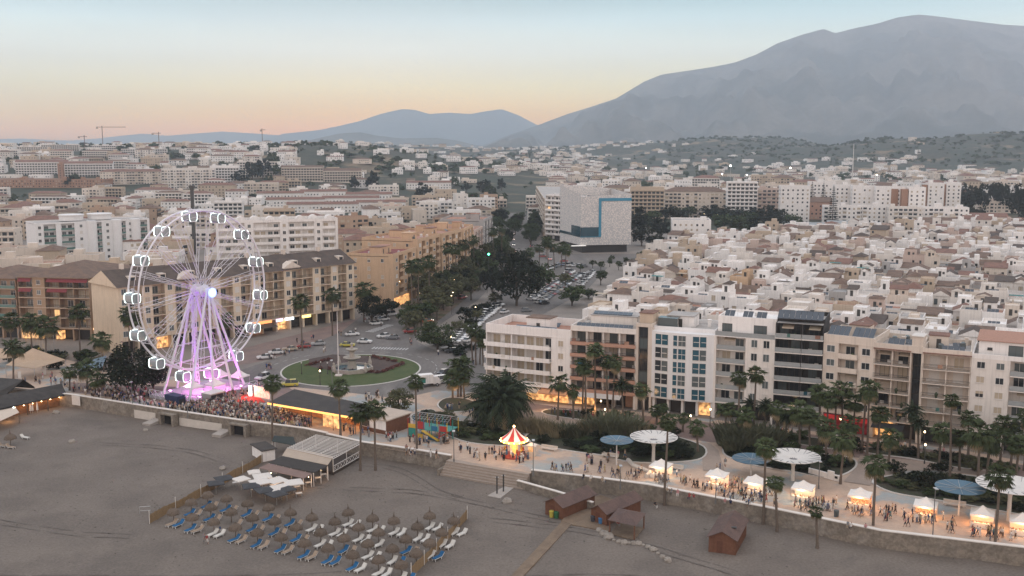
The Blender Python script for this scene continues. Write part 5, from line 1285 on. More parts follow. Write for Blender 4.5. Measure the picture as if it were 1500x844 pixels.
def araucaria(label, bx, by, ty):
    p = G(bx, by); h = Zat(bx, ty, p.y); t = thing('araucaria_tree', label, 'tree', (p.x, p.y, 0)); b = MB(); b.tube((0,0,-.3), (0,0,h), .4, .08, 7); b.build('trunk', m_bark, t); b = MB(); rr = random.Random(bx)
    n = int(h/1.5)
    for i in range(n):
        z = h*(.12+.86*i/n); r = (1-i/n)*h*.17+.4
        for k in range(9):
            a = k*.698+i*.3; d = Vector((math.cos(a), math.sin(a), 0)); w = Vector((-d.y, d.x, 0))*r*.22
            b.add([(0,0,z), d*r*.6+w+Vector((0,0,z+.15)), d*r*rr.uniform(.85,1.1)+Vector((0,0,z-.1)), d*r*.6-w+Vector((0,0,z+.15)), d*r*.6+Vector((0,0,z-.5))], [(0,1,2,3),(0,4,2)])
    b.build('crown', m_leafA, t)
for bx, by, ty in ((1188,320,264),(1205,318,266),(1219,335,270),(1165,318,272)): araucaria('tiered dark araucaria standing among the white towers', bx, by, ty)
for bx, by, r in ((1285,330,9),(1300,331,11),(1320,332,8),(1343,334,10),(1310,340,8),(1272,332,7),(1455,345,11),(1475,345,13)): tpx('green tree at the foot of the white blocks below the towers', bx, by, by-15, r, 'green', 0, group='trees below the white blocks')
rr = random.Random(55)
for bx, by, r in ((30,345,12),(12,345,10),(48,342,9),(425,462-60,10),(540,345,10),(552,340,12),(560,350,9),(590,338,9),(250,300,8),(510,372,12),(525,378,13),(505,362,9),(575,372,12),(590,368,10),(20,300,8),(102,275,9),(112,272,8),(545,280,14),(520,278,10),(620,292,12),(665,275,8),(683,282,8),(712,288,12),(720,292,10),(705,284,9),(735,280,9),(400,250,13),(385,262,14),(370,268,14),(350,270,10),(408,262,10),(230,330-40,7),(395,272,8),(1302,430,7),(1283,470,9),(1455,362,7),(1205,400,6)):
    p = G(bx, by); q = GT(bx, by); tree('tree among the roofs %s' % ('of the old town' if bx > 1000 else 'left of the avenue' if bx > 480 else 'of the left quarters'), q, r*2.1/FPX*q.y, r/FPX*q.y, rr.choice(['dark', 'green']), 0, z=q.z, trunk=.1, group='trees among the roofs')
for bx, by, r in ((868,393,6),(880,397,7),(893,391,6),(906,396,7),(917,389,6),(850,399,6),(896,384,5),(930,392,7),(940,384,8)): tpx('small round tree on the square before the perforated cube', bx, by, by-r*2, r, 'green', 0, group='trees of the square')
# far woods and scrub on the hills: uncountable
def woods(name, items, mt, seed):
    rr = random.Random(seed); b = MB(); src = [leaf_mesh(900+i, 34, 1.0, 7) for i in range(4)]
    for (x, y, r, h) in items:
        s = rr.choice(src); z = T(x, y); a = rr.uniform(0, 6); ca, sa = math.cos(a), math.sin(a)
        o = len(b.v); b.v += [(x+(p[0]*ca-p[1]*sa)*r, y+(p[0]*sa+p[1]*ca)*r, z+h*.5+p[2]*h*.62) for p in s.v]
        b.f += [[o+i for i in f] for f in s.f]; b.m += s.m
    struct(b.build(name, mt), 'stuff')
it = []
for i in range(8000):
    y = 1000+2700*rr.random(); x = rr.uniform(-.56, .56)*y; px, py = proj((x, y, T(x, y))); f = .10
    if px > 980 and T(x, y) > 18: f = .6
    if 590 < px < 740 and 234 < py < 256: f = .95
    if 740 < px < 840 and py < 250: f = .8
    if px < 560 and y > 1350: f = .40
    if 225 < px < 420 and 206 < py < 262: f = .9
    if 500 < px < 640 and 225 < py < 262: f = .5
    if 330 < px < 420 and py > 245: f = .55
    if math.sin(x*.013+y*.004)+math.sin(y*.011-x*.006) > .9: f += .3
    if T(x, y) > 30 and px > 980: f = .8
    if rr.random() < f and free(x, y, 4): it.append((x, y, rr.uniform(2.5, 6), rr.uniform(2.5, 6)) if rr.random() < .7 else (x, y, rr.uniform(5, 11), rr.uniform(6, 10)))
woods('woods', it, m_leafB, 4)
# ---------------------------------------------------------------- garden shrubs
def reed_mesh(seed, n=420, h=2.2, r=1.6, spread=.5, lw=.05):
    rr = random.Random(seed); b = MB()
    for i in range(n):
        a = rr.uniform(0, 6.3); q = r*math.sqrt(rr.random())*.8; x, y = q*math.cos(a), q*math.sin(a); hh = h*rr.uniform(.6, 1.05); dx, dy = spread*hh*(x/r+rr.uniform(-.35, .35)), spread*hh*(y/r+rr.uniform(-.35, .35))
        w = rr.uniform(.6, 1.4)*lw; c, s = math.cos(a+rr.uniform(0, 3)), math.sin(a+rr.uniform(0, 3))
        b.add([(x-w*c, y-w*s, 0), (x+w*c, y+w*s, 0), (x+dx*.45+w*c, y+dy*.45+w*s, hh*.62), (x+dx*.45-w*c, y+dy*.45-w*s, hh*.62), (x+dx, y+dy, hh)], [(0,1,2,3), (3,2,4)])
    return b
REED = [reed_mesh(i).mesh('blades', m_leafD) for i in range(2)]; ALOE = [reed_mesh(10+i, 300, 3.2, 2.0, .75, .11).mesh('stems', leafmat('tree_euphorbia', (.088,.092,.058))) for i in range(2)]
def shrub(label, p, h, r, kind, z=.1, name='shrub'):
    rr = random.Random(int(p[0]*10+p[1])); t = thing(name, label, 'shrub', (p[0], p[1], z), rr.uniform(0, 6), 'shrubs of the gardens')
    if kind in ('reed', 'aloe'):
        o = ob('blades' if kind == 'reed' else 'stems', rr.choice(REED if kind == 'reed' else ALOE), t); o.scale = (r/1.6, r/1.6, h/2.2) if kind == 'reed' else (r/2.0, r/2.0, h/3.2)
        b = MB(); b.lathe([(r*.5, 0), (r*.35, .25), (0, .3)], 8); b.build('root_clump', m_bark, t)
    else:
        o = ob('crown', rr.choice(crown_of(kind, 1)), t, (0, 0, h*.45)); o.scale = (r*1.15, r*1.1, h*.62); b = MB(); b.tube((0,0,-.1), (0,0,h*.5), .08, .03, 5); b.build('trunk', m_bark, t)
for bx, by, r, h, k in ((785,634,2.6,3.2,'reed'),(800,636,2.4,3.0,'reed'),(770,632,2.2,2.8,'reed'),(815,640,2.2,2.6,'reed'),(830,640,2.3,3,'aloe'),(850,642,2.2,3.0,'aloe'),(866,640,2.8,3.6,'reed'),(880,640,3,4.6,'aloe'),(900,640,3.3,5,'aloe'),(920,640,3.0,4.4,'aloe'),(935,642,2.4,3.6,'reed')):
    shrub('%s behind the carousel garden' % ('tan reedy clump' if k == 'reed' else 'grey-green tree euphorbia'), G(bx, by), h, r, k)
for bx, by, r, h in ((1066,652,2.6,4.4),(1082,655,3.0,4.8),(1098,655,3.2,5),(1114,656,3,4.6),(1128,656,2.8,4.2),(1075,662,2.2,3.2)): shrub('grey-green tree euphorbia by the second blue shade', G(bx, by), h, r, 'aloe')
rr = random.Random(91)
def in_px(poly, n, f):
    xs = [p[0] for p in poly]; ys = [p[1] for p in poly]; k = 0; tr = 0
    while k < n and tr < n*40:
        tr += 1; x, y = rr.uniform(min(xs), max(xs)), rr.uniform(min(ys), max(ys))
        if inpoly(x, y, poly): f(x, y, k); k += 1
in_px([(785,648),(830,658),(880,665),(935,676),(1010,672),(1025,660),(985,642),(930,634),(850,630)], 60, lambda x, y, k: shrub('dark low shrub in the carousel garden bed' if x < 880 else 'dark low shrub under the first disc shades', G(x, y), rr.uniform(1.0, 2.3), rr.uniform(1.2, 2.2), rr.choice(['dark', 'dark', 'green'])))
in_px([(1066,664),(1110,682),(1160,690),(1230,694),(1250,682),(1170,664),(1110,654)], 48, lambda x, y, k: shrub('dark low shrub in the bed behind the second disc shades', G(x, y), rr.uniform(.7, 1.5), rr.uniform(1.0, 1.8), rr.choice(['dark', 'green', 'dark'])))
in_px([(1285,706),(1305,716),(1360,726),(1420,736),(1500,750),(1530,740),(1440,704),(1380,698),(1320,698)], 58, lambda x, y, k: shrub('low shrub in the bed behind the third disc shades', G(x, y), rr.uniform(.6, 1.5), rr.uniform(.9, 1.8), rr.choice(['dark', 'green', 'olive', 'dark'])))
in_px([(606,612),(640,626),(690,644),(760,650),(765,644),(690,624),(640,604)], 36, lambda x, y, k: shrub('hedge-like shrub behind the play frame', G(x, y), rr.uniform(.8, 1.6), rr.uniform(1.0, 1.8), rr.choice(['dark', 'green', 'olive'])))
in_px([(1052,630),(1130,642),(1240,656),(1330,668),(1420,684),(1500,698),(1500,690),(1420,676),(1240,648),(1060,624)], 34, lambda x, y, k: shrub('shrub in the strip before %s' % block_at(x), G(x, y), rr.uniform(.8, 2.0), rr.uniform(1.0, 2.0), rr.choice(['dark', 'green', 'olive'])))
in_px([(805,606),(860,612),(930,618),(930,608),(860,602)], 8, lambda x, y, k: shrub('shrub by the restaurant terrace before %s' % block_at(x), G(x, y), rr.uniform(.8, 1.6), rr.uniform(1.0, 1.6), 'green'))
in_px([(600,520),(640,530),(690,530),(690,516),(640,512)], 12, lambda x, y, k: shrub('dark hedge shrub around the clipped round tree', G(x+8, y-8), rr.uniform(1, 2), rr.uniform(1.4, 2.2), 'dark'))
in_px([(0,500),(110,520),(190,535),(180,555),(100,545),(0,530)], 22, lambda x, y, k: shrub('garden shrub below the brown hotel', G(x, y), rr.uniform(1.5, 3.6), rr.uniform(1.6, 3.0), rr.choice(['dark', 'green', 'green', 'olive'])))
tpx('rounded dark shrub tree at the path fork by the third blue shade', 1362, 716, 684, 24, 'dark', 1, trunk=.08)
# reddish rows of flowers round the fountain bed
m_flower = leafmat('red_flowers', (.13,.055,.045))
FL = leaf_mesh(77, 260, .35, 12).mesh('flowers', m_flower)
for bx, by in [(452+i*6, 536-i*1.6) for i in range(6)]+[(560+i*5, 546-i*2.0) for i in range(7)]+[(470+i*12, 541+i*.9) for i in range(8)]+[(545+i*8, 524+i*1.6) for i in range(5)]:
    t = thing('flower_bush', 'low red flower bush edging the fountain bed', 'flower bush', (*G(bx, by).xy, .15), rr.uniform(0, 6), 'red flower bushes round the fountain', True); o = ob('flowers', FL, t, (0, 0, .3)); o.scale = (1.3, 1.0, .55)
# ================================================================ SEAWALL, STEPS, WHEEL
m_stone = two_tone('sea_wall_stone', (.235,.195,.155), (.17,.142,.115), .9, .42, .58, .3, 2.2, third=(.28,.245,.21), tscale=.25, tlo=.55, thi=.7)
m_cap = M('white_cap', (.66,.60,.54), .8, .08, .8)
m_whitewash = M('whitewash', (.55,.49,.43), .9, .1, .6)
m_conc = M('concrete', (.34,.30,.265), .9, .15, 1.2)
m_dark = M('dark_opening', (.02,.018,.017), .95, 0)
def wallrun(name, label, px, z0, zc, cap=True, thick=.55, world=None, mt=None):
    P = world or [G(*p) for p in px]; n = len(P); o = sum(P, Vector())/n
    t = thing(name, label, 'sea wall', (o.x, o.y, z0)); b = MB(); c = MB()
    for i in range(n-1):
        a, q = P[i]-o, P[i+1]-o; d = (q-a).normalized(); w = Vector((-d.y, d.x, 0)); 
        e = d*.001
        for bb, s0, s1, za, zb in ((b, -.02, thick, -.6, zc-z0), (c, -.10, thick+.08, zc-z0+.003, zc-z0+.16)):
            bb.add([(*(a+w*s0+e).xy, za), (*(q+w*s0-e).xy, za), (*(q+w*s1-e).xy, za), (*(a+w*s1+e).xy, za), (*(a+w*s0+e).xy, zb), (*(q+w*s0-e).xy, zb), (*(q+w*s1-e).xy, zb), (*(a+w*s1+e).xy, zb)],
                   [(0,3,2,1),(4,5,6,7),(0,1,5,4),(1,2,6,5),(2,3,7,6),(3,0,4,7)])
    b.build('masonry', mt or m_stone, t)
    if cap: c.build('coping', m_cap, t)
    return t
wallrun('sea_wall', 'rough stone seawall with white coping below the crowd and ferris wheel', [(-100,562),(105,583),(230,603),(345,620),(445,633),(478,640)], BEACH, .75, cap=True)
wallrun('sea_wall', 'stone seawall with white coping between lattice pergola and the steps', [(478,640),(530,652),(600,662),(660,672)], BEACH, .55)
wallrun('sea_wall', 'long stone seawall with white coping below the market tents', [(778,693.5),(860,703),(950,715),(1120,748),(1290,783),(1500,808),(1720,840)], BEACH, .55)
ra = [G(*p) for p in ((757,691),(812,706),(866,722))]; 
for p, dz in zip(ra, (0, -.1, -.2)): p.y -= 2.6
wallrun('ramp_wall', 'low ramp wall with white coping in front of the long seawall', None, BEACH, -.9, world=ra, thick=.4)
# whitewashed panels, culverts and blocks of the left seawall
def onwall(f0, f1, label, cat, name, z0, z1, mt, prow=.06, dep=.1):
    a, q = G(*f0), G(*f1); L = (q-a).length; t = thing(name, label, cat, (a.x, a.y, BEACH), ang(a, q)); b = MB(); b.box(0, -prow-dep, z0, L, -prow, z1); b.build('panel', mt, t); return t, L
onwall((197,597.5),(228,602.5), 'short whitewashed panel on the stone seawall under the crowd', 'wall panel', 'wall_panel', -.2, 1.9, m_whitewash)
onwall((263,608),(325,617), 'long whitewashed panel on the stone seawall under the crowd', 'wall panel', 'wall_panel', -.2, 1.7, m_whitewash)
for f0, f1, lab in (((243,605),(258,607.5),'dark culvert mouth framed in stone below the ferris wheel'),((345,620),(363,622.5),'dark culvert mouth with concrete ramp by the white cabin')):
    a, q = G(*f0), G(*f1); L = (q-a).length; t = thing('culvert', lab, 'culvert', (a.x, a.y, BEACH), ang(a, q)); b = MB()
    b.box(-.7, -1.6, -.3, -.05, -.08, 2.3); b.box(L+.05, -1.6, -.3, L+.7, -.08, 2.3); b.box(-.7, -1.6, 2.303, L+.7, -.08, 2.6); b.build('surround', m_stone, t)
    b = MB(); b.box(-.04, -.4, -.1, L+.04, -.09, 2.3); b.build('opening', m_dark, t)
    b = MB(); b.add([(-3.2,-4,-.2),(-.8,-4,-.2),(-.8,-.6,-.2),(-3.2,-.6,-.2),(-3.2,-4,.5),(-.8,-4,.5),(-.8,-.6,.9),(-3.2,-.6,.9)], [(4,5,6,7),(0,1,5,4),(1,2,6,5),(2,3,7,6),(3,0,4,7)]); b.build('apron_block', m_conc, t)
def rock(label, p, s, mt=None, name='rock'):
    rr = random.Random(int(p[0]*7)); b = MB(); b.lathe([(0,-.3),(s,-.2),(s*1.05,s*.3),(s*.7,s*.75),(0,s*.85)], 8); b.v = [(x*rr.uniform(.8,1.2), y*rr.uniform(.8,1.2), z*rr.uniform(.85,1.1)) for x, y, z in b.v]
    o = b.build(name, mt or M('pale_rock', (.27,.235,.20), .95, .2, 2), None, False, (p[0], p[1], BEACH)); tag(o, label, 'rock'); return o
def GB(px, py): return G(px, py, BEACH)
rock('pale block of rubble alone on the left of the sand', GB(106,648), .75); rock('pale stone on the sand near the whitewashed panel', GB(213,631), .6); rock('small pale slab near the thatch restaurant', GB(82,605), .8)
rock('white boulder beside the beach shower pad', GB(743,736), .9); rock('white boulder on sand left of the reed fence', GB(326,687), .7)
# wide steps down to the beach
s0, s1 = G(655,674), G(776,694); L = (s1-s0).length; t = thing('beach_steps', 'wide pale stone steps down from the promenade to the sand', 'steps', (s0.x, s0.y, BEACH), ang(s0, s1)); b = MB()
for k in range(6): b.box(0, -.45*(6-k)+.0, -.3, L, -.45*(5-k)-.003 if k < 5 else 2.0, 2.3*(k+1)/6-.012)
b.build('treads', M('pale_step_stone', (.31,.25,.205), .9, .12, 1.2), t); b = MB(); b.box(-.5, -2.9, -.3, -.01, 1, 1.2); b.build('cheek_wall', m_stone, t)
# ---------------------------------------------------------------- ferris wheel
m_steel = M('white_steel', (.66,.64,.67), .5, .04, 2); m_led = M('led_white', (1,1,1), .5, 0, emit=(.80,1.0,.94), es=2.4); m_gond = M('gondola_glass', (.26,.29,.30), .1, .1, 2, spec=.6)
WB = G(300, 575); HUB = 25.2; RAD = 19.2
wa = math.atan2(-.53, .848)            # direction of the axle, towards the viewer and right
def wth(name, label, cat, z=0): return thing(name, label, cat, (WB.x, WB.y, z), wa)
t = wth('ferris_wheel', 'giant white ferris wheel with glowing gondolas and purple-lit legs', 'ferris wheel')
NG = 14; hs_ = 1.75                     # local x = axle, local y = in the wheel plane (pointing away), z up
def rimp(s, a, r=RAD): return Vector((s, r*math.cos(a), HUB+r*math.sin(a)))
for s in (-hs_, hs_):
    b = MB(); b.pipe([rimp(s, 2*PI*k/84) for k in range(84)], .23, 6, closed=True); b.build('rim', m_steel, t)
    b = MB(); b.pipe([rimp(s*.9, 2*PI*k/56, RAD*.93) for k in range(56)], .05, 4, closed=True); b.build('inner_ring', m_steel, t)
for k in range(NG):
    a = 2*PI*k/NG+.12; b = MB()
    for s in (-1, 1):
        tip = rimp(s*hs_, a); w = Vector((0, -math.sin(a), math.cos(a)))
        for e in (-1, 1): b.tube(Vector((s*1.25, 0, HUB))+w*e*.25, tip+w*e*.55, .06, .05, 5)
        for i in range(1, 9):
            f = i/9; p = Vector((s*1.25, 0, HUB)).lerp(tip, f); e1 = .25+.3*f; e = 1 if i % 2 else -1
            b.tube(p+w*e*e1, Vector((s*1.25, 0, HUB)).lerp(tip, f+1/9)-w*e*(e1+.03), .028, n=4, caps=False)
    for i in range(5, 10): 
        f = i/10; l, r_ = Vector((-1.25, 0, HUB)).lerp(rimp(-hs_, a), f), Vector((1.25, 0, HUB)).lerp(rimp(hs_, a), f+.05); b.tube(l, r_, .04, n=4, caps=False)
    b.tube(rimp(-hs_, a), rimp(hs_, a), .09, n=5); b.build('spoke', m_steel, t)
    a2 = 2*PI*(k+.5)/NG+.12; b = MB(); b.tube(rimp(-hs_, a2), rimp(hs_, a2), .06, n=4); b.tube(rimp(-hs_, a2), rimp(hs_, a2+.2), .04, n=4); b.build('cross_brace', m_steel, t)
b = MB(); b.tube((-2.4,0,HUB), (2.6,0,HUB), .75, n=16); b.tube((-1.6,0,HUB), (-1.2,0,HUB), 1.5, n=18); b.tube((1.2,0,HUB), (1.6,0,HUB), 1.5, n=18); b.build('hub', m_steel, t)
b = MB(); b.tube((4.0,0,HUB-.3), (4.25,0,HUB-.3), 1.15, n=24); b.build('hub_lamp', M('hub_lamp', (.5,.6,1), .4, 0, emit=(.22,.34,1.0), es=1.6), t)
b = MB(); b.tube((4.26,0,HUB-.3), (4.3,0,HUB-.3), .7, n=20); b.build('hub_lamp_core', M('hub_lamp_core', (.9,.9,1), .4, 0, emit=(.55,.65,1.0), es=1.3), t)
for s in (-1, 1):
    for yy, xo in ((-8.5, 4.6), (-3.0, 6.4), (3.0, 6.4), (8.5, 4.6)):
        b = MB(); b.tube((s*(2.6+(.4 if abs(yy) < 4 else 0)), yy*.04, HUB), (s*xo, yy, .9), .28, .32, 10); b.build('leg', m_steel, t)
    b = MB()
    for i in range(1, 5):
        f = i/5.5
        p, q = Vector((s*2.6, -8.5*.04, HUB)).lerp(Vector((s*4.6, -8.5, .9)), f), Vector((s*2.6, 8.5*.04, HUB)).lerp(Vector((s*4.6, 8.5, .9)), f)
        if i > 2: b.tube(p, q, .09, n=5)
        b.tube(p, Vector((s*3.0, .12*3, HUB)).lerp(Vector((s*6.4, 3, .9)), f), .06, n=4)
    b.build('leg_brace', m_steel, t)
# ladder tower with round cut-outs seen between the legs
b = MB()
for y in (-.9, .9): b.tube((-2.9, y, .9), (-2.6, y*.6, HUB-1), .12, n=5)
for i in range(11):
    z = 2+i*2.05; b.pipe([(-2.9, .8*math.cos(2*PI*k/14), z+.85*math.sin(2*PI*k/14)) for k in range(14)], .10, 4, closed=True)
b.build('ladder_tower', m_steel, t)
# gondolas hang level below the rim: shell, glazed ends and lit frames
def gondola_parts():
    b = MB(); P = []
    for x in (-1.3, 1.3):
        for i in range(16):
            a = 2*PI*i/16; c, s = math.cos(a), math.sin(a); P.append((x, 1.15*math.copysign(abs(c)**.55, c), 1.12*math.copysign(abs(s)**.55, s)))
    sh = MB(); sh.add(P, [(i, (i+1) % 16, 16+(i+1) % 16, 16+i) for i in range(16)]+[tuple(range(16)), tuple(reversed(range(16, 32)))])
    led = MB()
    for x in (-1.32, 1.32): led.pipe([(x, p[1]*1.02, p[2]*1.02) for p in P[:16]], .10 if x < 0 else .045, 5, closed=True)
    for y in (-.72, .72): led.tube((-1.3, y, -1.1), (-1.3, y, 1.1), .05, n=4)
    fr = MB()
    for y in (-.9, .9):
        fr.tube((-1.3, y, 1.0), (0, 0, 2.2), .07, n=5); fr.tube((1.3, y, 1.0), (0, 0, 2.2), .07, n=5)
    fr.box(-1.45, -.9, -1.22, 1.45, .9, -1.06)
    return sh.mesh('gondola', m_gond), led.mesh('light_frame', m_led), fr.mesh('hanger', m_steel)
gm = gondola_parts()
for k in range(NG):
    a = 2*PI*(k+.5)/NG+.12; c = rimp(0, a, RAD+.3); o = ob('gondola', gm[0], t, (0, c.y, c.z-1.5 if True else c.z)); ob('light_frame', gm[1], o); ob('hanger', gm[2], o, (0, 0, 0))
# base platform, ticket hut, canopies and show lights
b = MB(); b.box(-7, -10.5, .0, 7, 10.5, .75); b.build('platform', M('platform_deck', (.38,.36,.38), .8, .1, 1), t)
b = MB()
for x in (7.0,):
    for i in range(9):
        y = -10.5+21*i/8; b.tube((x+.1, y, .05), (x+.1, y, 1.9), .06, n=4)
        if i < 8: b.tube((x+.1, y, .1), (x+.1, y+21/8, 1.8), .04, n=4); b.tube((x+.1, y, 1.8), (x+.1, y+21/8, .1), .04, n=4)
    b.tube((x+.1, -10.5, 1.9), (x+.1, 10.5, 1.9), .06, n=4); b.tube((x+.1, -10.5, 1.1), (x+.1, 10.5, 1.1), .05, n=4)
b.build('truss_fence', m_steel, t)
b = MB()
for i in range(8):
    x = -7+14*i/7; b.tube((x, -10.6, .05), (x, -10.6, 2.1), .06, n=4)
    if i < 7: b.tube((x, -10.6, .1), (x+2, -10.6, 2.0), .05, n=4); b.tube((x, -10.6, 2.0), (x+2, -10.6, .1), .05, n=4)
b.tube((-7, -10.6, 2.1), (7, -10.6, 2.1), .07, n=4); b.build('truss_fence', m_steel, t)
def local(x, y, z=0.0): return Vector((WB.x+x*math.cos(wa)-y*math.sin(wa), WB.y+x*math.sin(wa)+y*math.cos(wa), z))
m_purple = M('purple_lamp', (1,.3,1), .5, 0, emit=(.95,.25,1.0), es=25); m_tentp = M('tent_white', (.70,.66,.64), .8, .04, 1.5)
def lamp(p, col, e, name='lamp_light', r=.5, spot=None):
    l = bpy.data.lights.new(name, 'SPOT' if spot else 'POINT'); l.energy = e; l.color = col; l.shadow_soft_size = r
    o = bpy.data.objects.new(name, l); C.objects.link(o); o.location = p
    if spot: l.spot_size = spot[1]; l.spot_blend = .6; o.rotation_euler = (Vector(p)-Vector(spot[0])).to_track_quat('Z', 'Y').to_euler()
    return o
for i, (x, y) in enumerate(((5.6,-6.5),(5.8,0),(5.6,6.5),(-5.2,-6),(-5.4,0.5),(-5.2,6.5))):
    p = local(x, y, .75); t2 = thing('show_light', 'purple floodlight at the foot of the wheel %s' % ('on its seaward side' if x > 0 else 'on its landward side'), 'floodlight', p, wa); b = MB(); b.box(-.3, -.2, 0, .3, .2, .25); b.build('housing', m_dframe, t2); b = MB(); b.box(-.25, -.16, .255, .25, .16, .32); b.build('lens', m_purple, t2)
    lamp(local(x, y, 1.35), (.34,.02,1.0), 11000, 'purple_show_light', .3, (local(x*.55, y*.25, HUB), .75))
for p_, e in ((local(1,-2,3.2), 1300), (local(-1,5,3.2), 1200), (local(2,-7,3.2), 950), (local(5,3,3.0), 800)): lamp(p_, (1,.22,.85), e, 'pink_platform_light', .3)
def canopy(label, p, s, h, mt, rz=0, apex=1.3, cat='tent', name='canopy_tent', valance=.35):
    t = thing(name, label, cat, p, rz); b = MB(); n = 6; rows = []
    for k in range(n+1):
        f = k/n; r = s/2*(1-f); z = h+apex*f**1.6; rows.append([(-r,-r,z),(r,-r,z),(r,r,z),(-r,r,z)])
    o = 0
    P = [q for r in rows for q in r]; b.add(P, [(4*k+i, 4*k+(i+1) % 4, 4*k+4+(i+1) % 4, 4*k+4+i) for k in range(n) for i in range(4)])
    r = s/2; b.add([(-r,-r,h),(r,-r,h),(r,r,h),(-r,r,h),(-r,-r,h-valance),(r,-r,h-valance),(r,r,h-valance),(-r,r,h-valance)], [(i, (i+1) % 4, 4+(i+1) % 4, 4+i) for i in range(4)])
    b.build('canopy', mt, t)
    for sx in (-1, 1):
        for sy in (-1, 1): q = MB(); q.tube((sx*(r-.06), sy*(r-.06), -.05), (sx*(r-.06), sy*(r-.06), h), .04, n=5); q.build('pole', m_alu, t)
    return t
for lb, x, y in (('pink-lit pointed tent on the wheel platform nearest the legs', 2.2, -5.5), ('pink-lit pointed tent at the wheel boarding side', 4.8, -1.0), ('pink-lit pointed tent behind the wheel legs', -1.5, 6.5), ('white pointed tent at the far end of the wheel platform', 3, 8.5)): canopy(lb, local(x, y, .75), 3.6, 2.3, m_tentp, wa, 1.5)
t = thing('ticket_container', 'navy container booth at the left end of the wheel platform', 'container', local(4.5, -12.6), wa); b = MB(); b.box(-2.2, -1.2, 0, 2.2, 1.2, 2.7); b.build('shell', M('navy_paint', (.02,.03,.075), .6, .15, 1), t); b = MB(); b.box(2.205, -.8, .9, 2.25, .8, 2.0); b.build('hatch', m_glass, t)
t = thing('control_cabin', 'small grey control cabin with dark windscreen by the wheel fence', 'cabin', local(9.0, -5.5), wa); b = MB(); b.box(-1.5,-2,0,1.5,2,2.4); b.build('shell', m_alu, t); b = MB(); b.box(1.505,-1.8,1.0,1.54,1.8,2.1); b.build('windscreen', m_glass, t); b = MB(); b.box(-1.7,-2.2,2.403,1.8,2.2,2.55); b.build('roof', m_frame, t)
# red carpet, glowing photo wall, lit totem
sheet('red_carpet', [(346,589),(357,579),(374,577),(389,590),(372,596),(358,594)], M('red_carpet', (.42,.045,.035), .95, .12, 1.5), z=.16)
p, q = G(373,582), G(396,586.5); t = thing('photo_wall', 'glowing pinkish photo wall at the edge of the red carpet', 'backdrop wall', (p.x, p.y, 0), ang(p, q)); b = MB(); b.box(0,-.12,0,(q-p).length,.12,2.9); b.build('frame', m_frame, t); b = MB(); b.box(.1,-.16,.3,(q-p).length-.1,-.125,2.8); b.build('lit_panel', two_tone('lit_print', (.75,.42,.33), (.85,.66,.56), 1.2, .45, .55, .1, 4), t)
n_ = MATS['lit_print'].node_tree.nodes['Principled BSDF']; n_.inputs['Emission Color'].default_value = (1,.50,.36,1); n_.inputs['Emission Strength'].default_value = .55
p = G(367,581); t = thing('lit_totem', 'tall white glowing totem standing on the red carpet', 'light column', (p.x, p.y, .1)); b = MB(); b.box(-.35,-.15,.1,.35,.15,2.6); b.build('glowing_panel', M('totem_glow', (1,1,1), .5, 0, emit=(.85,1,.95), es=2.5), t); b = MB(); b.box(-.5,-.3,0,.5,.3,.097); b.build('foot', m_dframe, t)
lamp(p+Vector((0,-2,2.5)), (1,.45,.35), 500, 'carpet_light', .5)
# ================================================================ BARS, KIOSKS, PLAY FRAME, CAROUSEL, STALLS, SHADES
m_felt = two_tone('dark_felt_roof', (.052,.046,.043), (.066,.058,.052), .4, .4, .6, .2, 3); m_wood = M('brown_boards', (.155,.070,.042), .85, .25, 2, streak=.2); m_woodroof = two_tone('brown_shingles', (.125,.082,.070), (.10,.068,.06), .6, .4, .6, .25, 5)
m_plank = two_tone('boardwalk_planks', (.20,.145,.10), (.16,.115,.082), .5, .4, .6, .25, 4); m_cane = M('reed_cane', (.23,.155,.085), .95, .35, 6, streak=.3); m_thatch = M('thatch', (.115,.088,.068), .98, .45, 7, rnd=.12); m_amber = M('amber_fascia', (.9,.5,.15), .6, 0, emit=(1,.46,.12), es=1.3)
def quadroof(name, label, cat, px, z, th, mt, extra=None, legs=0, z0=0.0, legm=None):
    """roof slab over four pixel corners at height z (a list gives each corner its own height)"""
    zs = z if isinstance(z, (list, tuple)) else [z]*4
    P = [G(*p, zz) for p, zz in zip(px, zs)]; o = sum(P, Vector())/4; t = thing(name, label, cat, (o.x, o.y, z0)); b = MB()
    Q = [p-o for p in P]
    b.add([(q.x, q.y, zz-z0) for q, zz in zip(Q, zs)]+[(q.x, q.y, zz-z0-th) for q, zz in zip(Q, zs)], [(0,1,2,3),(7,6,5,4),(0,4,5,1),(1,5,6,2),(2,6,7,3),(3,7,4,0)])
    b.build('roof', mt, t)
    for k in range(4):
        for i in range(legs):
            p = Q[k].lerp(Q[(k+1) % 4], i/legs)*.97; zz = zs[k]+(zs[(k+1) % 4]-zs[k])*i/legs-z0-th
            q = MB(); q.tube((p.x, p.y, -.1), (p.x, p.y, zz), .07, n=5); q.build('post', legm or m_frame, t)
    return t, Q
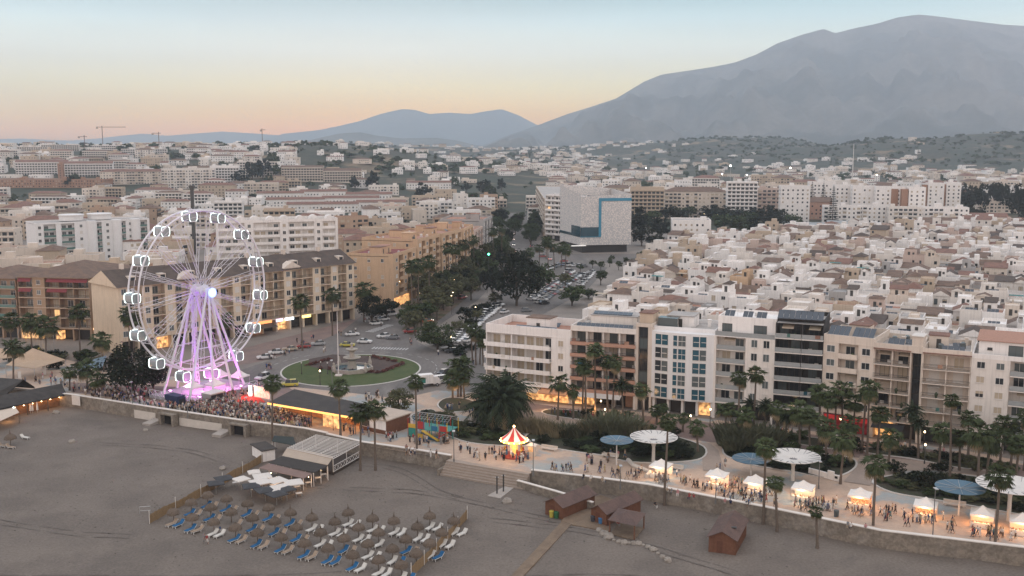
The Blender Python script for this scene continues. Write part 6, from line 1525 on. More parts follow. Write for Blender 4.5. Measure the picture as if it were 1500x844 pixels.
# long bar with dark flat roof and amber fascia
t, Q = quadroof('promenade_bar', 'long bar pavilion with flat dark roof and amber lit fascia beside the red carpet', 'bar', [(392,590),(522,612),(560,597),(431,570)], 3.7, .35, m_felt, legs=4, legm=m_dframe)
a, c = Q[0], Q[1]; d = (c-a).normalized(); w = Vector((d.y, -d.x, 0)); b = MB(); b.add([(*(a+w*.01).xy, 3.32), (*(c+w*.01).xy, 3.32), (*(c+w*.1).xy, 3.32), (*(a+w*.1).xy, 3.32), (*(a+w*.01).xy, 3.74), (*(c+w*.01).xy, 3.74), (*(c+w*.1).xy, 3.74), (*(a+w*.1).xy, 3.74)], [(0,3,2,1),(4,5,6,7),(0,1,5,4),(1,2,6,5),(2,3,7,6),(3,0,4,7)]); b.build('amber_fascia', m_amber, t)
b = MB(); e0, e1 = Q[3].lerp(Q[0], .45), Q[2].lerp(Q[1], .45); b.face([(*e0.xy, .1), (*e1.xy, .1), (*e1.xy, 3.3), (*e0.xy, 3.3)]); b.build('back_counter', M('bar_back', (.42,.20,.09), .6, .5, .8), t)
b = MB(); e0, e1 = Q[0].lerp(Q[1], .62)+Vector((0, 1.5, 0)), Q[0].lerp(Q[1], .82)+Vector((0, 1.5, 0)); dd = (e1-e0); b.face([(*e0.xy, .2), (*e1.xy, .2), (*e1.xy, 2.9), (*e0.xy, 2.9)]); b.build('lit_counter', m_glow, t)
o_ = t.location
for f in (.15, .4, .65, .88): pp = Q[0].lerp(Q[1], f).lerp(Q[3].lerp(Q[2], f), .25)+o_; lamp((pp.x, pp.y, 2.9), (1,.50,.20), 260, 'bar_lamp_light', .4)
p = G(486,617); q = thing('menu_board', 'white glowing menu board at the end of the long bar', 'sign', (p.x, p.y, 0), -.25); b = MB(); b.box(-.35,-.1,.2,.35,.1,2.6); b.build('panel', M('menu_glow', (1,1,1), .5, 0, emit=(.9,1,.95), es=1.3), q); b = MB(); b.box(-.25,-.13,.5,.25,-.105,2.2); b.build('print', m_glass2, q)
# brown-and-white kiosk with pale flat roof
p0, p1 = G(528,630), G(566,638); t = thing('snack_kiosk', 'snack kiosk with white front, brown side wall and pale flat roof', 'kiosk', (p0.x, p0.y, 0), ang(p0, p1)); L = (p1-p0).length
b = MB(); b.box(0,0,0,L,7.5,3.1); b.build('wall', w_white, t); b = MB(); b.box(L+.004,-.1,0,L+.12,7.6,3.0); b.build('side_wall', m_wood, t); b = MB(); b.box(-.3,-.5,3.104,L+.5,8,3.35); b.build('roof', M('pale_roof', (.45,.36,.29), .9, .1, .6), t); b = MB(); b.box(-.3,-.03,.1,L,-.004,1.0); b.build('plinth', m_wood, t); b = MB(); b.box(.5,-.03,1.1,2.6,-.004,2.4); b.build('hatch', m_dframe, t)
# tall play frame
p = G(598,640); q = G(655,648); t = thing('play_structure', 'multi-coloured indoor-style play frame with yellow slide and netted roof', 'play frame', (p.x, p.y, 0), ang(p, q)); L = (q-p).length
cols = [M('play_red', (.36,.04,.035), .6, .1, 2), M('play_yellow', (.50,.32,.05), .6, .1, 2), M('play_blue', (.03,.13,.24), .6, .1, 2), M('play_teal', (.03,.20,.17), .6, .1, 2)]
for i in range(6):
    for j in (0, 2.4, 4.8): b = MB(); b.tube((L*i/5, j, -.05), (L*i/5, j, 4.0), .09, n=6); b.build('post', cols[(i+int(j)) % 4], t)
b = MB(); b.box(0,0,1.9,L,4.8,2.02); b.build('upper_deck', cols[3], t)
for i, (x0, x1, z0, z1, c) in enumerate(((0,.2,.05,1.9,3),(.22,.38,.05,1.0,1),(.42,.8,.05,.9,2),(.25,.42,2.05,3.6,0),(.6,.75,2.05,3.0,2),(.82,1,2.05,3.2,0),(0,.2,2.05,2.9,1))):
    b = MB(); b.box(x0*L,-.05,z0,x1*L,.05,z1); b.build('panel', cols[c], t)
b = MB(); b.add([(.40*L,-.1,2.0),(.40*L,-.9,2.0),(.82*L,-.9,.3),(.82*L,-.1,.3),(.40*L,-.1,1.85),(.40*L,-.9,1.85),(.82*L,-.9,.15),(.82*L,-.1,.15)], [(0,1,2,3),(7,6,5,4),(0,4,5,1),(1,5,6,2),(2,6,7,3),(3,7,4,0)]); b.build('slide', cols[1], t)
b = MB(); b.add([(.82*L,-.1,1.0),(.82*L,-.9,1.0),(1.05*L,-.9,2.4),(1.05*L,-.1,2.4),(.82*L,-.1,.8),(.82*L,-.9,.8),(1.05*L,-.9,2.2),(1.05*L,-.1,2.2)], [(0,1,2,3),(7,6,5,4),(0,4,5,1),(1,5,6,2),(2,6,7,3),(3,7,4,0)]); b.build('slide', cols[0], t)
b = MB()
for i in range(13): x = L*i/12; b.tube((x,0,4.0),(x,2.4,4.9),.03,n=4); b.tube((x,2.4,4.9),(x,4.8,4.0),.03,n=4)
for k in range(7): y = .4+4*k/6; zz = 4.9-abs(y-2.4)*.375; b.tube((0,y,zz),(L,y,zz),.03,n=4)
b.build('netted_roof', m_alu, t)
# carousel
p = G(753,668); t = thing('carousel', 'small lit carousel with red and white striped cone roof', 'carousel', (p.x, p.y, 0)); mr_, mw_ = M('carousel_red', (.45,.035,.03), .6, 0), M('carousel_white', (.75,.68,.6), .6, 0)
b = MB(); b.lathe([(2.5,0),(2.5,.3),(0,.31)], 24); b.build('turntable', M('carousel_base', (.4,.08,.06), .6, .2, 2), t)
b = MB(); b.lathe([(2.5,3.5),(1.4,4.3),(.55,5.2),(.1,5.75)], 24, ms=lambda k, i: (i//2) % 2); b.build('striped_roof', [mr_, mw_], t)
b = MB(); b.lathe([(2.55,3.0),(2.62,3.2),(2.55,3.5)], 24); b.build('cornice', M('carousel_gold', (.7,.4,.1), .5, .2, 3, emit=(1,.55,.16), es=1.2), t)
for k in range(16):
    a = 2*PI*k/16; b = MB(); b.lathe([(0,-.13),(.13,0),(0,.13)], 6, (2.72*math.cos(a), 2.72*math.sin(a), 3.25)); b.build('bulb', M('carousel_bulb', (1,.7,.3), .5, 0, emit=(1,.62,.25), es=9), t)
b = MB(); b.lathe([(.75,.3),(.75,3.3)], 14); b.build('mirror_column', M('carousel_column', (.6,.35,.1), .4, .6, 2, emit=(1,.5,.12), es=1.0), t)
for k in range(10):
    a = 2*PI*k/10; x, y = 1.8*math.cos(a), 1.8*math.sin(a); b = MB(); b.tube((x,y,.3),(x,y,3.3),.035,n=5); pz = .75+.25*(k % 2); b.box(x-.22,y-.5,pz,x+.22,y+.5,pz+.45); b.box(x-.15,y+.35,pz+.4,x+.15,y+.65,pz+.85); b.build('ride_figure', [cols[0],cols[1],cols[2],mw_][k % 4], t)
b = MB(); b.lathe([(0,5.7),(.25,5.9),(0,6.2)], 8); b.build('finial', MATS['carousel_bulb'], t); lamp((p.x, p.y-.5, 2.6), (1,.55,.25), 330, 'carousel_light', .6)
for a in (-2.6, -1.57, -.5, 1.57): lamp((p.x+3.3*math.cos(a), p.y+3.3*math.sin(a), 4.1), (1,.62,.32), 120, 'carousel_bulb_light', .2)
p = G(779,668); t = thing('ticket_kiosk', 'little cream ticket kiosk right of the carousel', 'kiosk', (p.x, p.y, 0), -.3); b = MB(); b.box(-.7,-.6,0,.7,.6,2.2); b.build('wall', w_cream, t); b = MB(); pitched(b,-.7,-.6,.7,.6,2.204,.5,'hip',.25); b.build('roof', m_wblind, t); b = MB(); b.box(-.5,-.64,1.0,.5,-.604,1.9); b.build('window', m_glow, t)
# market stalls along the promenade
m_warmtent = M('market_tent', (.72,.66,.60), .8, .05, 1.5); m_goods = two_tone('market_goods', (.5,.28,.16), (.55,.46,.36), 3, .45, .55, .5, 9, third=(.25,.12,.12), tscale=5)
def stall(label, px, py, s=3.6, rz=None, warm=(1,.62,.30), e=260):
    p = G(px, py); t = canopy(label, p, s, 2.25, m_warmtent, SH if rz is None else rz, 1.15, 'market stall', 'market_stall', .3)
    b = MB(); b.box(-s/2+.15,-s/2+.1,.05,s/2-.15,-s/2+.8,.9); b.build('table', m_wblind, t)
    b = MB(); rr = random.Random(px)
    for i in range(14): x = -s/2+.3+(s-.6)*rr.random(); hh = rr.uniform(.08,.35); b.box(x-.1,-s/2+.2+.4*rr.random(),.903,x+.1,-s/2+.4+.35*rr.random(),.903+hh)
    b.build('goods', m_goods, t)
    b = MB(); b.face([(-s/2+.1,s/2-.1,.1),(s/2-.1,s/2-.1,.1),(s/2-.1,s/2-.1,2.2),(-s/2+.1,s/2-.1,2.2)]); b.build('back_cloth', m_goods if px % 2 else m_wblind, t)
    for i in range(4):
        x = -s/2+.5+(s-1)*i/3; b = MB(); b.lathe([(0,-.09),(.09,0),(0,.09)], 6, (x,-s/2+.15,2.02)); b.build('bulb', m_lamp, t)
    ca, sa = math.cos(t.rotation_euler.z), math.sin(t.rotation_euler.z)
    for lx in (-.9, .9): lamp((p.x+lx*ca+.3*sa, p.y+lx*sa-.3*ca, 1.95), warm, e*.6, 'stall_light', .25)
    lamp((p.x+(s/2+.5)*sa, p.y-(s/2+.5)*ca, 1.9), warm, e*.42, 'stall_light', .25)
    return t
for lb, x, y, w_ in (('white market tent under the first white disc shade, first from the carousel', 968,698,(1,.68,.42)), ('wide white market tent left of the second blue disc shade', 1050,712,(1,.66,.40)), ('white market tent under the second blue disc shade', 1106,722,(1,.70,.46)),
   ('bright white market tent below the second white disc shade', 1176,731,(1,.66,.38)), ('white market tent with orange-lit goods between disc shades', 1259,742,(1,.50,.20)), ('white market tent standing alone left of the third blue disc shade', 1355,757,(1,.55,.26)), ('white market tent right of the third blue disc shade', 1438,770,(1,.48,.20)), ('white market tent cut by the edge of the view', 1496,781,(1,.48,.20))): stall(lb, x, y, 3.5, warm=w_)
# disc shades: shallow blue discs and big white trumpet shades
m_disc = M('blue_disc', (.060,.125,.175), .35, .12, .8, spec=.5); m_discw = M('white_disc', (.60,.555,.505), .6, .06, .6)
def disc(label, bx, by, cx, cyy, r, blue):
    p = G(bx, by); z = Zat(cx, cyy, p.y); R_ = r/FPX*math.hypot(p.x, p.y)
    t = thing('disc_shade', label, 'sunshade', (p.x, p.y, 0)); b = MB()
    if blue:
        b.lathe([(0,z-.25),(R_,z),(R_,z+.08),(0,z-.15)], 36); b.build('disc', m_disc, t); b = MB(); b.tube((0,0,-.1),(0,0,z-.2),.16,.11,10); b.build('mast', m_frame, t)
        for k in range(10): a = 2*PI*k/10; b = MB(); b.tube((0,0,z-.10),(R_*.97*math.cos(a),R_*.97*math.sin(a),z+.13),.045,n=4); b.build('rib', m_alu, t)
    else:
        b.lathe([(.55,z-1.0),(1.4,z-.35),(R_,z),(R_,z+.07),(1.4,z-.25),(0,z-.8)], 40); b.build('disc', m_discw, t)
        b = MB(); b.lathe([(.36,-.1),(.30,z*.6),(.34,z-1.8),(.62,z-.95)], 14); b.build('mast', m_discw, t)
        for k in range(12):
            a = 2*PI*k/12; c, s = math.cos(a), math.sin(a); b = MB(); b.tube((0,0,z-.7),(R_*.97*c,R_*.97*s,z+.12),.085,n=4); e = a+.26; b.tube((R_*.5*c,R_*.5*s,z-.2),(R_*.97*math.cos(e),R_*.97*math.sin(e),z+.12),.04,n=4); b.build('rib', M('grey_rib', (.16,.15,.15), .6, 0), t)
    return t
disc('blue disc shade on a thin white mast nearest the carousel', 903,681,903.5,645,25,1); disc('great white trumpet-shaped disc shade beside the first blue disc', 957,677,958,640,35.5,0)
disc('blue disc shade partly hidden behind a beach palm', 1100,696,1100,672,28,1); disc('great white trumpet-shaped disc shade above the bright tent', 1161,704,1161.5,668,38.5,0)
disc('blue disc shade standing behind a tall lamp post', 1404,755,1405,714,33,1); disc('great white trumpet-shaped disc shade at the far end of the promenade', 1477,763,1481,710,44,0)
# benches and low white garden walls
def bench(label, px, py, L=3.5, rz=None):
    p = G(px, py); t = thing('bench', label, 'bench', (p.x, p.y, 0), SH if rz is None else rz); b = MB(); b.box(-L/2,-.3,.35,L/2,.3,.5); b.build('seat', m_whitewash, t)
    for s in (-1, 1): q = MB(); q.box(s*L*.4-.15,-.25,-.05,s*L*.4+.15,.25,.347); q.build('leg', m_whitewash, t)
    b = MB(); b.box(-L/2,.302,.35,L/2,.42,1.0); b.build('backrest', m_whitewash, t)
bench('pale stone bench at the garden edge right of the carousel', 804,660); bench('pale stone bench under the first blue disc shade', 893,671); bench('pale stone bench under the third blue disc shade', 1398,742); bench('pale stone bench beside the first market tent', 987,688)
p = G(925,692); t = thing('curved_seat', 'curving white concrete seat by the first white disc shade', 'bench', (p.x, p.y, 0)); b = MB(); P = [G(*q)-p for q in ((920,676),(928,684),(940,689),(952,694),(947,700))]; b.pipe([(q.x, q.y, .3) for q in P], .42, 8); b.build('seat', m_whitewash, t)
p, q = G(1184,694), G(1229,706); t = thing('garden_wall', 'low white stepped garden wall with a dark plaque on the lawn', 'wall', (p.x, p.y, .1), ang(p, q)); L = (q-p).length; b = MB(); b.box(0,0,-.2,L,.3,1.0); b.box(L*.62,.001,1.0,L*.82,.299,1.5); b.build('masonry', w_white, t); b = MB(); b.box(L*.86,-.05,.35,L*.95,-.003,.8); b.build('plaque', m_glass, t)
# lamp posts
def lamp_post(label, px, py, h=6, kind='tall', z=0.0, lit=False):
    p = G(px, py, z); t = thing('lamp_post', label, 'lamp post', (p.x, p.y, z)); b = MB(); b.tube((0,0,-.1),(0,0,h),.10,.06,7); b.tube((0,0,-.1),(0,0,.6),.17,.14,8); b.build('pole', M('lamp_grey', (.14,.135,.13), .6, .05) if kind == 'tall' else m_dframe, t)
    b = MB()
    if kind == 'tall': b.box(-.25,-.7,h-.02,.25,.3,h+.1); b.build('lamp_head', m_alu, t)
    else: b.lathe([(0,h-.02),(.13,h+.03),(.17,h+.26),(.08,h+.4),(0,h+.42)], 8); b.build('lamp_head', m_lamp if lit else m_frame, t)
    return t
for lb, x, y, h in (('grey lamp post at the seawall end by the carousel steps', 781,696,6.6), ('grey lamp post on the seawall above the brown huts', 908.5,716,4.2), ('grey lamp post on the seawall before the wide market tent', 1048,737,4.2), ('grey lamp post on the seawall before the lone market tent', 1366,789,8.0), ('grey lamp post by the play frame', 665,676,6), ('thin post before the bright market tent', 1199,716,5), ('thin lamp post behind the long bar', 487,575,8), ('grey lamp post at the seawall above the crowd', 194,597,6), ('grey lamp post beside the whitewashed panel', 275,612,5),('grey lamp post over the crowd by the second culvert', 362,622,6)): lamp_post(lb, x, y, h)
for lb, x, y in (('lit lantern in front of the blue-windowed block pillars', 1011,635), ('lit lantern at the corner of the blue-windowed block', 1040,625), ('lit lantern in the garden before the black-fronted block', 1174,640), ('second lit lantern in the garden before the solar-edged block', 1230,640), ('lit lantern by the dark awning of the brown-shuttered block', 1353,660), ('lit lantern at the fork of the garden path', 1354,680), ('lit lantern before the salmon-banded block', 880,612), ('lit lantern by the arched door', 886,625), ('lit lantern near the clipped round tree', 661,512), ('lit lantern on the roundabout lawn edge', 469,565), ('lit lantern before the off-white end block', 1446,675)): lamp_post(lb, x, y, 3.6, 'lantern', 0, True)
for k, (x, y) in enumerate(((470,548),(480,549),(442,549))): lamp_post('white globe lantern on the roundabout lawn', x, y, 3.0, 'lantern')
for x, y in ((715,372),): 
    p = G(716,420); t = thing('traffic_light', 'green traffic light above the avenue beside the huge round tree', 'traffic light', (p.x, p.y, 0)); h = Zat(716,373,p.y); b = MB(); b.tube((0,0,0),(0,0,h),.1,.08,6); b.build('pole', m_dframe, t); b = MB(); b.box(-.2,-.15,h-.1,.2,.15,h+1.0); b.build('housing', m_dframe, t); b = MB(); b.lathe([(0,-.5),(.5,0),(0,.5)], 10, (0,-.6,h+.2)); b.build('green_lamp', M('green_lamp', (.1,1,.4), .5, 0, emit=(.08,1,.40), es=9), t)
rr = random.Random(31)
for i in range(34):
    x, y = [(rr.uniform(640,760), rr.uniform(350,440)), (rr.uniform(560,700), rr.uniform(420,480)), (rr.uniform(960,1150), rr.uniform(318,345))][i % 3]
    p = GT(x, y); t = thing('street_lamp', 'small lit street lamp %s' % ('among the park trees' if x > 900 else 'among the avenue trees' if x > 640 else 'near the ochre corner block'), 'street lamp', p, 0, 'street lamps of the town'); h = rr.uniform(6,9); b = MB(); b.tube((0,0,0),(0,0,h),.07,n=4); b.build('pole', m_dframe, t); b = MB(); b.lathe([(0,-.16),(.2,0),(0,.16)], 6, (0,0,h)); b.build('lamp_head', m_lamp, t)
for x, y, s, k in ((1068,243,1.3,0),(1056,255,.8,1),(1092,256,.6,2),(1155,246,1.0,3),(1281,256,.7,4),(41,240,.5,5),(945,246,.5,6)):
    d = 1500 if x > 100 else 1300; p = Vector((ray(x, y)[0]*d, d, 0)); z = Zat(x, y, d); g = T(p.x, d); t = thing('floodlight_mast', 'bright white floodlight mast %s' % ('tallest over the far right quarter','beside and below the tallest one','small one right of the tallest','right of the mast group','low one near the hill foot','on the far left slope','small one above the perforated cube')[k], 'floodlight mast', (p.x, d, g)); b = MB(); b.tube((0,0,0),(0,0,z-g),.35,.2,6); b.build('mast', m_alu, t); b = MB(); b.lathe([(0,-.9*s),(1.1*s,0),(0,.9*s)], 10, (0,0,z-g)); b.build('lamp_head', M('flood_glow', (1,.95,.85), .5, 0, emit=(1,.92,.75), es=30), t)
p = Vector((ray(1246,212)[0]*1300, 1300, 0)); t = thing('radio_mast', 'slender white radio mast beyond the white towers', 'mast', (p.x, p.y, T(p.x,1300))); b = MB(); b.tube((0,0,0),(0,0,Zat(1246,211,1300)-T(p.x,1300)),.7,.35,6); b.build('shaft', m_frame, t); b = MB(); b.lathe([(.9,20),(.9,21)], 8); b.build('collar', m_frame, t)
for lb, x, yb, yt, x0, x1 in (('tall tower crane with long horizontal jib on the left skyline', 156.5,212,186,148,191), ('smaller tower crane left of the tall one on the skyline', 130,216,200,121,134), ('tower crane mast right of the tall crane', 238,214,195,228,241), ('thin crane mast on the middle of the skyline', 388,210,190,385,393)):
    d = 1750; X = ray(x, yb)[0]; g = T(X*d, d); t = thing('tower_crane', lb, 'crane', (X*d, d, g)); h = Zat(x, yt, d)-g; m_cr = M('crane_steel', (.16,.10,.085), .7, .1)
    b = MB(); b.box(-.45,-.45,-3,.45,.45,h+2); b.build('mast', m_cr, t); b = MB(); b.box((x0-x)/FPX*d,-.35,h-.7,(x1-x)/FPX*d,.35,h+.1); b.build('jib', m_cr, t); b = MB(); b.box((x0-x)/FPX*d,-.9,h-3.0,(x0-x)/FPX*d+3,.9,h-1.02); b.build('counterweight', m_conc, t)
p = G(282,335); t = thing('crane_mast', 'dark crane mast rising behind the top of the ferris wheel', 'crane', (p.x*1.2, 560, 0)); h = Zat(282,276,560); b = MB(); b.box(-.8,-.8,0,.8,.8,h); b.build('mast', m_rail, t); b = MB(); b.box(-1.4,-1.2,h+.003,1.4,1.2,h+1.6); b.build('slewing_cab', m_rail, t); t.location.x = ray(282,300)[0]*560/ray(282,300)[1]
# fountain, flag mast, mosaics of the roundabout
p = G(516,543); t = thing('fountain', 'tiered stone fountain with octagonal basin in the middle of the roundabout', 'fountain', (p.x, p.y, .15)); m_fs = M('fountain_stone', (.36,.315,.265), .9, .15, 1.5)
b = MB(); b.lathe([(5.6,-.1),(5.6,1.0),(5.2,1.0),(5.2,.5),(0,.5)], 8); b.build('basin', m_fs, t); b = MB(); b.lathe([(5.15,.506),(0,.51)], 8); b.build('water', m_teal, t)
b = MB(); b.lathe([(1.3,.5),(1.1,2.2),(1.0,2.6),(2.4,3.4),(2.4,3.6),(.7,3.5),(.6,5.0),(1.6,5.6),(1.6,5.8),(.4,5.7),(.3,6.8),(.5,7.1),(0,7.6)], 12); b.build('tiers', m_fs, t)
for k in range(4):
    a = PI/4+k*PI/2; b = MB(); b.lathe([(.5,.5),(.55,1.3),(.35,1.9),(.25,2.4),(.3,2.7),(0,3.0)], 8, (5.9*math.cos(a), 5.9*math.sin(a), 0)); b.build('statue', m_fs, t)
p = G(496,551); t = thing('flag_mast', 'very tall bare white mast on the roundabout', 'mast', (p.x, p.y, .12)); h = Zat(497,457,p.y); b = MB(); b.tube((0,0,0),(0,0,h),.16,.08,8); b.build('pole', m_frame, t); b = MB(); b.box(-.9,-.9,-.05,.9,.9,.25); b.build('plinth', m_whitewash, t)
# ---------------------------------------------------------------- left: thatched beach restaurants, tents and sails
m_tantent = M('tan_canvas', (.43,.31,.215), .9, .08, .8); m_bluesail = M('blue_sail', (.13,.18,.215), .8, .08, .8); m_thatchroof = two_tone('grey_thatch_roof', (.062,.055,.050), (.045,.041,.038), .5, .4, .6, .3, 4)
def roof2(label, a0, a1, r0, r1, z0, z1, mt, back=4.0, name='beach_restaurant'):
    A, B_, C_, D = G(*a0, z0), G(*a1, z0), G(*r1, z1), G(*r0, z1); o = (A+B_)/2; t = thing(name, label, 'restaurant', (o.x, o.y, BEACH)); d = Vector((0, back, 0))
    E_, F_ = C_+(C_-B_).normalized()*back, D+(D-A).normalized()*back; E_.z = F_.z = z0
    b = MB(); Q = [p-Vector((o.x, o.y, BEACH)) for p in (A,B_,C_,D,E_,F_)]; b.add(Q, [(0,1,2,3),(3,2,4,5)]); b.add([q-Vector((0,0,.25)) for q in Q], [(3,2,1,0),(5,4,2,3)]); b.build('thatch_roof', mt, t)
    for f in (0, .25, .5, .75, 1): q = Q[0].lerp(Q[1], f); c = MB(); c.tube((q.x, q.y+.3, -.2), (q.x, q.y+.3, q.z), .12, n=6); c.build('post', m_bark, t)
    c = MB(); q0, q1 = Q[0].lerp(Q[1], .02), Q[0].lerp(Q[1], .98); dv_ = (Q[3]-Q[0])*.35; dv_.z = 0; c.face([(*(q0+dv_).xy, 0), (*(q1+dv_).xy, 0), (*(q1+dv_).xy, q1.z-.2), (*(q0+dv_).xy, q0.z-.2)]); c.build('back_wall', M('restaurant_back', (.16,.085,.045), .9, .5, 1), t); return t, o
t, o = roof2('low thatched beach restaurant with warm lights under its eave', (-25,604), (98,578), (-20,583), (90,562), .6, 2.4, m_thatchroof)
for k in range(6): q = G(20+13*k, 597-3*k, .2); lamp((q.x, q.y+1.0, .1), (1,.5,.2), 60, 'restaurant_lamp_light', .3); l = thing('hanging_lamp', 'warm hanging lamp under the thatched eave', 'lamp', (q.x, q.y+.6, .05)); b = MB(); b.lathe([(0,-.14),(.16,0),(0,.14)], 6); b.build('bulb', m_lamp, l); b = MB(); b.tube((0,0,.1),(0,0,.6),.015,n=4); b.build('cord', m_dframe, l)
roof2('gabled dark thatched restaurant at the far left of the beach', (-30,588), (4,582), (-20,552), (34,556), 1.2, 4.0, m_thatchroof)
t, _ = quadroof('beach_bar_awning', 'bright cream awning over the lit beach bar at the left edge', 'awning', [(-12,622),(28,604),(20,594),(-15,600)], 0.2, .1, M('cream_canvas', (.55,.45,.36), .9, .06, 1), legs=1, z0=BEACH, legm=m_dframe); lamp(G(8,612,-1)+Vector((0,1,0)), (1,.55,.25), 150, 'awning_lamp_light', .4); 
p = G(20,597,.5); l = thing('spot_lamp', 'bright white lamp on the cream awning corner', 'lamp', p); b = MB(); b.lathe([(0,-.2),(.25,0),(0,.2)], 8); b.build('bulb', m_led, l); b = MB(); b.box(-.05,-.05,-.5,.05,.05,-.2); b.build('bracket', m_dframe, l)
def sail(label, px, zs, mt, name='shade_sail', polez=0.0):
    P = [G(*p, z) for p, z in zip(px, zs)]; o = sum(P, Vector())/len(P); o.z = 0; t = thing(name, label, 'shade sail', o); b = MB(); c = sum(P, Vector())/len(P)-o; n = len(P)
    b.add([c]+[p-o for p in P], [(0, i+1, (i+1) % n+1) for i in range(n)]); b.add([c-Vector((0,0,.06))]+[p-o-Vector((0,0,.06)) for p in P], [(0, (i+1) % n+1, i+1) for i in range(n)]); b.build('sail', mt, t)
    for p in P: q = MB(); q.tube((p.x-o.x, p.y-o.y, -.1), (p.x-o.x, p.y-o.y, p.z), .08, n=5); q.build('mast', m_alu, t)
sail('tan peaked canvas sail over the terrace', [(8,535),(50,540),(96,527),(48,510)], [3.2,3.2,3.2,6.5], m_tantent); sail('second tan canvas sail at the left edge', [(-30,528),(18,524),(10,512),(-20,506)], [3,3,4.5,5.5], m_tantent)
sail('blue-grey shade sail beside the dark ficus', [(112,543),(150,538),(156,521),(138,526)], [3,3,5,4.5], m_bluesail); sail('small blue-grey shade sail behind the first one', [(118,541),(136,535),(128,530)], [3.2,3.2,4.4], m_bluesail)
p = G(54,520); t = thing('wire_sculpture', 'row of grey wire hoops rising above the tan sail', 'sculpture', (p.x, p.y, 0)); 
for i in range(7):
    b = MB(); x = -4.2+i*1.4; b.pipe([(x+.9*math.cos(a), .3*math.sin(a), 5.0+(i*.15)+2.6*math.sin(a)) for a in [PI*k/12 for k in range(-1, 14)]], .06, 4); b.tube((x-.9,0,0),(x-.9,0,5+i*.15),.06,n=4); b.tube((x+.9,0,0),(x+.9,0,5+i*.15),.06,n=4); b.build('hoop', M('wire_grey', (.30,.31,.30), .5, 0), t)
for lb, x, y in (('white feather banner by the left terrace',27,562),('second white feather banner by the tan sail',63,552)):
    p = G(x, y); t = thing('banner', lb, 'banner', (p.x, p.y, 0), -.2); b = MB(); b.box(0,-.02,.6,.95,.02,3.2); b.build('cloth', m_wblind, t); b = MB(); b.tube((0,0,0),(0,0,3.3),.03,n=5); b.build('pole', m_alu, t)
onwall((106,584),(118,586), 'white hanging banner at the left end of the stone seawall', 'banner', 'wall_banner', .9, 3.2, m_wblind, .12, .05)
for k, (x, y) in enumerate(((45,606),(48,605.5),(55,605))):
    p = GB(x, y); t = thing('folded_parasol', 'white folded parasol before the thatched restaurant', 'parasol', (p.x, p.y, BEACH), 0, 'folded parasols'); b = MB(); b.lathe([(.05,.6),(.28,.7),(.22,1.6),(.05,2.7)], 8); b.build('cover', m_wblind, t); b = MB(); b.tube((0,0,-.1),(0,0,.7),.04,n=5); b.build('pole', m_alu, t)
# cafe parasols by the block with the dark awning
for k, (x, y) in enumerate(((1293,657),(1313,660))):
    p = G(x, y); t = thing('folded_parasol', 'white folded parasol at the dark-awninged cafe terrace', 'parasol', (p.x, p.y, 0), 0, 'folded parasols'); b = MB(); b.lathe([(.05,.7),(.34,.8),(.25,1.9),(.05,3.0)], 8); b.build('cover', m_wblind, t); b = MB(); b.tube((0,0,0),(0,0,.8),.05,n=5); b.build('pole', m_alu, t)
for x, y, e in ((800,600,260),(870,612,160),(905,612,120),(960,615,90),(1290,652,160),(1140,640,90),(1250,648,70),(668,585,120),(690,586,90),(60,520,160),(30,512,160),(120,520,90)):
    q = G(x, y); lamp((q.x, q.y-1.2, 2.3), (1,.55,.22), e, 'shopfront_light', .5)
# ================================================================ ON THE SAND
def hut_b(label, f0, f1, bk, hw=2.3, rise=.95, ov=.35, louvre=False):
    """gabled timber hut: f0, f1 front-gable base corners, bk the far right base corner"""
    a, c, e = GB(*f0), GB(*f1), GB(*bk); w = (c-a).length; d = (e-c).length; t = thing('beach_hut', label, 'hut', (a.x, a.y, BEACH), ang(a, c)); b = MB()
    b.box(0,0,-.2,w,d,hw); b.add([(0,0,hw),(w,0,hw),(w/2,0,hw+rise),(0,d,hw),(w,d,hw),(w/2,d,hw+rise)], [(0,1,2),(4,3,5)])
    for i in range(int(w/.45)+1): b.box(i*.45-.02,-.03,-.1,i*.45+.02,-.003,hw-.02)
    for i in range(int(d/.45)+1): b.box(w+.003,i*.45-.02,-.1,w+.03,i*.45+.02,hw-.02)
    b.build('wall', m_wood, t); b = MB(); 
    for s in (0, 1):
        x0, x1 = (-ov, w/2) if s == 0 else (w/2, w+ov); z0, z1 = (hw-.18, hw+rise+.06) if s == 0 else (hw+rise+.06, hw-.18)
        b.add([(x0,-ov,z0),(x1,-ov,z1),(x1,d+ov,z1),(x0,d+ov,z0),(x0,-ov,z0-.1),(x1,-ov,z1-.1),(x1,d+ov,z1-.1),(x0,d+ov,z0-.1)], [(0,1,2,3),(7,6,5,4),(0,4,5,1),(1,5,6,2),(2,6,7,3),(3,7,4,0)])
    b.build('roof', m_woodroof, t)
    b = MB(); b.box(w*.3,-.06,0,w*.3+.9,-.031,1.95); b.build('door', M('hut_door', (.115,.05,.032), .85, .2, 3), t); return t
hut_b('brown timber beach hut with gabled roof nearest the ramp wall', (799,753), (824,761), (843,736)); hut_b('brown timber beach hut between the bins and the open shelter', (866,764), (888,771), (909,743)); t = hut_b('larger brown timber hut standing alone on the sand', (1038,808), (1077,814), (1095,783), 2.6, 1.0); b = MB(); b.obox((3.2,3.2,3.15),.8,.5,.15,.2); b.build('roof_hatch', m_dframe, t)
P = [GB(893,783), GB(929,791), GB(943,774), GB(907,767)]; o = sum(P, Vector())/4; o.z = BEACH; t = thing('open_shelter', 'open timber shelter with hipped roof on a pale slab', 'shelter', o, 0); Q = [p-o for p in P]
for q in Q: b = MB(); b.tube((q.x,q.y,-.1),(q.x,q.y,2.5),.11,n=6); b.build('post', m_wood, t)
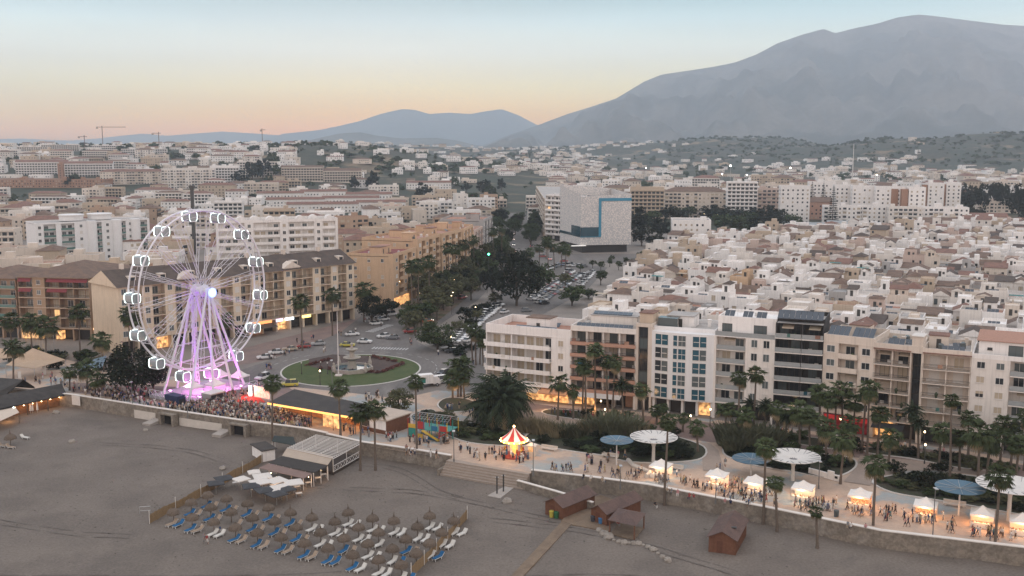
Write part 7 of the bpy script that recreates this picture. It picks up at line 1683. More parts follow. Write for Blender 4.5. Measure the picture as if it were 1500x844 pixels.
b = MB(); E_ = [q*1.14 for q in Q]; ap = Vector((0,0,3.5)); b.add([Vector((q.x,q.y,2.5)) for q in E_]+[ap], [(i,(i+1)%4,4) for i in range(4)]+[(3,2,1,0)]); b.build('roof', m_woodroof, t); b = MB(); b.prism([(q.x,q.y) for q in Q],-.1,.12); b.build('slab', m_plank, t)
b = MB(); b.add([Q[0],Q[1],Q[1]+Vector((0,0,.9)),Q[0]+Vector((0,0,.9))], [(0,1,2,3)])
def platform(name, label, px, z, mt, th=.15, kind=None):
    P = [GB(*p) for p in px]; o = sum(P, Vector())/len(P); o.z = BEACH; b = MB(); b.prism([(p.x-o.x,p.y-o.y) for p in P],-.05,z); x = b.build(name, mt, None, False, o); tag(x, label, 'boardwalk'); return x
platform('boardwalk', 'long straight timber boardwalk running down the sand', [(744,850),(762,850),(837,769),(824,764)], .16, m_plank); platform('timber_deck', 'timber deck between the beach huts', [(822,764),(838,770),(893,780),(895,774),(866,764),(870,748),(905,735),(880,727),(845,735),(838,750)], .19, m_plank)
p = platform('shower_pad', 'pale concrete pad of the beach showers', [(714,727),(733,731),(752,716),(768,713),(764,708),(742,712)], .14, m_conc)
for x, y in ((728,724),(737.5,721)):
    q = GB(x, y); t = thing('beach_shower', 'grey shower post on the concrete pad', 'shower', (q.x, q.y, BEACH+.14)); b = MB(); b.tube((0,0,-.05),(0,0,3.2),.14,n=8); b.build('post', m_dframe, t); b = MB(); b.tube((-.35,0,3.0),(.35,0,3.0),.06,n=6); b.build('shower_arm', m_alu, t)
for lb, x, y, c in (('yellow recycling bin beside the first beach hut',808,757.5,(.42,.34,.06)),('green recycling bin beside the first beach hut',815,759,(.03,.11,.05)),('blue bin in front of the second beach hut',880,768,(.05,.15,.30)),('dark bin with white bag by the second beach hut',868.5,765,(.05,.05,.06)),('grey bin on the promenade by the seawall',1225,757,(.07,.08,.08))):
    q = GB(x, y) if y > 757.2 else G(x, y); t = thing('litter_bin', lb, 'bin', q, .3); b = MB(); b.lathe([(.36,0),(.42,1.0)], 10); b.build('body', M('bin_%d' % x, c, .6, .1), t); b = MB(); b.lathe([(.45,1.003),(.4,1.12),(0,1.2)], 10); b.build('lid', M('bin_%d' % x, c), t)
# line of pale rubble curling across the sand
for i in range(15):
    f = i/14; x = 878+100*f; y = 778+40*f**1.0+5*math.sin(f*7); rock('pale rubble stone in the line trailing from the open shelter', GB(x, y), .32+.3*(i % 3)/2+(.3 if i < 3 else 0))
# reed fences
def reed_fence(label, px, hgt=1.5):
    P = [GB(*p) for p in px]; o = P[0].copy(); t = thing('reed_fence', label, 'fence', (o.x, o.y, BEACH)); b = MB(); rr = random.Random(int(px[0][0])); pts = []
    for a, c in zip(P, P[1:]):
        n = max(2, int((c-a).length/.22))
        for i in range(n): pts.append(a.lerp(c, i/n)-o)
    pts.append(P[-1]-o); T_ = [(p.x, p.y, hgt*rr.uniform(.93, 1.05)+.12*math.sin(i*.13)) for i, p in enumerate(pts)]
    n = len(pts); b.add([(p.x, p.y, -.2) for p in pts]+T_+[(p.x+.05, p.y+.04, -.2) for p in pts]+[(q[0]+.05, q[1]+.04, q[2]) for q in T_], [(i,i+1,n+i+1,n+i) for i in range(n-1)]+[(2*n+i+1,2*n+i,3*n+i,3*n+i+1) for i in range(n-1)]+[(n+i,n+i+1,3*n+i+1,3*n+i) for i in range(n-1)]); b.build('cane_screen', m_cane, t)
    for k in range(0, n, max(1, n//5)): p = pts[k]; c = MB(); c.tube((p.x+.06,p.y-.1,-.2),(p.x+.06,p.y-.1,hgt+.8),.06,n=5); c.build('post', m_wblind, t)
reed_fence('long reed fence left of the blue sunbeds running up to the white cabin', [(219,767),(256,747),(300,725),(345,699),(386,676)]); reed_fence('shorter reed fence at the right end of the sunbeds', [(602,846),(636,812),(662,785),(684,760)])
p = GB(213,752); t = thing('gate_frame', 'leaning metal frame at the seaward end of the long reed fence', 'frame', (p.x,p.y,BEACH), .2); b = MB(); b.tube((-.9,0,0),(-.9,0,1.2),.05,n=5); b.tube((.9,0,0),(.9,0,1.2),.05,n=5); b.tube((-.9,0,1.2),(.9,0,1.2),.05,n=5); b.tube((-.9,0,.5),(.9,0,.5),.04,n=5); b.build('frame', m_alu, t)
# thatched sunshades with pairs of loungers
m_lblue = M('blue_mattress', (.020,.105,.23), .85, .12, 2, rnd=.15); m_ltan = M('tan_mattress', (.30,.225,.165), .9, .12, 2); m_lwhite = M('white_mattress', (.55,.52,.47), .8, .08, 2); m_lframe = M('lounger_white', (.60,.585,.56), .6, .04); m_pole = M('shade_pole', (.10,.07,.05), .9, .2, 3)
def thatch_mesh(seed, top):
    rr = random.Random(seed); b = MB(); prof = [(1.22,1.62),(1.2,1.85),(1.0,2.2),(.62,2.48),(.2,2.62),(.1,2.75)]
    N = 26; rows = []
    for r, z in prof: rows.append([(r*rr.uniform(.95,1.06)*math.cos(2*PI*i/N), r*rr.uniform(.95,1.06)*math.sin(2*PI*i/N), z+rr.uniform(-.07,.05)) for i in range(N)])
    b.add([p for r in rows for p in r], [(k*N+i, k*N+(i+1) % N, (k+1)*N+(i+1) % N, (k+1)*N+i) for k in range(len(prof)-1) for i in range(N)])
    for i in range(90):
        a = rr.uniform(0, 6.3); r = 1.2; p = Vector((r*math.cos(a), r*math.sin(a), 1.72)); d = Vector((math.cos(a), math.sin(a), 0)); w = Vector((-d.y, d.x, 0))*.07
        b.add([p-w, p+w, p+d*rr.uniform(.0, .14)+Vector((0,0,-rr.uniform(.15,.4)))], [(0,1,2)])
    if top: b.tube((0,0,2.7),(rr.uniform(-.15,.15),rr.uniform(-.1,.1),3.5),.09,.05,6); b.lathe([(.16,2.75),(.2,2.85),(.12,2.95)], 8)
    return b
THATCH = [thatch_mesh(i, i % 2).mesh('thatch', m_thatch) for i in range(6)]
_b = MB(); _b.tube((0,0,-.3),(0,0,2.5),.075,.06,7); POLE = _b.mesh('pole', m_pole)
def lounger_meshes():
    f = MB()
    for s in (-.3, .3): f.box(s-.03,-.95,.26,s+.03,.55,.32); 
    for y in (-.85, .35): f.box(-.33,y-.03,.2,.33,y+.03,.256)
    bk = MB(); bk.add([(-.33,.5,.30),(.33,.5,.30),(.33,1.0,.78),(-.33,1.0,.78),(-.33,.54,.26),(.33,.54,.26),(.33,1.04,.74),(-.33,1.04,.74)], [(0,1,2,3),(7,6,5,4),(0,4,5,1),(1,5,6,2),(2,6,7,3),(3,7,4,0)])
    m = MB(); m.box(-.3,-.95,.322,.3,.5,.40); m.add([(-.3,.5,.40),(.3,.5,.40),(.3,.98,.86),(-.3,.98,.86),(-.3,.53,.33),(.3,.53,.33),(.3,1.02,.80),(-.3,1.02,.80)], [(0,1,2,3),(7,6,5,4),(0,4,5,1),(1,5,6,2),(2,6,7,3),(3,7,4,0)])
    lg = MB(); lg.box(-.04,-.04,-.05,.04,.04,.256)
    return f.mesh('frame', m_lframe), bk.mesh('backrest', m_lframe), m.mesh('mattress', m_lblue), lg.mesh('leg', m_lframe)
LM = lounger_meshes()
def lounger(label, p, rz, mt, group='sun loungers under the thatched shades', sc_=1.12):
    t = thing('sun_lounger', label, 'sun lounger', (p[0], p[1], BEACH), rz, group); ob('frame', LM[0], t); ob('backrest', LM[1], t); o = ob('mattress', LM[2], t); o.material_slots[0].link = 'OBJECT'; o.material_slots[0].material = mt
    for x in (-.28, .28):
        for y in (-.82, .4): ob('leg', LM[3], t, (x, y, 0))
    t.scale = (sc_,)*3; return t
Z7 = lambda x, y: (200+x/4.137, 640+y/4.137)
Z8 = lambda x, y: (450+x/4.137, 640+y/4.137)
SHD = [Z7(*q) for q in ((222,447),(335,480),(430,345),(448,420),(467,507),(330,390),(545,367),(573,447),(703,482),(598,540),(672,395),(731,572),(800,420),(838,503),(876,600),(932,450),(968,540),(1017,635))]+[Z8(*q) for q in ((28,480),(80,570),(168,505),(125,665),(222,605),(248,450),(275,705),(310,540),(367,638),(395,485),(432,570),(432,735),(515,668),(525,500),(570,765),(597,610),(660,695),(668,535),(742,470),(742,635),(815,570),(888,500))]
SHD.sort(key=lambda q: q[1]-.38*q[0]*0)
COLS_ = {'blue': m_lblue, 'tan': m_ltan, 'white': m_lwhite}
sset = []
for k, (x, y) in enumerate(SHD):
    c = G(x, y, BEACH+2.05); top = x > 425 and y < 790
    q = proj((c.x, c.y, 0)); sset.append((c, x, y, top))
# rows read along the beach: order them by distance and number each row from the restaurant side
for k, (c, x, y, top) in enumerate(sset):
    rowtxt = 'nearest the white parasols' if y < 740 else 'of the middle rows' if y < 775 else 'nearest the water'
    t = thing('thatched_sunshade', 'brown thatched sunshade %s%s' % ('with a topknot pole ' if top else '', rowtxt), 'sunshade', (c.x, c.y, BEACH), k*1.3, 'thatched sunshades on the sand'); ob('thatch', THATCH[(k % 3)*2+(1 if top else 0)], t).scale = (.86, .86, .95); ob('pole', POLE, t).scale = (.86, .86, .92)
    cl = ('white', 'white') if x > 438 and y < 785 else ('blue', 'tan')
    if abs(x-561) < 12 and 770 < y < 790: cl = ('white', 'blue')
    if x > 470 and y > 790: cl = (('blue','blue') if x < 500 else ('blue','white') if x < 530 else ('white','white') if x < 560 else ('white','blue'))
    if x < 270 and y > 748: cl = ('tan', 'blue')
    if 300 < x < 325 and y > 755: cl = ('white', 'white')
    for s, nm in ((-1, cl[0]), (1, cl[1])):
        rz = -.55+R.uniform(-.12, .12); off = Vector((s*.66, -1.7, 0)); ca, sa = math.cos(-.30), math.sin(-.30); p = Vector((c.x+.95+off.x*ca-off.y*sa*.4, c.y+off.x*sa+off.y*ca, 0))
        if R.random() < .05: continue
        lounger('%s sun lounger %s %s' % (nm, 'under the sunshades', rowtxt), p, rz+PI*0, COLS_[nm])
for lb, x, y, mtc in (('straw parasol-shaded lounger at the left edge of the beach',16,657,m_ltan),('white lounger lying apart near the thatched restaurant',37,643,m_lwhite),('dark lounger at the left edge of the sand',4,655,m_ltan)): lounger(lb, GB(x, y), 1.2, mtc, None)
c = G(15,640,BEACH+2); t = thing('thatched_sunshade', 'tan two-tier straw sunshade alone at the left edge of the beach', 'sunshade', (c.x,c.y,BEACH)); ob('thatch', THATCH[1], t); ob('pole', POLE, t)
# beach restaurant: lattice pergola, canvas roof, dark mat roof, parasols and tables
t, Q = quadroof('pergola', 'white slatted pergola of the beach restaurant', 'pergola', [(421,656),(488,671),(528,649),(462,637)], 1.0, .1, m_frame, legs=2, z0=BEACH)
bpy.data.objects.remove([c for c in t.children if c.name.startswith('roof')][0]); zt = 1.0-BEACH
for i in range(15):
    f = i/14; a, c = Q[0].lerp(Q[3], f), Q[1].lerp(Q[2], f); b = MB(); b.tube((a.x,a.y,zt), (c.x,c.y,zt), .085, n=4); b.build('slat', m_frame, t)
for f in (0, .33, .66, 1): a, c = Q[0].lerp(Q[1], f), Q[3].lerp(Q[2], f); b = MB(); b.tube((a.x,a.y,zt-.16), (c.x,c.y,zt-.16), .09, n=4); b.build('beam', m_frame, t)
b = MB()
for e in ((Q[1], Q[2]),):
    n = 9
    for i in range(n):
        a, c = e[0].lerp(e[1], i/n), e[0].lerp(e[1], (i+1)/n); b.tube((a.x,a.y,.6),(c.x,c.y,1.7),.035,n=4); b.tube((a.x,a.y,1.7),(c.x,c.y,.6),.035,n=4)
    for z in (.6, 1.7): b.tube((e[0].x,e[0].y,z),(e[1].x,e[1].y,z),.06,n=4)
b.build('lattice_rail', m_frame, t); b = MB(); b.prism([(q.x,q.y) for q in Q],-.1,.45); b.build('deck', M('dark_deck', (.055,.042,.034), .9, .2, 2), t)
quadroof('canvas_roof', 'sloping cream canvas roof below the slatted pergola', 'canopy', [(413,668),(480,681),(489,668.5),(421,655.5)], [.45,.45,.95,.95], .06, M('cream_canvas_roof', (.40,.32,.25), .9, .1, .6), legs=1, z0=BEACH)
quadroof('mat_roof', 'dark woven mat roof of the beach restaurant', 'canopy', [(393,677.5),(460,692.5),(481.5,682),(414,668)], [.45,.45,.55,.55], .08, two_tone('dark_mat', (.040,.036,.034), (.055,.048,.043), .8, .4, .6, .3, 4, stretch=(1,5,1)), legs=2, z0=BEACH)
quadroof('awning_strip', 'mauve-brown awning strip along the front of the dark mat roof', 'awning', [(379,685.5),(445,701),(457,693.5),(393,679)], [.0,.0,.35,.35], .06, M('mauve_awning', (.20,.135,.115), .9, .12, 1), legs=1, z0=BEACH)
for k, (x, y) in enumerate(((397,694),(405,700),(430,698),(452,700),(440,707),(410,712),(388,706),(470,690))):
    q = G(x, y, -.4); lamp((q.x, q.y, -.7), (1,.58,.28), 32, 'terrace_lamp_light', .2); l = thing('festoon_lamp', 'small warm bulb on the beach restaurant terrace', 'lamp', (q.x, q.y, -.25), 0, 'bulbs of the beach restaurant'); b = MB(); b.lathe([(0,-.1),(.11,0),(0,.1)], 6); b.build('bulb', m_lamp, l); b = MB(); b.tube((0,0,.08),(0,0,.35),.012,n=4); b.build('cord', m_dframe, l)
m_gpar = M('grey_parasol', (.055,.055,.058), .9, .1)
for k, (x, y, mtc, s) in enumerate(((384,696,m_wblind,3.2),(381,704,m_wblind,3.4),(405,702,m_wblind,3.2),(430,705,m_wblind,3.2),(408,713,m_wblind,3.4),(353,700,m_wblind,2.6),(368,710,m_gpar,3.0),(388,716,m_gpar,3.2),(405,722,m_gpar,3.0),(316,706,m_gpar,2.8),(328,699,m_gpar,3.0),(420,715,m_gpar,2.6),(372,690,m_wblind,2.2))):
    c = G(x, y, BEACH+2.3); t = thing('parasol', '%s square parasol over the tables before the dark mat roof' % ('white' if mtc is m_wblind else 'dark grey'), 'parasol', (c.x,c.y,BEACH), .4+.2*(k % 3), 'parasols of the beach restaurant'); b = MB(); r = s/2
    b.add([(-r,-r,2.15),(r,-r,2.15),(r,r,2.15),(-r,r,2.15),(0,0,2.6),(-r,-r,2.0),(r,-r,2.0),(r,r,2.0),(-r,r,2.0)], [(0,1,4),(1,2,4),(2,3,4),(3,0,4),(0,5,6,1),(1,6,7,2),(2,7,8,3),(3,8,5,0)]); b.build('canopy', mtc, t); b = MB(); b.tube((0,0,-.1),(0,0,2.55),.045,n=6); b.build('pole', m_alu, t)
def table(label, p, z, rz=0):
    t = thing('dining_table', label, 'table', (p[0], p[1], z), rz, 'tables of the beach restaurant'); b = MB(); b.box(-.55,-.4,.70,.55,.4,.75); b.build('tabletop', m_wblind, t)
    for x in (-.48, .48):
        for y in (-.33, .33): c = MB(); c.box(x-.03,y-.03,-.02,x+.03,y+.03,.697); c.build('leg', m_alu, t)
for k, (x, y) in enumerate(((372,722),(392,726),(416,731),(428,722),(436,718),(380,712),(400,716),(345,712),(438,728),(452,712),(466,705),(474,700))): table('white-topped table on the sand in front of the dark mat roof', GB(x, y), BEACH, .4)
p0, p1 = GB(383,677.5), GB(399,673); t = thing('white_cabin', 'small white cabin with dark flat roof and lit doorway at the seawall foot', 'cabin', (*GB(385,677).xy, BEACH), .62); b = MB(); b.box(0,0,-.1,2.6,5.5,2.2); b.build('wall', w_white, t); b = MB(); b.box(-.3,-.3,2.203,3.0,5.8,2.4); b.build('roof', m_felt, t); b = MB(); b.box(2.604,1.0,0,2.65,3.8,2.0); b.build('doorway', m_dark, t); b = MB(); b.lathe([(0,-.15),(.18,0),(0,.15)], 8, (2.9,5.4,2.1)); b.build('lamp', m_lamp, t)
quadroof('service_roof', 'dark green service canopy against the seawall beside the white cabin', 'canopy', [(398,646),(434,653),(430,640),(402,638)], [.1,.1,.3,.3], .08, M('service_canvas', (.03,.04,.038), .9, .1), legs=1, z0=BEACH)
# ================================================================ VEHICLES
m_tyre = M('tyre', (.02,.02,.02), .8, 0); m_rim = M('wheel_rim', (.35,.35,.36), .4, 0, metal=.7); m_head = M('headlight_glass', (.6,.6,.6), .2, 0, spec=.6); m_tail = M('tail_lens', (.30,.02,.02), .4, 0)
m_tail_on = M('tail_lens_lit', (.8,.05,.03), .4, 0, emit=(1,.10,.05), es=6); m_head_on = M('headlight_lit', (1,.95,.85), .4, 0, emit=(1,.93,.80), es=8)
PAINT = {k: M('paint_'+k, c, .3, .03, 2, spec=.5) for k, c in dict(white=(.62,.60,.58), silver=(.33,.33,.33), grey=(.14,.14,.145), black=(.025,.025,.028), red=(.28,.035,.03), blue=(.03,.06,.14), champagne=(.34,.28,.21), orange=(.42,.12,.05), yellow=(.42,.36,.05)).items()}
def car_meshes(L=4.2, W_=1.75, H=1.48, cab=(.22, .34, .78, .98), kind='hatch'):
    """body lofted from a side profile, greenhouse narrower than the sills"""
    x = lambda f: -L/2+L*f
    zb = .32 if kind != 'van' else .35; hood = .86 if kind != 'van' else 1.05
    b = MB(); sec = [(0,.45,.66),(.03,zb,.78),(.12,zb-.06,hood-.02),(cab[0],zb-.06,hood+.04),(cab[2]+.06,zb-.06,hood+.06),(cab[3],zb-.04,hood+.03),(1,.45,hood-.12)]
    for (f0, a0, c0), (f1, a1, c1) in zip(sec, sec[1:]): pass
    P = []
    for f, a, c in sec:
        wf = W_/2*(.86 if f in (0, 1) else (.97 if f in (.03,) else 1)); P += [(x(f),-wf,a),(x(f),wf,a),(x(f),wf*1.0,(a+c)/2+.05),(x(f),wf*.93,c),(x(f),-wf*.93,c),(x(f),-wf,(a+c)/2+.05)]
    n = len(sec)
    b.add(P, [(k*6+i, k*6+(i+1) % 6, (k+1)*6+(i+1) % 6, (k+1)*6+i) for k in range(n-1) for i in range(6)]+[tuple(range(6)), tuple(reversed(range((n-1)*6, n*6)))])
    wr, wl_ = W_*.36, W_*.45; r = [(x(cab[0]+.02), hood-.02, wl_), (x(cab[1]), H-.03, wr), (x(cab[2]), H, wr), (x(cab[3]-.01), hood-.02, wl_)]
    b.add([(r[1][0]+.05,-wr*.96,H-.035),(r[2][0],-wr*.96,H+.01),(r[2][0],wr*.96,H+.01),(r[1][0]+.05,wr*.96,H-.035),(r[1][0]+.05,-wr*.96,H-.10),(r[2][0],-wr*.96,H-.08),(r[2][0],wr*.96,H-.08),(r[1][0]+.05,wr*.96,H-.10)], [(0,1,2,3),(7,6,5,4),(0,4,5,1),(1,5,6,2),(2,6,7,3),(3,7,4,0)])
    for s in (-1, 1):
        for f in (.06, (cab[1]+cab[2])/2-.02): pass
    g = MB(); g.add([(a, s*w, z) for a, z, w in r for s in (-1, 1)], [(0,2,3,1),(2,4,5,3),(4,6,7,5),(0,6,4,2),(1,3,5,7)])
    for s in (-1, 1): b.tube((x((cab[1]+cab[2])/2), s*wl_*.99, hood), (x((cab[1]+cab[2])/2), s*wr*1.02, H-.04), .045, n=4)
    w = MB(); w.tube((0,-.1,0),(0,.1,0),.31,n=14); w.tube((0,-.105,0),(0,.105,0),.18,n=10,m=1)
    h = MB(); h.box(-.03,-.2,-.07,.05,.2,.07)
    return dict(body=b.mesh('body', PAINT['white']), glass=g.mesh('window', m_glass), wheel=w.mesh('wheel', [m_tyre, m_rim]), head=h.mesh('headlight', m_head), tail=h.mesh('taillight', m_tail), L=L, W=W_, hood=hood)
CARS = dict(hatch=car_meshes(), saloon=car_meshes(4.55, 1.78, 1.43, (.26,.40,.72,.90)), suv=car_meshes(4.5, 1.86, 1.70, (.24,.33,.86,.99)), van=car_meshes(4.9, 1.95, 2.05, (.14,.24,.97,1.0), 'van'))
def car(label, p, a, paint, kind='hatch', full=True, lit=False, group='cars of the town', z=.09, cat='car', name='parked_car'):
    m = CARS[kind]; t = thing(name, label, cat, (p[0], p[1], z), a, group)        # nose towards local -x
    o = ob('body', m['body'], t); o.material_slots[0].link = 'OBJECT'; o.material_slots[0].material = PAINT[paint]; ob('window', m['glass'], t)
    for sx in (-.30, .31):
        for sy in (-1, 1):
            ob('wheel', m['wheel'], t, (m['L']*sx, sy*(m['W']/2-.10), .31))
    if full:
        for sy in (-1, 1):
            for key, fx in (('head', -.483), ('tail', .485)):
                q = ob('headlight' if key == 'head' else 'taillight', m[key], t, (m['L']*fx, sy*m['W']*.31, .72))
                if lit: q.material_slots[0].link = 'OBJECT'; q.material_slots[0].material = m_head_on if key == 'head' else m_tail_on
    return t
for lb, x, y, d, paint, kind, lit in (('white car entering the roundabout with a green roof light',516,492,200,'white','saloon',0),('white taxi estate car driving behind the fountain',534,503,175,'white','saloon',0),('yellow and dark taxi behind the fountain',509,508,180,'yellow','saloon',0),('white car at the zebra crossing right of the fountain',562,495,25,'white','hatch',0),('dark and orange car waiting at the right zebra crossing',575,497,0,'grey','saloon',0),
   ('red car leaving the roundabout towards the avenue',600,488,20,'red','hatch',0),('red and white car on the avenue lane with lit tail lamps',626,473,215,'orange','hatch',1),('white parked car nearest the crossing on the left kerb',551,476,215,'white','saloon',0),('white parked car in the middle of the left kerb row',562,470,215,'white','hatch',0),('white parked van at the far end of the left kerb row',572,463,215,'white','van',0),('grey parked car under the ochre corner block',557,459,195,'grey','suv',0),
   ('silver car parked at the far kerb nearest the palm',466,506,15,'silver','hatch',0),('red car parked between the silver and the champagne car',445,510,12,'red','hatch',0),('champagne saloon parked beside the red car',425,514,15,'champagne','saloon',0),('white car parked second in the kerb row by the wheel',404,519,20,'white','hatch',0),('white car parked first in the kerb row by the wheel',388,526,20,'white','saloon',0),('dark car parked below the clipped round tree',662,517,15,'black','hatch',0),
   ('white patrol car with blue roof light behind the photo wall',385,556,60,'white','suv',0),('yellow-green and white patrol car behind the long bar',424,566,10,'yellow','suv',0),('white delivery van by the roundabout exit near the round bush',640,562,20,'white','van',0),('dark car parked at the palm clump by the roundabout exit',650,549,60,'black','hatch',0),('orange-lit car with glowing tail lamps on the avenue',677,438,240,'red','suv',1)):
    p = G(x, y); car(lb, p, math.radians(d), paint, kind, True, lit)
p = G(622, 566); t = thing('box_truck', 'white and green box truck with pale roof at the roundabout exit', 'truck', (p.x, p.y, .09), .35); b = MB(); b.box(-2.6,-1.1,.75,2.0,1.1,3.0); b.build('box', w_white, t); b = MB(); b.box(-2.0,-1.14,1.0,0,-1.104,2.2); b.build('green_panel', cols[3], t); b = MB(); b.add([(2.05,-1,.5),(3.9,-1,.5),(3.9,1,.5),(2.05,1,.5),(2.05,-1,2.4),(3.2,-1,2.4),(3.2,1,2.4),(2.05,1,2.4),(3.8,-1,1.4),(3.8,1,1.4)], [(0,1,8,5,4),(3,7,6,9,2),(0,3,2,1),(4,5,6,7),(5,8,9,6),(1,2,9,8),(0,4,7,3)]); b.build('cab', w_white, t)
for x in (-1.7, 3.0):
    for s in (-.95, .95): ob('wheel', CARS['hatch']['wheel'], t, (x, s, .31)).scale = (1.35, 1.35, 1.35)
rr = random.Random(3)
def row(p0, p1, n, turn, where, full=False, skip=.04, whites=.6, facing=None):
    for i in range(n):
        if rr.random() < skip: continue
        f = (i+.5)/n; p = G(p0[0]+(p1[0]-p0[0])*f, 0+p0[1]+(p1[1]-p0[1])*f); a, c = G(*p0), G(*p1); dirn = ang(a, c)
        # even spacing on the ground rather than in the picture
        p = a.lerp(c, f); paint = 'white' if rr.random() < whites else rr.choice(['silver','grey','black','red','blue','white','champagne']); kind = rr.choice(['hatch','hatch','saloon','suv','van' if rr.random() < .3 else 'hatch'])
        car('%s %s %s' % (paint, {'hatch':'hatchback','saloon':'saloon','suv':'off-roader','van':'van'}[kind], where), p+Vector((rr.uniform(-.15,.15), rr.uniform(-.2,.2), 0)), dirn+math.radians(turn)+(PI if rr.random() < .3 else 0), paint, kind, full)
row((664,504),(733,447), 22, 65, 'parked nose-in beside the avenue bank', True, .03, .8)
row((776,441),(838,398), 24, 70, 'parked in the second row of the car park'); row((788,446),(850,403), 24, 70, 'parked in the third row of the car park', whites=.45)
row((848,420),(868,399), 9, 60, 'parked in the last row of the car park', whites=.7); row((793,399),(820,389), 7, 60, 'parked by the far edge of the car park', whites=.4); row((822,389),(858,392), 7, 80, 'parked at the side street by the perforated cube', whites=.35)
for lb, x, y, d, pt in (('white car driving between the car park rows',739,459,240,'white'),('dark car parked against the corner block wall',716,490,250,'black'),('white car at the car park entrance',686,501,240,'white'),('grey van by the white corner block roof',771,457,190,'grey'),('black car under the tree of the car park',797,446,210,'black'),('white car turning beside the car park',770,410,180,'white')): car(lb, G(x, y), math.radians(d), pt, 'hatch')
for x, y, lit in ((778,346,1),(778,353,1),(779,362,1),(779,373,1),(777,338,1),(776,330,1),(752,352,2),(753,360,2),(752,344,2),(755,370,2),(754,335,2),(806,381,1),(795,377,0),(826,384,0)):
    car('car with %s on the avenue beside the perforated cube' % ('lit tail lamps' if lit == 1 else 'lit headlamps' if lit == 2 else 'dark lamps'), G(x, y), math.radians(262 if lit == 1 else 85 if lit == 2 else 190), rr.choice(['red','white','silver','grey']), rr.choice(['hatch','suv','saloon']), True, lit > 0)
# ================================================================ PEOPLE: skinned figures, each one object
m_skin = M('skin', (.33,.20,.14), .7, 0); SHIRTS = {k: M('cloth_'+k, c, .9, .08, 8) for k, c in dict(white=(.60,.57,.53), black=(.025,.025,.028), red=(.26,.05,.05), blue=(.05,.10,.22), grey=(.20,.20,.20), pink=(.45,.22,.22), teal=(.06,.16,.16), beige=(.40,.31,.22), navy=(.02,.03,.07), yellow=(.40,.31,.14), denim=(.08,.12,.19), brown=(.12,.075,.05)).items()}
HAIR = {'dark': M('hair_dark', (.022,.016,.013), .8, 0), 'brown': M('hair_brown', (.07,.042,.025), .8, 0), 'fair': M('hair_fair', (.28,.19,.10), .8, 0)}
def figure(kind, sub=1):
    """a single skinned body: 0 skin, 1 hair, 2 top, 3 bottom, 4 shoes"""
    V, E, Rd = [], [], []
    def v(p, r, par=None):
        V.append(p); Rd.append(r)
        if par is not None: E.append((par, len(V)-1))
        return len(V)-1
    sit = kind == 'sit'; dz = -.42 if sit else 0
    pel = v((0,0,.95+dz),.145); ch = v((0,-.01,1.20+dz),.15,pel); sh = v((0,.0,1.40+dz),.135,ch); nk = v((0,-.01,1.51+dz),.055,sh); hd = v((0,-.025,1.60+dz),.088,nk); tp = v((0,-.01,1.72+dz),.085,hd); v((0,-.105,1.60+dz),.03,hd)
    st = {'walk': .24, 'stride': .34, 'stand': .03, 'dress': .12, 'sit': 0, 'arms': .05}[kind]
    for s in (-1, 1):
        f = st*s
        if sit: k = v((s*.12,-.45,.55),.075,v((s*.09,-.05,.52),.10,pel)); a = v((s*.12,-.47,.12),.05,k); v((s*.12,-.60,.05),.05,a)
        else:
            h = v((s*.09,0,.88),.10,pel); k = v((s*.095,-f*.55-.02,.50),.072,h); a = v((s*.10,-f+(.10 if f < 0 else 0),.10),.048,k); v((s*.11,-f-.14,.045),.045,a)
        sd = v((s*.19,0,1.40+dz),.062,sh); sw = st*s*.9
        if kind == 'arms': e = v((s*.30,-.20,1.30),.045,sd); w = v((s*.12,-.40,1.42),.036,e)
        else: e = v((s*.245,sw*.45+.02,1.13+dz),.047,sd); w = v((s*.23,sw-.08 if not sit else -.28,.88+dz if not sit else .62),.034,e)
        v((s*.22,sw-.12 if not sit else -.36,.80+dz if not sit else .60),.04,w) if kind != 'arms' else v((s*.06,-.46,1.46),.04,w)
    me = bpy.data.meshes.new('person'); me.from_pydata(V, E, []); o = bpy.data.objects.new('person', me); C.objects.link(o)
    o.modifiers.new('skin', 'SKIN')
    for sv, r in zip(me.skin_vertices[0].data, Rd): sv.radius = (r, r*.82 if r > .12 else r)
    me.skin_vertices[0].data[0].use_root = True
    if sub: o.modifiers.new('sub', 'SUBSURF').levels = sub
    dg = bpy.context.evaluated_depsgraph_get(); r = bpy.data.meshes.new_from_object(o.evaluated_get(dg)); bpy.data.objects.remove(o)
    for vv_ in r.vertices:
        if kind == 'dress' and .35 < vv_.co.z < .98 and abs(vv_.co.x) < .2: k = (1.0-vv_.co.z); vv_.co.x *= 1+k*.9; vv_.co.y *= 1+k*.5
    for m_ in (m_skin, HAIR['dark'], SHIRTS['white'], SHIRTS['denim'], m_dframe): r.materials.append(m_)
    for p in r.polygons:
        c = p.center; z = c.z-dz; ax = abs(c.x); p.use_smooth = True
        if z > 1.66 or (z > 1.55 and c.y > .0): i = 1
        elif z > 1.47: i = 0
        elif z > .98 or (sit and c.y > -.12 and z > .9):
            i = 0 if (ax > .205 and z < 1.22) or (kind == 'arms' and c.y < -.2) else 2
        elif (ax > .19 and z > .72) and not sit: i = 0
        elif c.z < .09: i = 4
        elif kind == 'dress': i = 2 if c.z > .42 else 0
        elif sit and ax > .2 and c.z > .55: i = 0
        else: i = 3 if c.z > (.45 if kind == 'walk' else .12) else 0
        p.material_index = i
    return r
FIG = {k: figure(k) for k in ('walk', 'stride', 'stand', 'dress', 'sit', 'arms')}; FIGL = {k: figure(k, 0) for k in ('walk', 'stand', 'arms')}
PN = 0
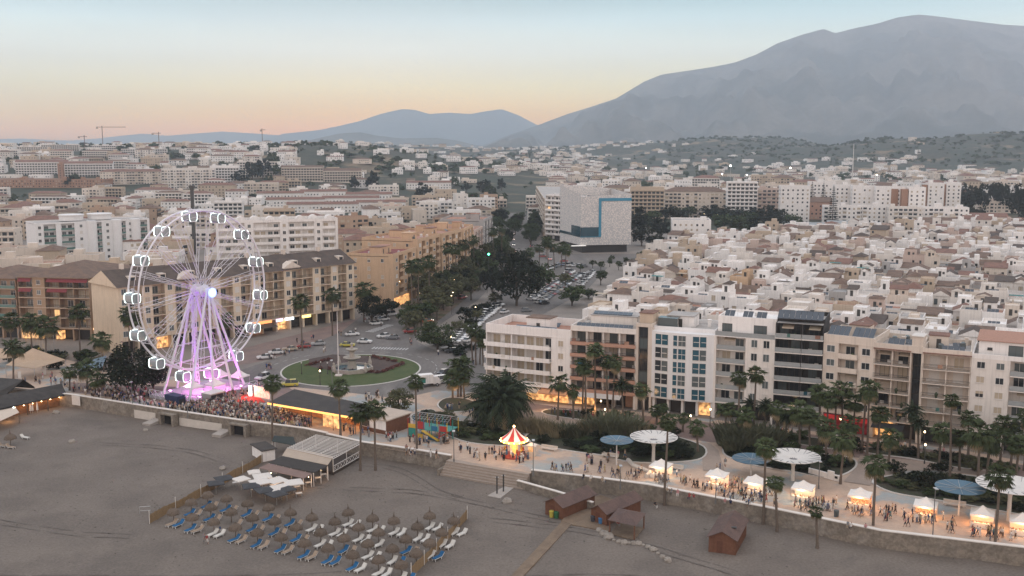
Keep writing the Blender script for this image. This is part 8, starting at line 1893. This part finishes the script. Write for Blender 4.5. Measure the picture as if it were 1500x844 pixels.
def person(where, p, a, kind=None, z=0.0, rr=R, group='people on the seafront', share=False, h=None):
    global PN; PN += 1
    kind = kind or rr.choice(['walk','walk','stride','stand','dress','arms']); top = rr.choice(['white','white','white','black','black','black','red','blue','grey','grey','pink','teal','beige','beige','navy','yellow']); bot = rr.choice(['denim','black','black','beige','white','navy','grey','brown']); hr = rr.choice(['dark','dark','brown','brown','fair'])
    do = {'walk':'walking','stride':'striding','stand':'standing','dress':'strolling','sit':'sitting','arms':'filming'}[kind]
    lab = ('%s-dressed person %s %s' % (top, do, where)) if kind == 'dress' else ('%s-topped person in %s %s %s' % (top, bot, do, where))
    o = bpy.data.objects.new('person', FIG[kind]); C.objects.link(o); o.location = (p[0], p[1], z); o.rotation_euler = (0, 0, a); s = h or rr.uniform(.90, 1.06)*(.68 if rr.random() < .1 else 1); o.scale = (s, s, s)
    for i, m_ in ((1, HAIR[hr]), (2, SHIRTS[top]), (3, SHIRTS[bot])): o.material_slots[i].link = 'OBJECT'; o.material_slots[i].material = m_
    tag(o, lab, 'person', group, share); return o
rr = random.Random(44); PLAN = []
def along(px, n, where, jit=6, sit=False, z=0.0, dir_=None):
    """n people scattered near the points of a pixel path"""
    for i in range(int(n*1.3+.5) if n > 5 else n):
        k = rr.randrange(len(px)); x, y = px[k]; x += rr.uniform(-jit, jit); y += rr.uniform(-jit*.4, jit*.4); p = G(x, y, z)
        a = (SH+(0 if rr.random() < .5 else PI)+PI/2+rr.uniform(-.5, .5)) if dir_ is None else dir_+rr.uniform(-.6, .6); PLAN.append((p, where, a, 'sit' if sit else None, z))
along([(703,672),(680,663),(697,668),(716,664),(728,668),(735,672)], 16, 'near the carousel', 9); along([(742,672),(758,676),(770,674)], 12, 'at the carousel', 9)
along([(806,689),(811,691),(825,692),(833,691),(836,685),(860,692)], 9, 'right of the carousel', 5); along([(862,677),(867,680),(882,693),(884,686),(890,676)], 10, 'by the first blue disc shade', 5)
along([(905,702),(915,700),(922,697),(928,700),(938,694),(900,697)], 14, 'left of the first market tent', 7); along([(898,668),(915,670),(908,672)], 5, 'on benches under the first blue disc shade', 5, True)
along([(965,706),(972,708),(980,706),(996,697)], 10, 'in front of the first market tent', 6); along([(1000,706),(1006,710),(1018,714),(1025,708)], 9, 'between the first two market tents', 6)
along([(1035,718),(1048,724),(1060,722),(1070,718),(1078,712),(1066,730)], 26, 'crowding the second market tent', 9); along([(1090,726),(1102,732),(1112,730),(1085,735),(1095,740)], 22, 'at the third market tent', 9); along([(1122,735),(1132,741),(1128,728)], 8, 'by the second tall beach palm', 7)
along([(1168,742),(1178,746),(1190,742),(1185,750),(1200,742)], 18, 'before the fourth market tent', 7); along([(1222,744),(1228,740),(1212,748),(1245,748)], 10, 'left of the orange-lit tent', 6); along([(1252,755),(1262,756),(1272,754)], 9, 'at the orange-lit tent', 6)
along([(1295,757),(1302,755),(1308,752),(1318,756),(1298,762),(1325,770)], 12, 'right of the orange-lit tent', 6); along([(1340,764),(1352,768),(1362,766),(1378,762),(1330,760)], 14, 'at the lone market tent', 7); along([(1390,775),(1400,772),(1396,780),(1422,785)], 8, 'under the third blue disc shade', 6)
along([(1432,784),(1440,786),(1448,782),(1455,790),(1462,788),(1486,790)], 14, 'at the last market tents', 8); along([(1052,690),(1060,683),(997,697)], 3, 'on the garden path', 3)
for px, w in (([(855,698),(866,700),(882,704),(884,704)], 'on the seawall above the huts'), ([(977,718),(984,720),(993,722),(1010,727),(1016,728),(1062,735),(1070,737)], 'on the seawall before the first tents'), ([(1242,768),(1247,770),(1268,772)], 'on the seawall by the orange-lit tent')):
    for x, y in px: PLAN.append((G(x, y+1, .7), w, SH+rr.choice([0, PI])+rr.uniform(-.3, .3), 'sit', .26))
for x, y in ((1003,726),(1110,746),(978,739),(960,730)): pass
along([(605,648),(612,652),(620,650),(632,656),(645,652),(655,650),(640,645)], 13, 'in front of the play frame', 6); along([(565,640),(571,645),(580,640),(545,632),(530,636),(515,636),(509,630),(538,640)], 16, 'by the snack kiosk', 6)
along([(592,664),(598,666),(605,667),(630,671),(640,672)], 7, 'on the low seawall by the play frame', 4, True, .55); along([(675,598),(690,604),(700,598),(655,600),(715,606),(742,610)], 16, 'on the walk by the lit palm clump', 7); along([(700,585),(725,600),(745,600)], 4, 'near the white corner block', 6)
along([(540,585),(552,582),(560,588),(575,580),(545,592)], 12, 'behind the long bar', 6); along([(630,562),(634,563),(590,562),(610,575)], 6, 'by the box truck', 4); along([(600,505),(604,502),(622,508),(645,520),(690,535)], 7, 'on the pavement beside the clipped round tree', 4); along([(392,540),(399,541),(475,516),(579,506),(560,478)], 6, 'crossing the road by the roundabout', 3)
along([(810,606),(830,609),(850,608),(868,614),(890,614),(910,616)], 22, 'at the restaurant terrace', 6); along([(1290,656),(1305,660),(1320,660),(1380,668),(1390,672),(1140,636),(1155,638)], 14, 'at the cafe tables', 6, True); along([(400,525),(420,520),(440,505),(460,500),(500,490),(520,485),(535,470)], 14, 'on the pavement of the roundabout block', 7)
along([(300,797),(303,798)], 2, 'on the sand, carrying a towel', 2, False, BEACH); along([(297,774),(323,778)], 2, 'among the front sunbeds', 2, True, BEACH); along([(853,740),(857,743),(862,744),(861,748)], 4, 'on the deck between the huts', 2, False, BEACH+.19); along([(905,772)], 1, 'inside the open shelter', 2, True, BEACH+.12)
along([(958,745),(981,742),(1029,737),(1083,755),(1283,785)], 5, 'at the foot of the long seawall', 2, True, BEACH)
along([(28,565),(45,560),(62,560),(80,562),(95,565),(70,555),(110,572)], 22, 'on the terrace by the tan sail', 8)
PLAN.sort(key=lambda q: q[0].y)
for p, w, a, k, z in PLAN[:270]: person(w, p, a, k, z, rr)
NIND = PN; print('individual people', NIND, len(PLAN))
# the packed crowd below the wheel: the front rows one by one, the rest as a mass
CR = [(118,574),(140,568),(190,574),(228,578),(300,590),(352,575),(372,580),(346,590),(380,597),(440,615),(462,626),(440,630),(345,616),(230,599),(125,581)]
pts = []
while len(pts) < 620:
    x, y = rr.uniform(112, 465), rr.uniform(566, 632)
    if inpoly(x, y, CR):
        p = G(x, y); lx, ly = (p.x-WB.x)*math.cos(-wa)-(p.y-WB.y)*math.sin(-wa), (p.x-WB.x)*math.sin(-wa)+(p.y-WB.y)*math.cos(-wa)
        if -7.3 < lx < 7.5 and -14 < ly < 10.8: continue
        if 346 < x < 388 and 577 < y < 595 and rr.random() < .93: continue
        dens = 1 if x > 250 else .55
        if rr.random() < dens and all((p.x-q.x)**2+(p.y-q.y)**2 > .16 for q in pts): pts.append(p)
for k in range(40):
    p = local(rr.uniform(-5,6), rr.uniform(-9.5,9.5)); 
    if k < 22: pts.append(local(rr.uniform(7.8,13), rr.uniform(2,15)))
pts.sort(key=lambda p: p.y)
left = max(0, 299-NIND)
for p in pts[:left]:
    q = proj(p); person('at the packed crowd\'s %s' % ('thin end' if q[0] < 230 else 'middle' if q[0] < 340 else 'bar end'), p, rr.uniform(0, 6.28), rr.choice(['stand','stand','arms','walk','dress']), 0, rr, 'front row of the packed crowd')
b = MB(); cm = [m_skin, HAIR['dark'], HAIR['brown']]+list(SHIRTS.values()); src = {}
for k, me in FIGL.items(): src[k] = ([tuple(v.co) for v in me.vertices], [(tuple(p.vertices), p.material_index) for p in me.polygons])
for p in pts[left:]+[q[0] for q in PLAN[270:]]:
    V, F = src[rr.choice(['stand','stand','arms','walk'])]; a = rr.uniform(0, 6.28); s = rr.uniform(.9, 1.05); ca, sa = math.cos(a)*s, math.sin(a)*s; mm = (0, rr.choice([1, 1, 2]), 3+rr.choice([0,0,0,0,1,1,1,4,4,5,7,7,3,2,8]), 3+rr.choice([1,1,1,10,8,7,4,0,11]), 1); o = len(b.v); zz = p.z
    b.v += [(p.x+x*ca-y*sa, p.y+x*sa+y*ca, z*s+zz) for x, y, z in V]; b.f += [[o+i for i in f] for f, _ in F]; b.m += [mm[i] for _, i in F]
struct(b.build('crowd', cm, smooth=True), 'stuff')
finish_labels()
